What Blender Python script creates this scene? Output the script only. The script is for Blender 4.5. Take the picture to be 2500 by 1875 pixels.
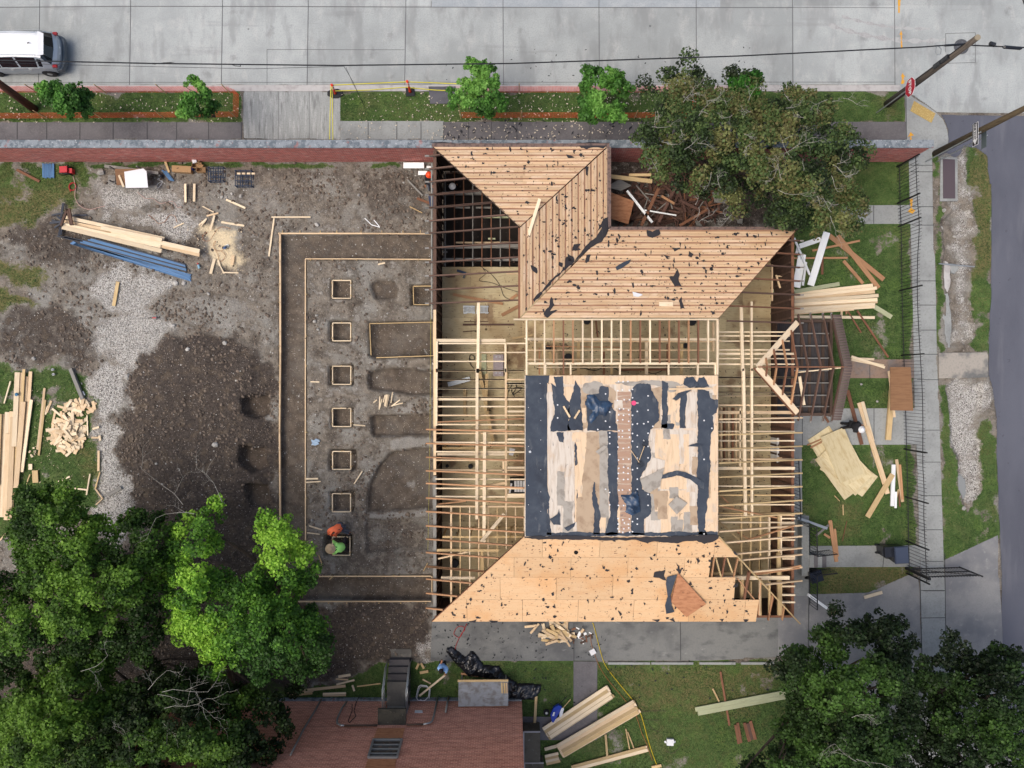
import bpy, math, random
import numpy as np
from mathutils import Vector, Matrix
from mathutils.geometry import tessellate_polygon
random.seed(7)
for o in list(bpy.data.objects): bpy.data.objects.remove(o)
SC = bpy.context.scene
COL = SC.collection
# ------------------------------------------------------------------ camera
H = 36.0; S = 50.0; CX, CY = 1250.0, 937.5      # camera height; the photograph shows 50 px per metre of ground
cd = bpy.data.cameras.new('camera'); cam = bpy.data.objects.new('camera', cd); COL.objects.link(cam)
cam.location = (0, 0, H); cd.sensor_width = 36; cd.lens = 36*H/50.0; cd.clip_end = 2000
SC.camera = cam
# ------------------------------------------------------------------ sky and sun (bright overcast)
SUN_EL, SUN_AZ = math.radians(62), math.radians(250)     # azimuth clockwise from north (+Y)
wd = bpy.data.worlds.new('World'); SC.world = wd; wd.use_nodes = True
nt = wd.node_tree; bg = nt.nodes['Background']
sky = nt.nodes.new('ShaderNodeTexSky'); sky.sky_type = 'NISHITA'; sky.sun_disc = False
sky.sun_elevation = SUN_EL; sky.sun_rotation = SUN_AZ; sky.air_density = 1.0; sky.dust_density = 6.0; sky.ozone_density = 1.0
nt.links.new(sky.outputs[0], bg.inputs[0]); bg.inputs[1].default_value = 0.15
sl = bpy.data.lights.new('sun', 'SUN'); sun = bpy.data.objects.new('sun', sl); COL.objects.link(sun)
sl.energy = 1.0; sl.angle = math.radians(40); sl.color = (1.0, 0.93, 0.84)
sd = Vector((math.sin(SUN_AZ)*math.cos(SUN_EL), math.cos(SUN_AZ)*math.cos(SUN_EL), math.sin(SUN_EL)))
sun.rotation_euler = sd.to_track_quat('Z', 'Y').to_euler()
SC.view_settings.view_transform = 'Standard'; SC.view_settings.look = 'None'
SC.view_settings.exposure = 0.36; SC.view_settings.gamma = 1.0
SC.render.engine = 'CYCLES'
# ------------------------------------------------------------------ coordinates: source pixels at a known height -> metres
def W(px, py, z=0.0):
    k = (H-z)/H/S
    return Vector(((px-CX)*k, -(py-CY)*k, z))
ROW = {'A': 0, 'B': 450, 'C': 900, 'D': 1350}
def TP(code, x, y):
    return (int(code[1])*600 + x*0.316456, ROW[code[0]] + y*0.316456)
def t(code, x, y, z=0.0):
    return W(*TP(code, x, y), z)
Q = 0.316456/S                                          # one zoomed pixel in metres on the ground
def F(x, y): return (x*1.1302, y*1.1302)
def srgb(c):
    c = c/255.0
    return c/12.92 if c <= 0.04045 else ((c+0.055)/1.055)**2.4
def K(r, g, b, k=0.8): return (srgb(r)*k, srgb(g)*k, srgb(b)*k, 1)
# ------------------------------------------------------------------ materials
MATS = {}
def mat(name, base, layers=(), rough=0.85, coord='Object', bump=0.0, bscale=20, rnd=0.0, tint=0.0, metal=0.0, spec=0.3, alpha=1.0, bstretch=(1,1,1)):
    """layers: (kind, scale, (sx,sy,sz), lo, hi, colour, strength)"""
    m = bpy.data.materials.new(name); m.use_nodes = True; MATS[name] = m
    n = m.node_tree.nodes; L = m.node_tree.links; p = n['Principled BSDF']
    p.inputs['Roughness'].default_value = rough; p.inputs['Metallic'].default_value = metal
    p.inputs['Specular IOR Level'].default_value = spec
    tc = n.new('ShaderNodeTexCoord').outputs[coord]
    off = n.new('ShaderNodeVectorMath'); off.operation = 'ADD'; L.new(tc, off.inputs[0])
    oi = n.new('ShaderNodeObjectInfo')
    if rnd or coord == 'UV':
        cmb = n.new('ShaderNodeVectorMath'); cmb.operation = 'SCALE'; cmb.inputs[0].default_value = (31, 57, 0); L.new(oi.outputs['Random'], cmb.inputs['Scale']); L.new(cmb.outputs[0], off.inputs[1])
    co = off.outputs[0]
    col = None
    rgb = n.new('ShaderNodeRGB'); rgb.outputs[0].default_value = base; col = rgb.outputs[0]
    for kind, sc, st, lo, hi, c, fac in layers:
        mp = n.new('ShaderNodeMapping'); mp.inputs['Scale'].default_value = st; L.new(co, mp.inputs['Vector'])
        if kind == 'noise':
            t_ = n.new('ShaderNodeTexNoise'); t_.inputs['Scale'].default_value = sc; t_.inputs['Detail'].default_value = 6; t_.inputs['Roughness'].default_value = 0.6; out = t_.outputs['Fac']
        elif kind == 'fine':
            t_ = n.new('ShaderNodeTexNoise'); t_.inputs['Scale'].default_value = sc; t_.inputs['Detail'].default_value = 2; out = t_.outputs['Fac']
        elif kind == 'voro':
            t_ = n.new('ShaderNodeTexVoronoi'); t_.inputs['Scale'].default_value = sc; out = t_.outputs['Distance']
        elif kind == 'cell':
            t_ = n.new('ShaderNodeTexVoronoi'); t_.inputs['Scale'].default_value = sc; sp = n.new('ShaderNodeSeparateColor'); L.new(t_.outputs['Color'], sp.inputs[0]); out = sp.outputs[0]
        elif kind == 'wave':
            t_ = n.new('ShaderNodeTexWave'); t_.inputs['Scale'].default_value = sc; t_.inputs['Distortion'].default_value = 1.2; t_.inputs['Detail'].default_value = 2; out = t_.outputs['Fac']
        L.new(mp.outputs[0], t_.inputs['Vector'])
        r = n.new('ShaderNodeMapRange'); r.interpolation_type = 'SMOOTHSTEP'; r.inputs[1].default_value = lo; r.inputs[2].default_value = hi; r.inputs[4].default_value = fac; L.new(out, r.inputs[0])
        mx = n.new('ShaderNodeMix'); mx.data_type = 'RGBA'; L.new(r.outputs[0], mx.inputs[0]); L.new(col, mx.inputs[6]); mx.inputs[7].default_value = c; col = mx.outputs[2]
    val = None
    if rnd:
        a = n.new('ShaderNodeMapRange'); a.inputs[3].default_value = 1-rnd; a.inputs[4].default_value = 1+rnd*0.6; L.new(oi.outputs['Random'], a.inputs[0]); val = a.outputs[0]
    if tint:
        at = n.new('ShaderNodeAttribute'); at.attribute_name = 'tint'
        b = n.new('ShaderNodeMapRange'); b.inputs[3].default_value = 1-tint; b.inputs[4].default_value = 1+tint*0.6; L.new(at.outputs['Fac'], b.inputs[0])
        if val is None: val = b.outputs[0]
        else:
            mm = n.new('ShaderNodeMath'); mm.operation = 'MULTIPLY'; L.new(val, mm.inputs[0]); L.new(b.outputs[0], mm.inputs[1]); val = mm.outputs[0]
    if val is not None:
        vm = n.new('ShaderNodeVectorMath'); vm.operation = 'SCALE'; L.new(col, vm.inputs[0]); L.new(val, vm.inputs['Scale']); col = vm.outputs[0]
    L.new(col, p.inputs['Base Color'])
    if bump:
        mp = n.new('ShaderNodeMapping'); mp.inputs['Scale'].default_value = bstretch; L.new(co, mp.inputs['Vector'])
        nz = n.new('ShaderNodeTexNoise'); nz.inputs['Scale'].default_value = bscale; nz.inputs['Detail'].default_value = 5; L.new(mp.outputs[0], nz.inputs['Vector'])
        bm = n.new('ShaderNodeBump'); bm.inputs['Strength'].default_value = bump; bm.inputs['Distance'].default_value = 0.05; L.new(nz.outputs['Fac'], bm.inputs['Height']); L.new(bm.outputs[0], p.inputs['Normal'])
    if alpha < 1: p.inputs['Alpha'].default_value = alpha
    return m
def wood(name, base, dark, amt=0.5, rnd=0.18, rough=0.8, knots=0.5, **kw):
    return mat(name, base, [('noise', 3, (0.5, 14, 1), .42, .68, dark, amt), ('noise', 1.3, (1, 1, 1), .5, .7, dark, amt*0.5), ('voro', 2.2, (1, 5, 1), .10, .05, tuple(x*0.45 for x in dark[:3])+(1,), knots)], rough=rough, coord='UV', rnd=rnd, tint=0.12, bump=0.15, bscale=8, bstretch=(.5, 12, 1), **kw)
pine = wood('pale_pine', K(246,228,196), K(222,190,146))
pine2 = wood('warm_pine', K(234,208,170), K(200,160,118))
pine3 = wood('yellow_pine', K(214,188,140), K(176,140,96))
treated = wood('treated_pine', K(190,196,160), K(160,160,120))
oldwood = wood('old_brown_wood', K(140,98,74), K(88,58,44))
redwood = wood('reddish_framing_wood', K(190,146,108), K(140,98,70))
darkwood = wood('dark_weathered_wood', K(88,72,62), K(48,38,34))
greywood = wood('grey_weathered_wood', K(150,148,142), K(100,96,92))
whitewood = wood('white_painted_wood', K(240,243,243,1), K(206,210,210,1), amt=.4, knots=0)
stain = wood('old_rafter_wood', K(108,84,72), K(62,46,42))
debriswood = wood('red_brown_debris_wood', K(108,80,70), K(54,40,37), rnd=.4)
ply = mat('pale_plywood', K(222,208,168), [('noise', 1.4, (1,4,1), .45,.7, K(186,160,110), .6), ('noise', 4, (1,6,1), .5,.75, K(160,130,85), .4), ('voro', 1.6,(1,1,1), .12,.05, K(130,100,60), .8)], coord='UV', rnd=.16)
plybrown = mat('brown_plywood', K(140,106,78), [('noise', 2,(1,5,1), .4,.7, K(112,82,60), .6)], coord='UV')
plyorange = mat('orange_plywood', K(196,140,102), [('noise', 1.6,(2,6,1), .4,.7, K(150,96,66), .7), ('noise', 3,(1,1,1), .6,.7, K(90,50,40), .7)], coord='UV')
floorply = mat('subfloor_plywood', K(206,192,154), [('noise', .5,(1,1,1), .4,.62, K(176,154,116), .8), ('noise', 3,(1,6,1), .5,.75, K(112,88,56), .5), ('noise', .8,(1,1,1), .56,.66, K(112,76,56), .6), ('voro', 1.3,(1,1,1), .10,.05, K(70,52,36), .85), ('noise', 6,(1,1,1), .66,.7, K(80,60,44), .6)], coord='Object', tint=.22)
concrete = mat('street_concrete', K(182,188,187), [('noise', .25,(1,1,1), .38,.62, K(158,164,164), .9), ('noise', .7,(1.6,.5,1), .48,.66, K(144,148,148), .7), ('noise', 1.5,(1.4,.7,1), .50,.75, K(202,203,200), .45), ('noise', 16,(1,1,1), .4,.75, K(156,159,157), .6), ('noise', .9,(1,1,1), .60,.72, K(124,126,126), .5), ('noise', .5,(.3,3,1), .6,.7, K(136,138,138), .35), ('voro', .45,(1,1,1), .035,.02, K(70,70,72), .6)], bump=.1, bscale=30, tint=.13)
walkc = mat('pale_pavement_concrete', K(160,164,162), [('noise', .8,(1,1,1), .4,.7, K(138,141,140), .8), ('noise', 12,(1,1,1), .45,.75, K(128,130,128), .6), ('noise', 2.2,(1,1,1), .6,.72, K(112,112,110), .4)], bump=.1, bscale=30, tint=.12)
walkd = mat('dark_damp_concrete', K(112,110,112), [('noise', .9,(1,1,1), .4,.7, K(92,90,92), .8), ('noise', 14,(1,1,1), .45,.75, K(132,128,128), .5), ('noise', 2.5,(1,1,1), .62,.74, K(146,142,138), .5)], bump=.1, bscale=30, tint=.14)
apron = mat('ribbed_apron_concrete', K(158,162,160), [('noise', 2.2,(3,.35,1), .45,.68, K(186,188,186), .8), ('noise', 3,(2.5,.3,1), .5,.7, K(112,114,114), .8), ('noise', 14,(1,1,1), .45,.75, K(120,122,120), .5)], bump=.15, bscale=20)
drivec = mat('stained_driveway_concrete', K(130,132,130), [('noise', .35,(1,1,1), .42,.62, K(96,98,100), .9), ('noise', 1.2,(1,1.6,1), .5,.7, K(84,86,88), .7), ('noise', 2.4,(.6,1.6,1), .62,.75, K(158,160,158), .8), ('noise', 14,(1,1,1), .45,.75, K(112,113,110), .5)], bump=.12, bscale=24)
drive2 = mat('worn_driveway_concrete', K(152,152,150), [('noise', .4,(1,1,1), .42,.62, K(122,124,128), .9), ('noise', 2.4,(1,1,1), .56,.74, K(168,168,164), .7), ('noise', 14,(1,1,1), .45,.75, K(128,128,125), .5)], bump=.12, bscale=24)
asphalt = mat('side_street_asphalt', K(98,101,112), [('noise', .25,(1,.4,1), .4,.65, K(84,87,98), .9), ('noise', .6,(2,.3,1), .52,.7, K(112,114,122), .6), ('voro', .6,(1,1,1), .03,.015, K(50,50,56), .7), ('noise', 40,(1,1,1), .5,.75, K(112,112,118), .6), ('noise', 3,(1,1,1), .66,.72, K(62,62,70), .5)], bump=.2, bscale=60)
kerbm = mat('kerb_concrete', K(190,188,186), [('noise', 3,(1,1,1), .45,.7, K(158,154,152), .7)], bump=.1)
kerbpink = mat('reddish_kerb_concrete', K(190,170,168), [('noise', 3,(1,1,1), .45,.7, K(160,140,138), .7)], bump=.1)
joint = mat('dark_joint', K(104,106,108)); jointd = mat('pavement_joint', K(74,76,78)); jointl = mat('faint_joint', K(120,122,122))
orangepaint = mat('orange_yellow_paint', K(224,164,48), [('noise', 8,(1,1,1), .5,.62, K(180,168,150), .8)])
metalg = mat('galvanised_metal', K(176,182,184), rough=.35, metal=.6)
blackiron = mat('black_iron', K(34,35,38), rough=.5)
blackrub = mat('black_rubber', K(38,40,44), rough=.7)
blackplastic = mat('black_plastic_film', K(26,28,33), [('noise', 2,(1,1,1), .5,.7, K(48,50,58), .5)], rough=.28, spec=.6, bump=.5, bscale=4)
blueplastic = mat('blue_black_plastic_film', K(52,76,104), [('noise', 2.5,(1,1,1), .45,.65, K(30,40,56), .8)], rough=.35, spec=.5, bump=.3, bscale=4)
felt = mat('black_roofing_felt', K(62,70,82), [('noise', 1.5,(1,1,1), .4,.7, K(80,88,98), .8), ('noise', 2.5,(1.5,.5,1), .56,.72, K(128,130,130), .6), ('noise', .5,(1,1,1), .5,.7, K(46,50,60), .6)], bump=.2, bscale=12)
feltdark = mat('dark_felt_scraps', K(56,54,57), rough=.8)
orangemesh = mat('orange_safety_mesh', K(226,84,50), rough=.6)
orangepl = mat('orange_plastic', K(244,74,40), rough=.45)
whitepl = mat('white_plastic', K(232,234,236), rough=.5)
tape = mat('yellow_tape', K(216,208,70), rough=.5)
bluesteel = mat('blue_painted_steel', K(84,132,180), [('noise', 2,(.6,20,1), .48,.68, K(56,84,116), .9), ('noise', 1.2,(.4,8,1), .55,.68, K(70,62,60), .6)], coord='UV', rough=.5, rnd=.15)
darksteel = mat('dark_steel_bar', K(52,60,72), [('noise', 3,(1,10,1), .5,.7, K(84,66,54), .6)], coord='UV', rough=.55)
redm = mat('red_machine_paint', K(200,50,62), rough=.4)
card = mat('brown_cardboard', K(176,142,102), [('noise', 3,(1,1,1), .5,.7, K(150,118,82), .5)])
paper = mat('white_sheet', K(236,238,242), rough=.7)
stone = mat('pale_stone', K(186,184,178), [('noise', 5,(1,1,1), .4,.7, K(140,138,132), .7)], rnd=.25)
soilclod = mat('soil_clod', K(124,112,100), [('noise', 4,(1,1,1), .4,.7, K(80,68,60), .7)], tint=.3)
skin = mat('skin', K(176,122,92), rough=.6)
# ------------------------------------------------------------------ mesh helpers
WL = {}                                  # world location of every object
class MB:
    def __init__(s): s.v = []; s.f = []; s.uv = []; s.tint = []
    def face(s, pts, uv=None, tint=.5):
        b = len(s.v); s.v += [tuple(p) for p in pts]; s.f.append(tuple(range(b, b+len(pts))))
        s.uv += uv if uv else [(p[0], p[1]) for p in pts]; s.tint.append(tint)
    def hexa(s, c, tint=None, L=1, w=1, h=1):
        """c: 8 corners, 4 bottom then 4 top, counter-clockwise; x = length"""
        ti = random.random() if tint is None else tint; o = random.random()*9
        b = len(s.v); s.v += [tuple(p) for p in c]
        for q, a1, a2 in (((3,2,1,0), L, w), ((4,5,6,7), L, w), ((0,1,5,4), L, h), ((1,2,6,5), w, h), ((2,3,7,6), L, h), ((3,0,4,7), w, h)):
            s.f.append(tuple(b+i for i in q)); s.uv += [(o, o), (o+a1, o), (o+a1, o+a2), (o, o+a2)]; s.tint.append(ti)
        return s
    def bar(s, p0, p1, w, h=None, tint=None, up=(0,0,1)):
        """board from p0 to p1 (centre line of its section)"""
        h = w if h is None else h
        p0 = Vector(p0); p1 = Vector(p1); d = p1-p0; L = d.length
        if L < 1e-6: return s
        d.normalize(); up = Vector(up)
        if abs(d.dot(up)) > .98: up = Vector((0,1,0))
        sx = d.cross(up).normalized(); u = sx.cross(d).normalized()
        a = sx*w/2; b = u*h/2
        return s.hexa([p0+a-b, p1+a-b, p1-a-b, p0-a-b, p0+a+b, p1+a+b, p1-a+b, p0-a+b], tint, L, w, h)
    def box(s, cx, cy, z0, sx, sy, sz, rot=0, tint=None):
        c, n = math.cos(rot), math.sin(rot)
        pts = []
        for z in (z0, z0+sz):
            for a, b in ((-1,-1), (1,-1), (1,1), (-1,1)):
                x, y = a*sx/2, b*sy/2; pts.append((cx+x*c-y*n, cy+x*n+y*c, z))
        return s.hexa(pts, tint, sx, sy, sz)
    def slab(s, poly, th, down=Vector((0,0,-1)), tint=.5, uvf=None, sides=True):
        """polygon (3D points) given a thickness"""
        poly = [Vector(p) for p in poly]
        tri = tessellate_polygon([poly]); b = len(s.v); n = len(poly)
        s.v += [tuple(p) for p in poly] + [tuple(p+down*th) for p in poly]
        uvf = uvf or (lambda p: (p[0], p[1]))
        nrm = sum(((poly[i].cross(poly[(i+1) % n])) for i in range(n)), Vector())
        for a, c, d in tri:
            if (poly[c]-poly[a]).cross(poly[d]-poly[a]).dot(down) > 0: c, d = d, c
            s.f.append((b+a, b+c, b+d)); s.uv += [uvf(poly[i]) for i in (a, c, d)]; s.tint.append(tint)
            s.f.append((b+n+a, b+n+d, b+n+c)); s.uv += [uvf(poly[i]) for i in (a, d, c)]; s.tint.append(tint)
        if sides:
            for i in range(n):
                j = (i+1) % n; s.f.append((b+i, b+n+i, b+n+j, b+j)); s.uv += [uvf(poly[i]), uvf(poly[i]), uvf(poly[j]), uvf(poly[j])]; s.tint.append(tint)
        return s
    def tube(s, pts, r, n=6, tint=.5, caps=True):
        pts = [Vector(p) for p in pts]; rs = r if isinstance(r, (list, tuple)) else [r]*len(pts)
        b = len(s.v); prev = None
        for i, p in enumerate(pts):
            d = (pts[min(i+1, len(pts)-1)]-pts[max(i-1, 0)])
            if d.length < 1e-9: d = Vector((0,0,1))
            d.normalize()
            ref = prev if prev is not None else (Vector((0,0,1)) if abs(d.z) < .9 else Vector((1,0,0)))
            a = (ref-d*ref.dot(d))
            a = a.normalized() if a.length > 1e-6 else d.orthogonal().normalized()
            prev = a; c = d.cross(a)
            for k in range(n):
                an = 2*math.pi*k/n; s.v.append(tuple(p+(a*math.cos(an)+c*math.sin(an))*rs[i]))
        for i in range(len(pts)-1):
            for k in range(n):
                q = (b+i*n+k, b+i*n+(k+1) % n, b+(i+1)*n+(k+1) % n, b+(i+1)*n+k)
                s.f.append(q); s.uv += [(i, k/n), (i, (k+1)/n), (i+1, (k+1)/n), (i+1, k/n)]; s.tint.append(tint)
        if caps:
            for base, rev in ((b, True), (b+(len(pts)-1)*n, False)):
                q = [base+k for k in range(n)]
                if rev: q.reverse()
                s.f.append(tuple(q)); s.uv += [(0, 0)]*n; s.tint.append(tint)
        return s
    def lathe(s, c, prof, n=20, axis='z', tint=.5):
        """prof: list of (radius, height)"""
        c = Vector(c); b = len(s.v)
        for r, h in prof:
            for k in range(n):
                a = 2*math.pi*k/n; x, y = r*math.cos(a), r*math.sin(a)
                s.v.append(tuple(c+Vector({'z': (x, y, h), 'y': (x, h, y), 'x': (h, x, y)}[axis])))
        for i in range(len(prof)-1):
            for k in range(n):
                s.f.append((b+i*n+k, b+i*n+(k+1) % n, b+(i+1)*n+(k+1) % n, b+(i+1)*n+k)); s.uv += [(k/n, i), ((k+1)/n, i), ((k+1)/n, i+1), (k/n, i+1)]; s.tint.append(tint)
        for base, rev in ((b, True), (b+(len(prof)-1)*n, False)):
            q = [base+k for k in range(n)]
            if rev: q.reverse()
            s.f.append(tuple(q)); s.uv += [(0, 0)]*n; s.tint.append(tint)
        return s
    def rock(s, c, r, flat=.6, tint=None, jag=.3):
        c = Vector(c); b = len(s.v); ti = random.random() if tint is None else tint
        rr = Matrix.Rotation(random.random()*6.3, 3, 'Z'); st = .7+random.random()*.3
        for v in ICO[0]:
            k = r*(1-jag/2+random.random()*jag); q = rr @ Vector((v[0]*k, v[1]*k*st, v[2]*k*flat)); s.v.append(tuple(c+q))
        for f in ICO[1]: s.f.append(tuple(b+i for i in f)); s.uv += [(0, 0), (1, 0), (0, 1)]; s.tint.append(ti)
        return s
    def build(s, name, m, parent=None, smooth=False, origin=None):
        v = np.array(s.v, dtype=np.float64)
        if origin is None: origin = Vector(((v[:,0].min()+v[:,0].max())/2, (v[:,1].min()+v[:,1].max())/2, v[:,2].min()))
        origin = Vector(origin); v = v-np.array(origin)
        me = bpy.data.meshes.new(name); me.from_pydata(v.tolist(), [], s.f); me.materials.append(m)
        ul = me.uv_layers.new(name='UVMap'); ul.data.foreach_set('uv', np.array(s.uv, dtype=np.float32).ravel())
        at = me.attributes.new('tint', 'FLOAT', 'FACE'); at.data.foreach_set('value', np.array(s.tint, dtype=np.float32))
        if smooth: me.polygons.foreach_set('use_smooth', [True]*len(me.polygons))
        return link(name, me, origin, parent)
ph = (1+5**.5)/2
def _ico():
    v = [Vector(p).normalized() for p in [(-1,ph,0),(1,ph,0),(-1,-ph,0),(1,-ph,0),(0,-1,ph),(0,1,ph),(0,-1,-ph),(0,1,-ph),(ph,0,-1),(ph,0,1),(-ph,0,-1),(-ph,0,1)]]
    f = [(0,11,5),(0,5,1),(0,1,7),(0,7,10),(0,10,11),(1,5,9),(5,11,4),(11,10,2),(10,7,6),(7,1,8),(3,9,4),(3,4,2),(3,2,6),(3,6,8),(3,8,9),(4,9,5),(2,4,11),(6,2,10),(8,6,7),(9,8,1)]
    return v, f
ICO = _ico()
def link(name, data, origin, parent=None):
    o = bpy.data.objects.new(name, data); COL.objects.link(o); origin = Vector(origin)
    WL[o.name] = origin
    if parent: o.parent = parent; o.location = origin-WL[parent.name]
    else: o.location = origin
    return o
def tag(o, label, cat, group=None):
    o['label'] = label; o['category'] = cat
    if group: o['group'] = group
    return o
def thing(name, label, cat, loc, group=None):
    o = link(name, None, loc); o.empty_display_size = .2
    return tag(o, label, cat, group)
def struct(o, kind='structure'): o['kind'] = kind; return o
def copy_tree(o, delta, rot=0):
    """copy of a thing with its parts, moved and turned about its base"""
    c = o.copy(); COL.objects.link(c); c.location = Vector(o.location)+Vector(delta); c.rotation_euler.z = o.rotation_euler.z+rot
    WL[c.name] = Vector(c.location)
    for ch in o.children:
        d = ch.copy(); COL.objects.link(d); d.parent = c
        for g in ch.children:
            e = g.copy(); COL.objects.link(e); e.parent = d
    return c
# ------------------------------------------------------------------ numpy noise and polygon distance
def vnoise(X, Y, sc, seed=0):
    x = X/sc+seed*17.3; y = Y/sc+seed*9.1
    xi = np.floor(x).astype(np.int64); yi = np.floor(y).astype(np.int64); fx = x-xi; fy = y-yi
    fx = fx*fx*(3-2*fx); fy = fy*fy*(3-2*fy)
    def h(a, b):
        n = (a*374761393+b*668265263+seed*1442695) & 0xffffffff; n = ((n ^ (n >> 13))*1274126177) & 0xffffffff
        return ((n ^ (n >> 16)) & 0xffff)/65535.0
    return (h(xi, yi)*(1-fx)+h(xi+1, yi)*fx)*(1-fy)+(h(xi, yi+1)*(1-fx)+h(xi+1, yi+1)*fx)*fy
def fbm(X, Y, sc, seed=0, oct=4):
    r = 0; a = 1; n = 0
    for i in range(oct): r = r+a*vnoise(X, Y, sc/2**i, seed+i); n += a; a *= .5
    return r/n
def sdf(poly, X, Y):
    """signed distance (positive inside)"""
    d = np.full(X.shape, 1e9); ins = np.zeros(X.shape, bool); n = len(poly)
    for i in range(n):
        ax, ay = poly[i][:2]; bx, by = poly[(i+1) % n][:2]
        ex, ey = bx-ax, by-ay; L = ex*ex+ey*ey+1e-12
        tt = np.clip(((X-ax)*ex+(Y-ay)*ey)/L, 0, 1)
        d = np.minimum(d, (X-ax-tt*ex)**2+(Y-ay-tt*ey)**2)
        c = ((ay > Y) != (by > Y)) & (X < (bx-ax)*(Y-ay)/((by-ay) if by != ay else 1e-9)+ax)
        ins ^= c
    d = np.sqrt(d)
    return np.where(ins, d, -d)
def sstep(a, b, x): 
    k = np.clip((x-a)/(b-a), 0, 1); return k*k*(3-2*k)
def gp(code, pts): return [tuple(t(code, x, y))[:2] for x, y in pts]      # ground polygon from a tile
def sp(pts): return [tuple(W(x, y))[:2] for x, y in pts]                  # ground polygon from source pixels
def fp(pts): return [tuple(W(*F(x, y)))[:2] for x, y in pts]              # from the full view
def rect(code, x0, y0, x1, y1): return gp(code, [(x0,y0),(x1,y0),(x1,y1),(x0,y1)])
def jag(poly, step=.15, amp=.06, seed=0):
    """subdivide a 2D/3D polygon and roughen its edge"""
    rnd = random.Random(seed*77+len(poly)); out = []; v_ = 0
    n = len(poly)
    for i in range(n):
        a = Vector(poly[i]); b = Vector(poly[(i+1) % n]); d = b-a; k = max(1, int(d.length/step))
        nr = Vector((-d.y, d.x, 0)[:len(a)]).normalized() if d.length > 0 else Vector((0,)*len(a))
        for j in range(k): v_ = .72*v_+(rnd.random()-.5)*1.5; out.append(a+d*((j+(rnd.random()*.5 if j else 0))/k)+nr*v_*amp*(.3 if j == 0 else 1))
    return out
# ------------------------------------------------------------------ paved surfaces (ground polygons in metres)
north_road = sp([(-900,-700), (3400,-700), (3400,276), (2466,278), (2285,275), (2262,255), (2230,232), (2208,222), (2190,208), (-900,208)])
kerb_a = sp([(-900,208), (2195,208), (2210,223), (-900,222.5)])
apron_a = sp([(593,222), (831,222), (831,340), (593,340)])
walk_w = sp([(-900,299), (593,299), (593,341), (-900,341)])
walk_m = sp([(831,296), (1083,296), (1083,341), (831,341)])
walk_e = sp([(1083,298), (2211,298), (2211,341), (1083,341)])
corner = sp([(2210,223), (2235,243), (2262,258), (2285,275), (2300,290), (2311,312), (2315,340), (2314,358), (2290,372), (2270,372), (2210,345)])
east_walk = gp('A3', [(1320,1180), (1500,1160), (1507,1659)])+gp('B3', [(1510,500), (1522,560), (1530,900), (1537,1310), (1545,1520)])+gp('C3', [(1550,200), (1562,600), (1575,1000), (1590,1480)])+gp('D3', [(1600,300), (1604,600), (1610,1700)])+gp('D3', [(1430,1700), (1418,600), (1405,100)])+gp('C3', [(1395,1000), (1380,560), (1368,330)])+gp('B3', [(1360,1340), (1352,900), (1340,500), (1326,0)])
walk1 = gp('B3', [(800,165), (1327,160), (1334,306), (800,306)])
walk2 = gp('B3', [(820,1352), (1360,1350), (1362,1495), (820,1495)])
walk3 = gp('C3', [(435,308), (1370,305), (1380,585), (435,590)])
walk4 = gp('C3', [(560,1368), (1403,1362), (1408,1528), (560,1530)])
side_strip = gp('C3', [(300,590), (495,590), (500,1130), (552,1135), (556,1659)])+gp('D3', [(556,330), (300,330)])
south_drive = gp('D2', [(-455,400), (2210,400), (2210,800), (1690,830), (-470,832)])
drive_mid = gp('D3', [(290,320), (700,316), (1010,305), (1330,165), (1402,200), (1418,600), (1430,1700), (1200,1700), (900,1200), (500,800), (290,790)])
drive_e = gp('C3', [(1590,1480), (2010,1285), (2022,1659)])+gp('D3', [(2040,500), (2055,900), (2130,1700), (1610,1700), (1602,500), (1600,100)])
pad_s1 = gp('D2', [(632,835), (815,835), (815,1290), (632,1290)])
pad_s2 = gp('D2', [(236,1262), (812,1262), (812,1442), (236,1442)])
pad_nf = gp('B2', [(2100,150), (2213,150), (2213,310), (2100,310)])
culvert = gp('B3', [(1545,1300), (1915,1297), (1925,1320), (1925,1490), (1548,1497)])
side_street = gp('A3', [(1555,870), (2120,880), (3400,880), (3400,1500)])+sp([(3400,2600), (2480,2600)])+gp('D3', [(2060,1659), (2045,650), (2030,0)])+gp('C3', [(2020,1200), (2002,700), (2000,400), (1975,180), (1940,60)])+gp('B3', [(1940,1600), (1935,1480), (1940,1150), (1955,880), (1957,0)])+gp('A3', [(1950,1500), (1925,1200), (1850,1145), (1760,1130), (1740,1190), (1690,1230), (1620,1185), (1560,1212), (1508,1190), (1622,1130), (1620,1000), (1595,930)])
PAVED = [(north_road,.3), (kerb_a,.25), (apron_a,.12), (walk_w,.1), (walk_m,.1), (walk_e,.1), (corner,.2), (east_walk,.1), (walk1,.1), (walk2,.1), (walk3,.1), (walk4,.1), (side_strip,.12), (south_drive,.12), (drive_mid,.12), (drive_e,.12), (pad_s1,.1), (pad_s2,.1), (culvert,.15), (side_street,.25)]
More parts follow.
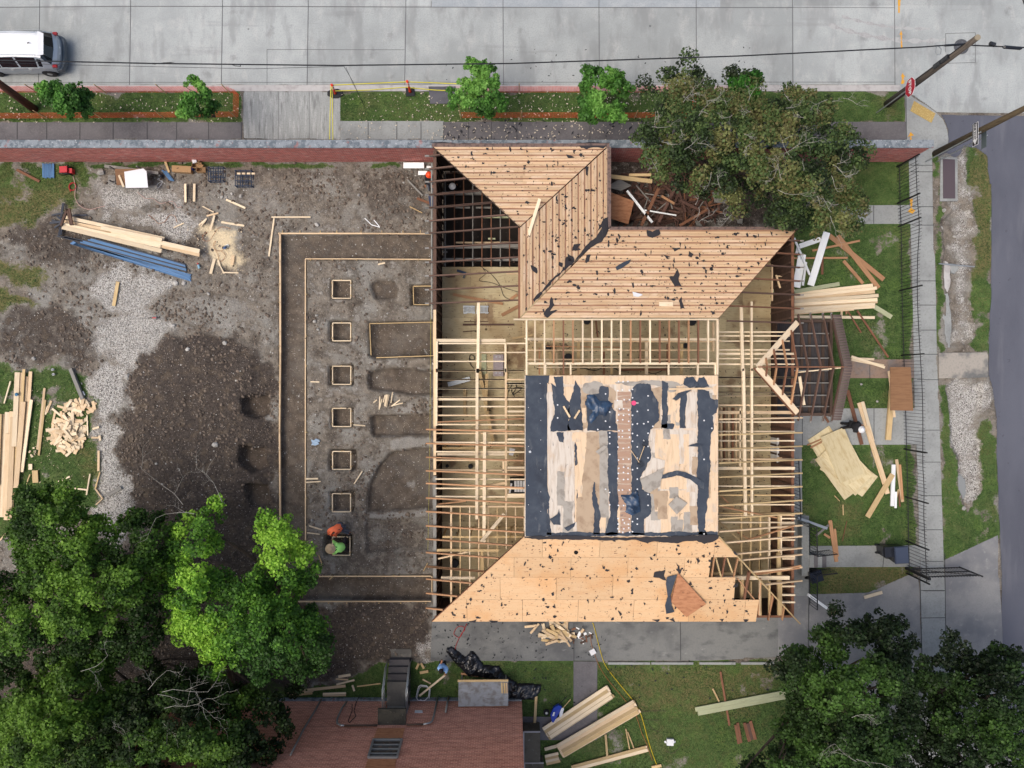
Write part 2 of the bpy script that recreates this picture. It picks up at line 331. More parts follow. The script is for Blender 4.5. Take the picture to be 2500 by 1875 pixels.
# ------------------------------------------------------------------ pits, trenches (polygon, depth, edge noise)
def B1(p): return gp('B1', p)
def C1(p): return gp('C1', p)
PITS = [
 (B1([(262,385),(1440,385),(1440,578),(465,578)])+C1([(463,1600),(463,1659),(262,1659),(262,0)]), .3, .02),
 (gp('D1', [(200,180),(1435,178),(1435,372),(200,372)]), .42, .02),
 (C1([(262,1200),(463,1200),(463,1900),(262,1900)]), .3, .02),
 (rect('B1',655,735,822,885), .42, .05), (rect('B1',650,1050,822,1215), .42, .08), (rect('B1',645,1395,828,1550), .42, .08),
 (rect('C1',660,300,828,455), .42, .04), (rect('C1',648,622,852,785), .42, .05), (rect('C1',648,948,832,1110), .42, .06), (rect('C1',612,1290,815,1445), .42, .08),
 (rect('B1',1275,772,1450,935), .4, .03), (B1([(945,1062),(1455,1050),(1455,1330),(1000,1345),(950,1320)]), .38, .05),
 (B1([(965,760),(1010,738),(1150,740),(1178,800),(1170,880),(1000,885),(975,850)]), .32, .05),
 (B1([(948,1450),(1040,1415),(1450,1430),(1450,1625),(1300,1620),(1050,1600),(950,1580)]), .35, .1),
 (C1([(965,375),(985,358),(1435,350),(1435,520),(985,525),(965,500)]), .4, .03),
 (C1([(1440,605),(1180,628),(1110,645),(1010,760),(950,900),(932,1040),(938,1112),(1180,1095),(1440,1075)]), .3, .05),
 (C1([(930,1165),(1200,1150),(1440,1155),(1440,1400),(1180,1395),(935,1420)]), .2, .08),
 (gp('C0', [(1885,215),(2060,205),(2085,240),(2085,350),(2000,400),(1895,350)]), .32, .12),
 (gp('C0', [(1880,580),(2050,590),(2075,760),(1960,790),(1870,700)]), .26, .2),
 (gp('C0', [(1900,890),(2070,900),(2100,1080),(1960,1080)]), .26, .2),
 (gp('B3', [(1570,250),(1800,150),(1850,600),(1800,1250),(1640,1270)]), .18, .3), (gp('C3', [(1600,120),(1880,100),(1890,900),(1730,1080)]), .18, .3),
]
# ------------------------------------------------------------------ ground cover masks
GRASS = [
 sp([(-900,222),(593,222),(593,300),(-900,300)]), sp([(831,222),(2210,222),(2210,300),(831,300)]),
 gp('A0', [(-1500,1250),(700,1250),(760,1400),(560,1560),(400,1659),(-1500,1700)]),
 gp('B0', [(-1500,0),(560,0),(420,100),(330,230),(180,340),(-1500,330)]), gp('B0', [(-1500,540),(30,560),(200,640),(360,690),(300,760),(60,720),(-1500,690)]),
 gp('B0', [(-1500,810),(60,815),(250,900),(80,950),(-1500,990)]),
 gp('B0', [(-1500,1390),(120,1410),(420,1400),(660,1440),(740,1659),(-1500,1659)])+gp('C0', [(760,200),(740,600),(745,1050),(500,1100),(-1500,1900)]),
 gp('A0', [(700,1250),(2300,1255),(2300,1285),(760,1300)]), gp('A1', [(0,1250),(1200,1262),(1200,1290),(500,1290),(0,1280)]),
 gp('D1', [(690,1000),(1010,850),(2212,820)])+gp('D2', [(2212,830),(3400,900)])+sp([(2700,2400),(-600,2400),(-600,1700),(500,1700)]),
 sp([(2010,385),(2225,385),(2232,1400),(2195,1460),(1960,1465),(1930,1000),(1936,560),(1900,545),(1980,500)]),
 gp('A3', [(1500,1170),(1570,1210),(1560,1659)])+gp('B3', [(1560,300),(1590,900),(1590,1300),(1540,1310),(1510,500)]),
 gp('A3', [(1760,1150),(1850,1140),(1930,1200),(1955,1659)])+gp('B3', [(1960,900),(1930,1300),(1810,1250),(1830,900),(1850,300),(1800,0)])+gp('A3', [(1790,1500)]),
 gp('C3', [(1550,90),(1600,90),(1640,500),(1700,1000),(1760,1130),(1880,900),(1880,500),(1960,400),(2005,700),(2015,1290),(1590,1480),(1570,900)]),
 gp('D1', [(-300,830),(700,1100),(-300,1900)]),
]
DRYG = [ (gp('A0', [(-900,1250),(760,1250),(700,1659),(-900,1659)]), .55), (gp('B0', [(-900,0),(600,0),(400,1000),(-900,1000)]), .9), (gp('D2', [(850,830),(3000,850),(3000,1800),(1000,1800)]), .45), (gp('D2', [(-400,830),(640,830),(640,1200),(-400,1200)]), .4), (gp('D2', [(850,830),(2300,860),(2000,1300),(1100,1250),(850,900)]), .8), (gp('D3', [(620,315),(700,100),(1300,110),(1330,165),(1010,300)]), 1.4), (gp('B3', [(1800,-300),(1960,-400),(1960,700),(1830,700)]), 1.2),
 (gp('C3', [(700,1000),(1000,1000),(1050,1330),(680,1350)]), .7), (gp('D3', [(0,830),(330,820),(340,1000),(0,1050)]), .8), (gp('B0', [(0,900),(300,850),(200,1000),(0,1050)]),.8), (gp('B0', [(150,560),(700,700),(600,850),(200,700)]),.9), (gp('C3', [(1850,400),(2000,400),(2010,900),(1880,900)]), .6),
 (gp('A3', [(1060,700),(1290,700),(1290,940),(1080,940)]), .7), (gp('C0', [(560,600),(740,600),(740,900),(620,900)]), .9)]
GRAVEL = [ (gp('A0', [(800,1470),(1180,1440),(1400,1500),(1330,1659),(770,1659)])+gp('B0', [(1320,100),(1450,200),(1500,330),(1350,430),(1180,330),(760,200),(760,40)]), 1.0),
 (gp('B0', [(760,620),(900,590),(1400,760),(1300,860),(1100,1000),(1330,1080),(1200,1250),(960,1420),(800,1300),(660,1120),(900,980),(690,860),(690,720)]), .85),
 (gp('B0', [(790,1400),(920,1400),(970,1659),(760,1659)])+gp('C0', [(940,250),(830,430),(770,400),(760,200),(665,130),(680,60),(760,0)]), 1.25), (gp('C0', [(780,470),(885,480),(850,600),(890,850),(960,900),(1035,1060),(930,1130),(1150,1230),(900,1330),(780,1300),(690,1140),(700,1060),(770,1000),(760,700)]), 1.25),
 (gp('B3', [(1650,150),(1760,60),(1830,250),(1800,700),(1790,1250),(1700,1290),(1660,1280),(1690,900),(1690,500)]), .66), (gp('A3', [(1680,1230),(1780,1210),(1820,1659),(1700,1659)]), .62),
 (gp('C3', [(1600,80),(1920,80),(1985,200),(1880,400),(1880,900),(1780,1050),(1720,1050),(1640,500)]), .8), (gp('D1', [(1390,700),(1440,640),(1440,830),(1390,820)]), .9),
 (gp('B2', [(920,-350),(1900,-350),(1900,310),(920,310)]), .25)]
PALE = [ (gp('B0', [(380,560),(760,520),(740,700),(600,740),(380,700)]), .35), (gp('A0', [(700,1400),(1500,1380),(2200,1600),(1400,1659),(700,1659)]), .5), (gp('B0', [(1000,0),(2200,0),(2100,350),(1450,330),(1100,150)]), .5), (gp('B0', [(640,900),(1300,700),(1350,1100),(1200,1250),(800,1350),(620,1150)]), .55), (C1([(1090,540),(1420,530),(1420,605),(1110,632)]), 1), (C1([(940,1120),(1200,1090),(1400,1080),(1400,1140),(1180,1170),(960,1160)]), 1), (C1([(1130,330),(1200,280),(1370,330),(1360,350),(1150,355)]), .9),
 (C1([(590,1300),(610,1290),(615,1460),(700,1480),(690,1600),(640,1600),(655,1500),(580,1440)]), .8), (C1([(590,970),(650,950),(650,1100),(760,1130),(700,1150),(620,1090)]), .8), (C1([(600,330),(650,330),(650,470),(620,460)]), .7),
 (B1([(630,1400),(640,1560),(780,1580),(800,1570),(740,1620),(620,1590),(600,1450)]), .7), (B1([(940,750),(970,740),(990,880),(950,870)]), .8), (C1([(1230,880),(1310,870),(1310,950),(1250,940)]), .8), (C1([(1180,1395),(1420,1390),(1400,1410),(1200,1415)]), .7),
 (B1([(950,1060),(1000,1040),(940,1350),(930,1200)]), .6), (gp('C0', [(2040,350),(2130,350),(2130,420),(2040,420)]), .8), (gp('B0', [(1400,850),(1900,900),(2000,1050),(1650,1130),(1350,1050),(1280,950)]), .62), (B1([(0,0),(250,20),(250,180),(100,240),(0,200)]), .6), (B1([(930,1350),(1120,1340),(1000,1420)]), .7)]
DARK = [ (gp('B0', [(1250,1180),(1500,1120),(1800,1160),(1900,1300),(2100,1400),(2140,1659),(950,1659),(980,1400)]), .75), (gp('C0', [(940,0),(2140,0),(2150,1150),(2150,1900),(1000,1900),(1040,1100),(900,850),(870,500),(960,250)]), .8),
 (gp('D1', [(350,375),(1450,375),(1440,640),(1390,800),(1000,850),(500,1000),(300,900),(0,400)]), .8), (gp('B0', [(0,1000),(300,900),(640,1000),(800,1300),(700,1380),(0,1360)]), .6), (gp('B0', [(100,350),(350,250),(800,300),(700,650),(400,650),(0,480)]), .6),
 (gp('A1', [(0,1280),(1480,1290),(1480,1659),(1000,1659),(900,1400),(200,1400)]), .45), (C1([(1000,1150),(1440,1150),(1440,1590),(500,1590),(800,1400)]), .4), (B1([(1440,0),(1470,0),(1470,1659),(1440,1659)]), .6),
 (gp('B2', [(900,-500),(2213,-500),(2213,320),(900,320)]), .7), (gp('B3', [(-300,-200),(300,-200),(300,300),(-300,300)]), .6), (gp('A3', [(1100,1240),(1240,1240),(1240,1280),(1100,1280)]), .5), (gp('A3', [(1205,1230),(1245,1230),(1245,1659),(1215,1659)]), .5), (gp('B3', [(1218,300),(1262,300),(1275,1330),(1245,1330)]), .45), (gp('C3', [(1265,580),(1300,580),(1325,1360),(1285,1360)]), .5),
 (gp('D2', [(1500,1250),(3400,1150),(3400,1900),(1300,1900)]), .3), (fp([(-50,1250),(200,1200),(420,1280),(640,1430),(640,1700),(-50,1700)]), 1.4)]  # last area paints canopy shade onto the soil under the bottom left trees
SAW = [ (gp('B0', [(1500,300),(1660,290),(1810,350),(1850,470),(1920,580),(1850,690),(1680,640),(1590,540),(1600,450),(1510,400)]), 1.15), (gp('B0', [(1380,310),(1440,280),(1500,310),(1440,345)]), .8)]
HOUSE = sp([(1075,395), (1480,395), (1480,560), (1935,560), (1935,775), (2035,775), (2035,1010), (1935,1010), (1935,1495), (1075,1495)])
def make_terrain():
    st = .085
    xs = np.arange(-27, 27.01, st); ys = np.arange(-20.5, 20.51, st)
    xs = np.concatenate([[-600,-200,-80,-40,-30], xs, [30,40,80,200,600]]); ys = np.concatenate([[-600,-200,-80,-40,-25], ys, [25,40,80,200,600]])
    X, Y = np.meshgrid(xs, ys); nx, ny = len(xs), len(ys)
    wx = (fbm(X, Y, .9, 3)-.5)*.5; wy = (fbm(X, Y, .9, 9)-.5)*.5
    def mask(p, soft=.12, warp=1.0): return sstep(-soft, soft, sdf(p, X+wx*warp, Y+wy*warp))
    g = np.zeros(X.shape)
    for q_, p in enumerate(GRASS): g = np.maximum(g, mask(p, .25, 1.2) if q_ < 2 or q_ in (7,8,9,10) else sstep(-.35,.35,sdf(p, X+wx*1.6, Y+wy*1.6)) if q_ > 10 else sstep(-.9, .9, sdf(p, X+wx*2.5, Y+wy*2.5)))
    dry = np.zeros(X.shape)
    for p, a in DRYG: dry = np.maximum(dry, a*mask(p, .7, 2))
    gv = np.zeros(X.shape)
    for p, a in GRAVEL: gv = np.maximum(gv, a*sstep(-.7, .7, sdf(p, X+wx*2.5, Y+wy*2.5)))
    pl = np.zeros(X.shape)
    for p, a in PALE: pl = np.maximum(pl, a*mask(p, .15, 1))
    dk = np.zeros(X.shape)
    for p, a in DARK: dk = np.maximum(dk, a*sstep(-.5, .5, sdf(p, X+wx*3+(fbm(X,Y,.35,91,3)-.5)*.5, Y+wy*3)))
    sw = np.zeros(X.shape)
    for p, a in SAW: sw = np.maximum(sw, a*sstep(-.35,.6, sdf(p, X+wx*1.5, Y+wy*1.5)))
    g *= 1-.5*sstep(.60, .74, fbm(X, Y, 1.2, 123, 4))
    soil = 1-g
    hs = mask(HOUSE, .1, .2)
    z = .03*(fbm(X, Y, .5, 21)-.5)*g+soil*(.16*(fbm(X, Y, 1.1, 31, 5)-.5)+.10*np.maximum(0, fbm(X, Y, .33, 41, 3)-.45)*(1-gv*.6))
    # spoil heap left of the trench
    hp = gp('C0', [(960,0),(1300,-400),(2120,-200),(2130,1150),(1400,1300),(1000,1000),(880,600)])
    z += .35*sstep(0, 1.6, sdf(hp, X+wx, Y+wy))*(.5+fbm(X, Y, 1.6, 55))
    z *= (1-hs); z -= .3*hs
    pitm = np.zeros(X.shape)
    for p, dep, ns in PITS:
        m = sstep(-.05, .09, sdf(p, X+wx*ns*4, Y+wy*ns*4)); z = z*(1-m)+m*(-dep+.05*(fbm(X, Y, .5, 61)-.5)); pitm = np.maximum(pitm, m*(dep > .25)); g = g*(1-m*(dep > .25))
    for p, dep in PAVED:
        m = sstep(.02, .14, sdf(p, X, Y)); z = z*(1-m)-dep*m; edge = sstep(-.25, .0, sdf(p, X, Y)); z = z*(1-edge)+np.minimum(z, .04)*edge
        far = (abs(X) > 29) | (abs(Y) > 24); z = np.where(far & (m > .5), -.35, z)
    me = bpy.data.meshes.new('ground')
    co = np.stack([X, Y, z], -1).reshape(-1, 3).astype(np.float32)
    me.vertices.add(nx*ny); me.vertices.foreach_set('co', co.ravel())
    a = (np.arange(ny-1)[:, None]*nx+np.arange(nx-1)[None, :]).ravel()
    idx = np.stack([a, a+1, a+nx+1, a+nx], -1); nf = len(idx)
    me.loops.add(nf*4); me.loops.foreach_set('vertex_index', idx.ravel().astype(np.int32))
    me.polygons.add(nf); me.polygons.foreach_set('loop_start', np.arange(nf, dtype=np.int32)*4); me.polygons.foreach_set('loop_total', np.full(nf, 4, np.int32))
    me.update(); me.polygons.foreach_set('use_smooth', np.ones(nf, bool))
    for nm, arr in (('g', g), ('dry', dry), ('gv', gv), ('pl', pl), ('dk', dk), ('sw', sw), ('pit', pitm)):
        at = me.attributes.new(nm, 'FLOAT', 'POINT'); at.data.foreach_set('value', arr.ravel().astype(np.float32))
    m = bpy.data.materials.new('ground_cover'); m.use_nodes = True; n = m.node_tree.nodes; L = m.node_tree.links; P = n['Principled BSDF']; P.inputs['Roughness'].default_value = .95; P.inputs['Specular IOR Level'].default_value = .15
    tc = n.new('ShaderNodeTexCoord').outputs['Object']
    def tex(sc, det=6, kind='n', rough=.6):
        if kind == 'n':
            x = n.new('ShaderNodeTexNoise'); x.inputs['Detail'].default_value = det; x.inputs['Roughness'].default_value = rough
        else: x = n.new('ShaderNodeTexVoronoi')
        x.inputs['Scale'].default_value = sc; L.new(tc, x.inputs['Vector']); return x
    def rng(o, lo, hi, a=0, b=1):
        r = n.new('ShaderNodeMapRange'); r.interpolation_type = 'SMOOTHSTEP'; r.inputs[1].default_value = lo; r.inputs[2].default_value = hi; r.inputs[3].default_value = a; r.inputs[4].default_value = b; L.new(o, r.inputs[0]); return r.outputs[0]
    def mix(f, a, b):
        x = n.new('ShaderNodeMix'); x.data_type = 'RGBA'
        for i, q in ((0, f), (6, a), (7, b)):
            if isinstance(q, (tuple, float)): x.inputs[i].default_value = q
            else: L.new(q, x.inputs[i])
        return x.outputs[2]
    def mth(op, a, b):
        x = n.new('ShaderNodeMath'); x.operation = op
        for i, q in ((0, a), (1, b)):
            if isinstance(q, (int, float)): x.inputs[i].default_value = q
            else: L.new(q, x.inputs[i])
        return x.outputs[0]
    def attr(nm): x = n.new('ShaderNodeAttribute'); x.attribute_name = nm; return x.outputs['Fac']
    n1 = tex(.6).outputs['Fac']; n2 = tex(2.3, 8).outputs['Fac']; n3 = tex(9, 8, rough=.7).outputs['Fac']; n4 = tex(26, 4, rough=.7).outputs['Fac']; v1 = tex(17, kind='v'); v2 = tex(30, kind='v')
    c = mix(rng(n2, .35, .65), K(146,138,126), K(98,91,83)); c = mix(rng(n1, .45, .65), c, K(150,148,141)); c = mix(rng(n2, .53, .66, 0, .7), c, K(172,168,160)); c = mix(rng(tex(1.1, 6).outputs['Fac'], .52, .68, 0, .7), c, K(84,76,68)); c = mix(rng(n3, .52, .72, 0, .8), c, K(86,76,68)); c = mix(rng(n4, .55, .75, 0, .7), c, K(172,162,148))
    dm = mix(rng(n3, .35, .7), K(92,84,78), K(60,54,50)); dm = mix(rng(n4, .58, .76, 0, .6), dm, K(128,114,102)); dm = mix(rng(n2, .5, .66, 0, .7), dm, K(106,94,80))
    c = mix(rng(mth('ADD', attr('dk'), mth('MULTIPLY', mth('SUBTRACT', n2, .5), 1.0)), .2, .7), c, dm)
    c = mix(rng(attr('pit'), .2, .9, 0, .75), c, mix(rng(n2, .35, .65), K(112,100,88), K(84,75,67)))
    # stone flecks
    sep = n.new('ShaderNodeSeparateColor'); L.new(v1.outputs['Color'], sep.inputs[0])
    fl = mth('MULTIPLY', rng(v1.outputs['Distance'], .30, .22), rng(sep.outputs[0], .86, .88)); c = mix(fl, c, K(190,182,172))
    sep2 = n.new('ShaderNodeSeparateColor'); L.new(v2.outputs['Color'], sep2.inputs[0])
    gr = mix(rng(n3, .4, .7), K(184,182,176), K(136,133,128)); gr = mix(rng(sep2.outputs[0], .3, .8), gr, K(218,216,210)); gr = mix(rng(sep2.outputs[1], .75, .9), gr, K(82,74,70))
    gf = rng(mth('ADD', mth('ADD', attr('gv'), mth('MULTIPLY', mth('SUBTRACT', n2, .5), 1.5)), mth('MULTIPLY', mth('SUBTRACT', n4, .5), 1.3)), .24, .74, 0, .92); c = mix(gf, c, gr)
    pf = rng(mth('ADD', attr('pl'), mth('MULTIPLY', mth('SUBTRACT', n3, .5), 1.4)), .4, .9, 0, .85); c = mix(pf, c, mix(rng(n4, .4, .7), K(170,168,162), K(130,127,121)))
    c = mix(rng(mth('ADD', attr('sw'), mth('MULTIPLY', mth('SUBTRACT', n3, .5), 1.0)), .25, .95, 0, .95), c, K(236,218,182))
    gc = mix(rng(n2, .35, .65), K(94,118,66), K(70,96,50)); gc = mix(rng(n4, .5, .75, 0, .8), gc, K(118,138,84)); gc = mix(rng(n4, .46, .3, 0, .8), gc, K(46,62,38)); gc = mix(rng(n1, .5, .72, 0, .5), gc, K(124,120,84)); gc = mix(rng(tex(.9, 5).outputs['Fac'], .5, .68, 0, .55), gc, K(104,132,66))
    dr = mix(rng(n3, .4, .65), K(136,122,86), K(104,104,66)); gc = mix(rng(mth('ADD', attr('dry'), mth('MULTIPLY', mth('SUBTRACT', n2, .5), 1.6)), .3, 1.1, 0, .8), gc, dr)
    gm = rng(mth('ADD', attr('g'), mth('ADD', mth('MULTIPLY', mth('SUBTRACT', n2, .5), .8), mth('MULTIPLY', mth('SUBTRACT', n3, .5), .8))), .38, .62); c = mix(gm, c, gc)
    L.new(c, P.inputs['Base Color'])
    bm = n.new('ShaderNodeBump'); bm.inputs['Strength'].default_value = .7; bm.inputs['Distance'].default_value = .12; L.new(mth('ADD', n3, mth('MULTIPLY', n4, .5)), bm.inputs['Height']); L.new(bm.outputs[0], P.inputs['Normal'])
    me.materials.append(m)
    o = link('ground', me, (0,0,0)); struct(o)
    return xs, ys, z, g, gv, pitm, hs
TX, TY, TZ, TG, TGV, TPIT, THS = make_terrain()
def gz(x, y, arr=None):
    arr = TZ if arr is None else arr
    i = min(max(np.searchsorted(TX, x), 1), len(TX)-1); j = min(max(np.searchsorted(TY, y), 1), len(TY)-1)
    return float(arr[j, i])
def sheet(name, poly, z, th, m, tint=.5):
    o = MB().slab([(p[0], p[1], z) for p in poly], th, tint=tint).build(name, m, origin=(0,0,0)); return struct(o)
RZ = -.12
sheet('road', north_road, RZ, .25, concrete); sheet('kerb', kerb_a, .02, .3, kerbm)
sheet('driveway_apron', apron_a, .0, .2, apron); sheet('pavement', walk_w, .03, .15, walkd, .9); sheet('pavement', walk_m, .03, .15, walkc); sheet('pavement', walk_e, .03, .15, walkd, .4)
sheet('street_corner', corner, .025, .2, walkc, .9); sheet('pavement', east_walk, .03, .15, walkc, .7)
sheet('path', walk1, .034, .15, walkc, .3); sheet('path', walk2, .034, .15, mat('clay_stained_concrete', K(150,128,112), [('noise', 1.2,(1,1,1), .4,.65, K(128,122,118), .9), ('noise', 10,(1,1,1), .5,.7, K(110,92,80), .5)]), .4); sheet('path', walk3, .034, .15, walkc, .6); sheet('path', walk4, .034, .15, walkc, .1)
sheet('side_strip', side_strip, .026, .2, walkc, .2); sheet('driveway', south_drive, .02, .2, drivec); sheet('driveway', drive_mid, .014, .2, drive2); sheet('driveway', drive_e, .010, .2, drive2)
sheet('path', pad_s1, .034, .15, walkd, .9); sheet('path', pad_s2, .03, .15, walkd, .9); sheet('side_street', side_street, -.08, .2, asphalt)
tag(MB().slab([(p[0], p[1], .1) for p in culvert], .35).build('culvert_slab', mat('stained_culvert_concrete', K(168,162,152), [('noise', .8,(1,1,1), .45,.62, K(104,106,106), .95), ('noise', 12,(1,1,1), .45,.75, K(130,128,122), .5)])), 'stained concrete slab bridging the gravel ditch between pavement and side street', 'slab')
# pale patch of kerb in front of the orange fences
for a, b in ((-60, 560), (1085, 1810)):
    sheet('kerb', sp([(a,210), (b,210), (b,222), (a,222)]), .026, .01, kerbpink)
def lines(name, segs, z, w, m):
    mb = MB()
    for a, b in segs: mb.bar(Vector((a[0], a[1], z)), Vector((b[0], b[1], z)), w, .006)
    return struct(mb.build(name, m))
pm = MB(); rp = random.Random(12); xs_ = [-900,-350,-130,93,316,541,751,990,1228,1463,1701,1937,2187,2420]
for i in range(len(xs_)-1):
    for y0, y1, xl in ((14.5,207,2188),(-300,13,9999)):
        if xs_[i+1] > xl: continue
        pm.slab([W(xs_[i]+1,y0,RZ+.002)*1.0, W(xs_[i+1]-1,y0,RZ+.002), W(xs_[i+1]-1,y1,RZ+.002), W(xs_[i]+1,y1,RZ+.002)], .001, tint=rp.random())
struct(pm.build('road_panels', concrete, origin=(0,0,0)))
tm = mat('faint_tyre_rubber', K(158,158,158), [('noise', 3,(1,1,1), .45,.6, K(176,179,178), .9), ('noise', 20,(1,1,1), .4,.6, K(180,182,181), .6)])
for k, (cx_, cy_, r_, a0_, a1_, w_) in enumerate([(2560,420,262,150,250,.35),(2560,420,300,160,235,.28),(2560,420,200,170,230,.3),(2250,-560,660,250,275,.3),(2250,-560,630,252,272,.2),(2600,520,430,185,225,.3)]):
    P_ = []; n_ = 26
    for q in range(n_+1):
        an = math.radians(a0_+(a1_-a0_)*q/n_); P_.append((cx_+math.cos(an)*r_, cy_+math.sin(an)*r_ if k < 3 or k == 5 else cy_-math.sin(an)*r_))
    A_ = [W(x, y, RZ+.004) for x, y in P_]; mb = MB()
    for q in range(n_):
        d_ = (A_[q+1]-A_[q]).normalized(); nn = Vector((-d_.y, d_.x, 0))*w_/2*(.6+.4*math.sin(q*1.7)); n2 = Vector((-d_.y, d_.x, 0))*w_/2*(.6+.4*math.sin((q+1)*1.7)); mb.face([A_[q]-nn, A_[q+1]-n2, A_[q+1]+n2, A_[q]+nn])
    if all(p.y > W(0,274).y and p.x > -26 for p in A_): struct(mb.build('tyre_mark', tm, origin=(0,0,0)))
js = []
for x in (-130, 93, 316, 541, 751, 990, 1228, 1463, 1701, 1937): js.append((W(x,13), W(x-3 if x < 1100 else x+1, 208)))
for x in (93, 316, 541, 751, 990, 1228, 1463, 1701, 1937, 2187): js.append((W(x,-300), W(x,13)))
js.append((W(2187,13), W(2188,205)))
xs_ = [-500, 0, 300, 700, 1100, 1500, 1937]; ysj = [17, 15, 12.5, 13, 14.5, 15.5, 15.5]
for i in range(6): js.append((W(xs_[i], ysj[i]), W(xs_[i+1], ysj[i+1])))
lines('road_joints', js, RZ+.006, .032, joint)
js = [(W(-500,199), W(2188,198)), (W(650,118), W(987,119)), (W(650,118), W(650,205)), (W(1937,15), W(2187,16))]
for z0 in ((1053,0,1053,13),): js.append((W(z0[0],z0[1]), W(z0[2],z0[3])))
for q in [((2312,79),(2385,77)), ((2385,77),(2385,150)), ((2385,150),(2318,152)), ((2312,79),(2312,125))]: js.append((W(*q[0]), W(*q[1])))
lines('faint_road_joints', js, RZ+.006, .02, joint)
# repaired road panel, lighter
sheet('road_patch', sp([(1053,-300),(1760,-300),(1760,14.5),(1053,13.5)]), RZ+.004, .001, mat('blue_grey_patch_concrete', K(160,168,172), [('noise', .8,(1,1,1), .4,.7, K(184,188,190), .8), ('noise', 14,(1,1,1), .4,.75, K(140,146,148), .5)]))
js = [(W(x,299), W(x,341)) for x in (43,115,196,277,360,432,510,590,899,969,1028,1083,1262,1440,1144,1200,1640,1900,1960,2080)]+[(W(2211,223), W(2212,341))]
for y in (404,420,505,550,686,745,806,865,927,1050,1128,1210,1293,1370,1442): js.append((W(2222+ (y-400)*.03,y), W(2276+(y-400)*.027,y)))
js += [(t('D3',1415,500), t('D3',1600,497)), (t('D3',1405,100), t('D3',1424,900)), (t('D3',1597,0), t('D3',1605,640)), (t('D3',1415,288), t('D3',1600,288)), (t('C3',553,1500), t('D3',545,760)), (t('D2',1455,532), t('D2',1458,828)), (t('D2',635,540),t('D2',635,832)), (t('C3',500,330), t('C3',500,590)), (t('C3',1052,308), t('C3',1052,588)), (t('C3',1135,1365), t('C3',1120,1530)), (t('B3',1050,165), t('B3',1050,305)), (t('B3',1020,1352), t('B3',1020,1495))]
lines('pavement_joints', js, .037, .03, jointd)
js = [(W(x,223), W(x,341)) for x in (680,756)]
lines('apron_joints', js, .003, .02, jointl)
# ------------------------------------------------------------------ the house being rebuilt
ZE, ZD = 3.4, 4.8; XW, XE, YS, YN, YNW, XWE, XR = -3.53, 12.64, -10.5, 6.88, 10.54, 4.28, .35
DX0, DX1, DY0, DY1 = .54, 8.72, -6.46, .36; KS = (ZD-ZE)/4.05; ZF = .7
house = thing('house_under_reconstruction', 'large house with half its roof stripped to bare rafters around a flat tar covered centre', 'house', (4.5, 0, 0))
def onp(px, py, fn):
    z = 4.0
    for _ in range(12): p = W(px, py, z); z = fn(p.x, p.y)
    return W(px, py, z)
pl_s = lambda x, y: ZE+(y-YS)*KS
pl_n = lambda x, y: ZE+(YN-y)*KS
pl_e = lambda x, y: ZE+(XWE-x)*KS*1.03
pl_w = lambda x, y: ZE+(YNW-y)*KS
# --- slope coverings
boardsheath = mat('skip_sheathing_boards', K(228,195,156), [('noise', 2,(.35,16,1), .44,.68, K(206,164,120), .8), ('noise', 1,(.5,.5,1), .45,.7, K(246,220,190), .6), ('noise', 2.6,(1,2,1), .56,.72, K(176,130,100), .6), ('fine', 7,(1,2,1), .66,.72, K(96,66,54), .85), ('fine', 12,(1,2,1), .70,.76, K(60,44,40), .9)], coord='UV', tint=.13, bump=.1)
boardgap = mat('brown_lath_gap', K(182,142,114), [('noise', 2,(.5,6,1), .45,.68, K(132,92,74), .8)], coord='UV')
plyroof = mat('bare_roof_plywood', K(227,191,148), [('noise', 1.1,(1,5,1), .45,.7, K(222,178,132), .7), ('noise', 3,(1,9,1), .5,.72, K(206,160,118), .55), ('noise', .4,(1,1,1), .5,.66, K(222,172,120), .7), ('fine', 5,(1,2,1), .66,.72, K(120,82,60), .85), ('fine', 9,(1,2.4,1), .65,.71, K(144,98,72), .8)], coord='UV', tint=.08, bump=.1)
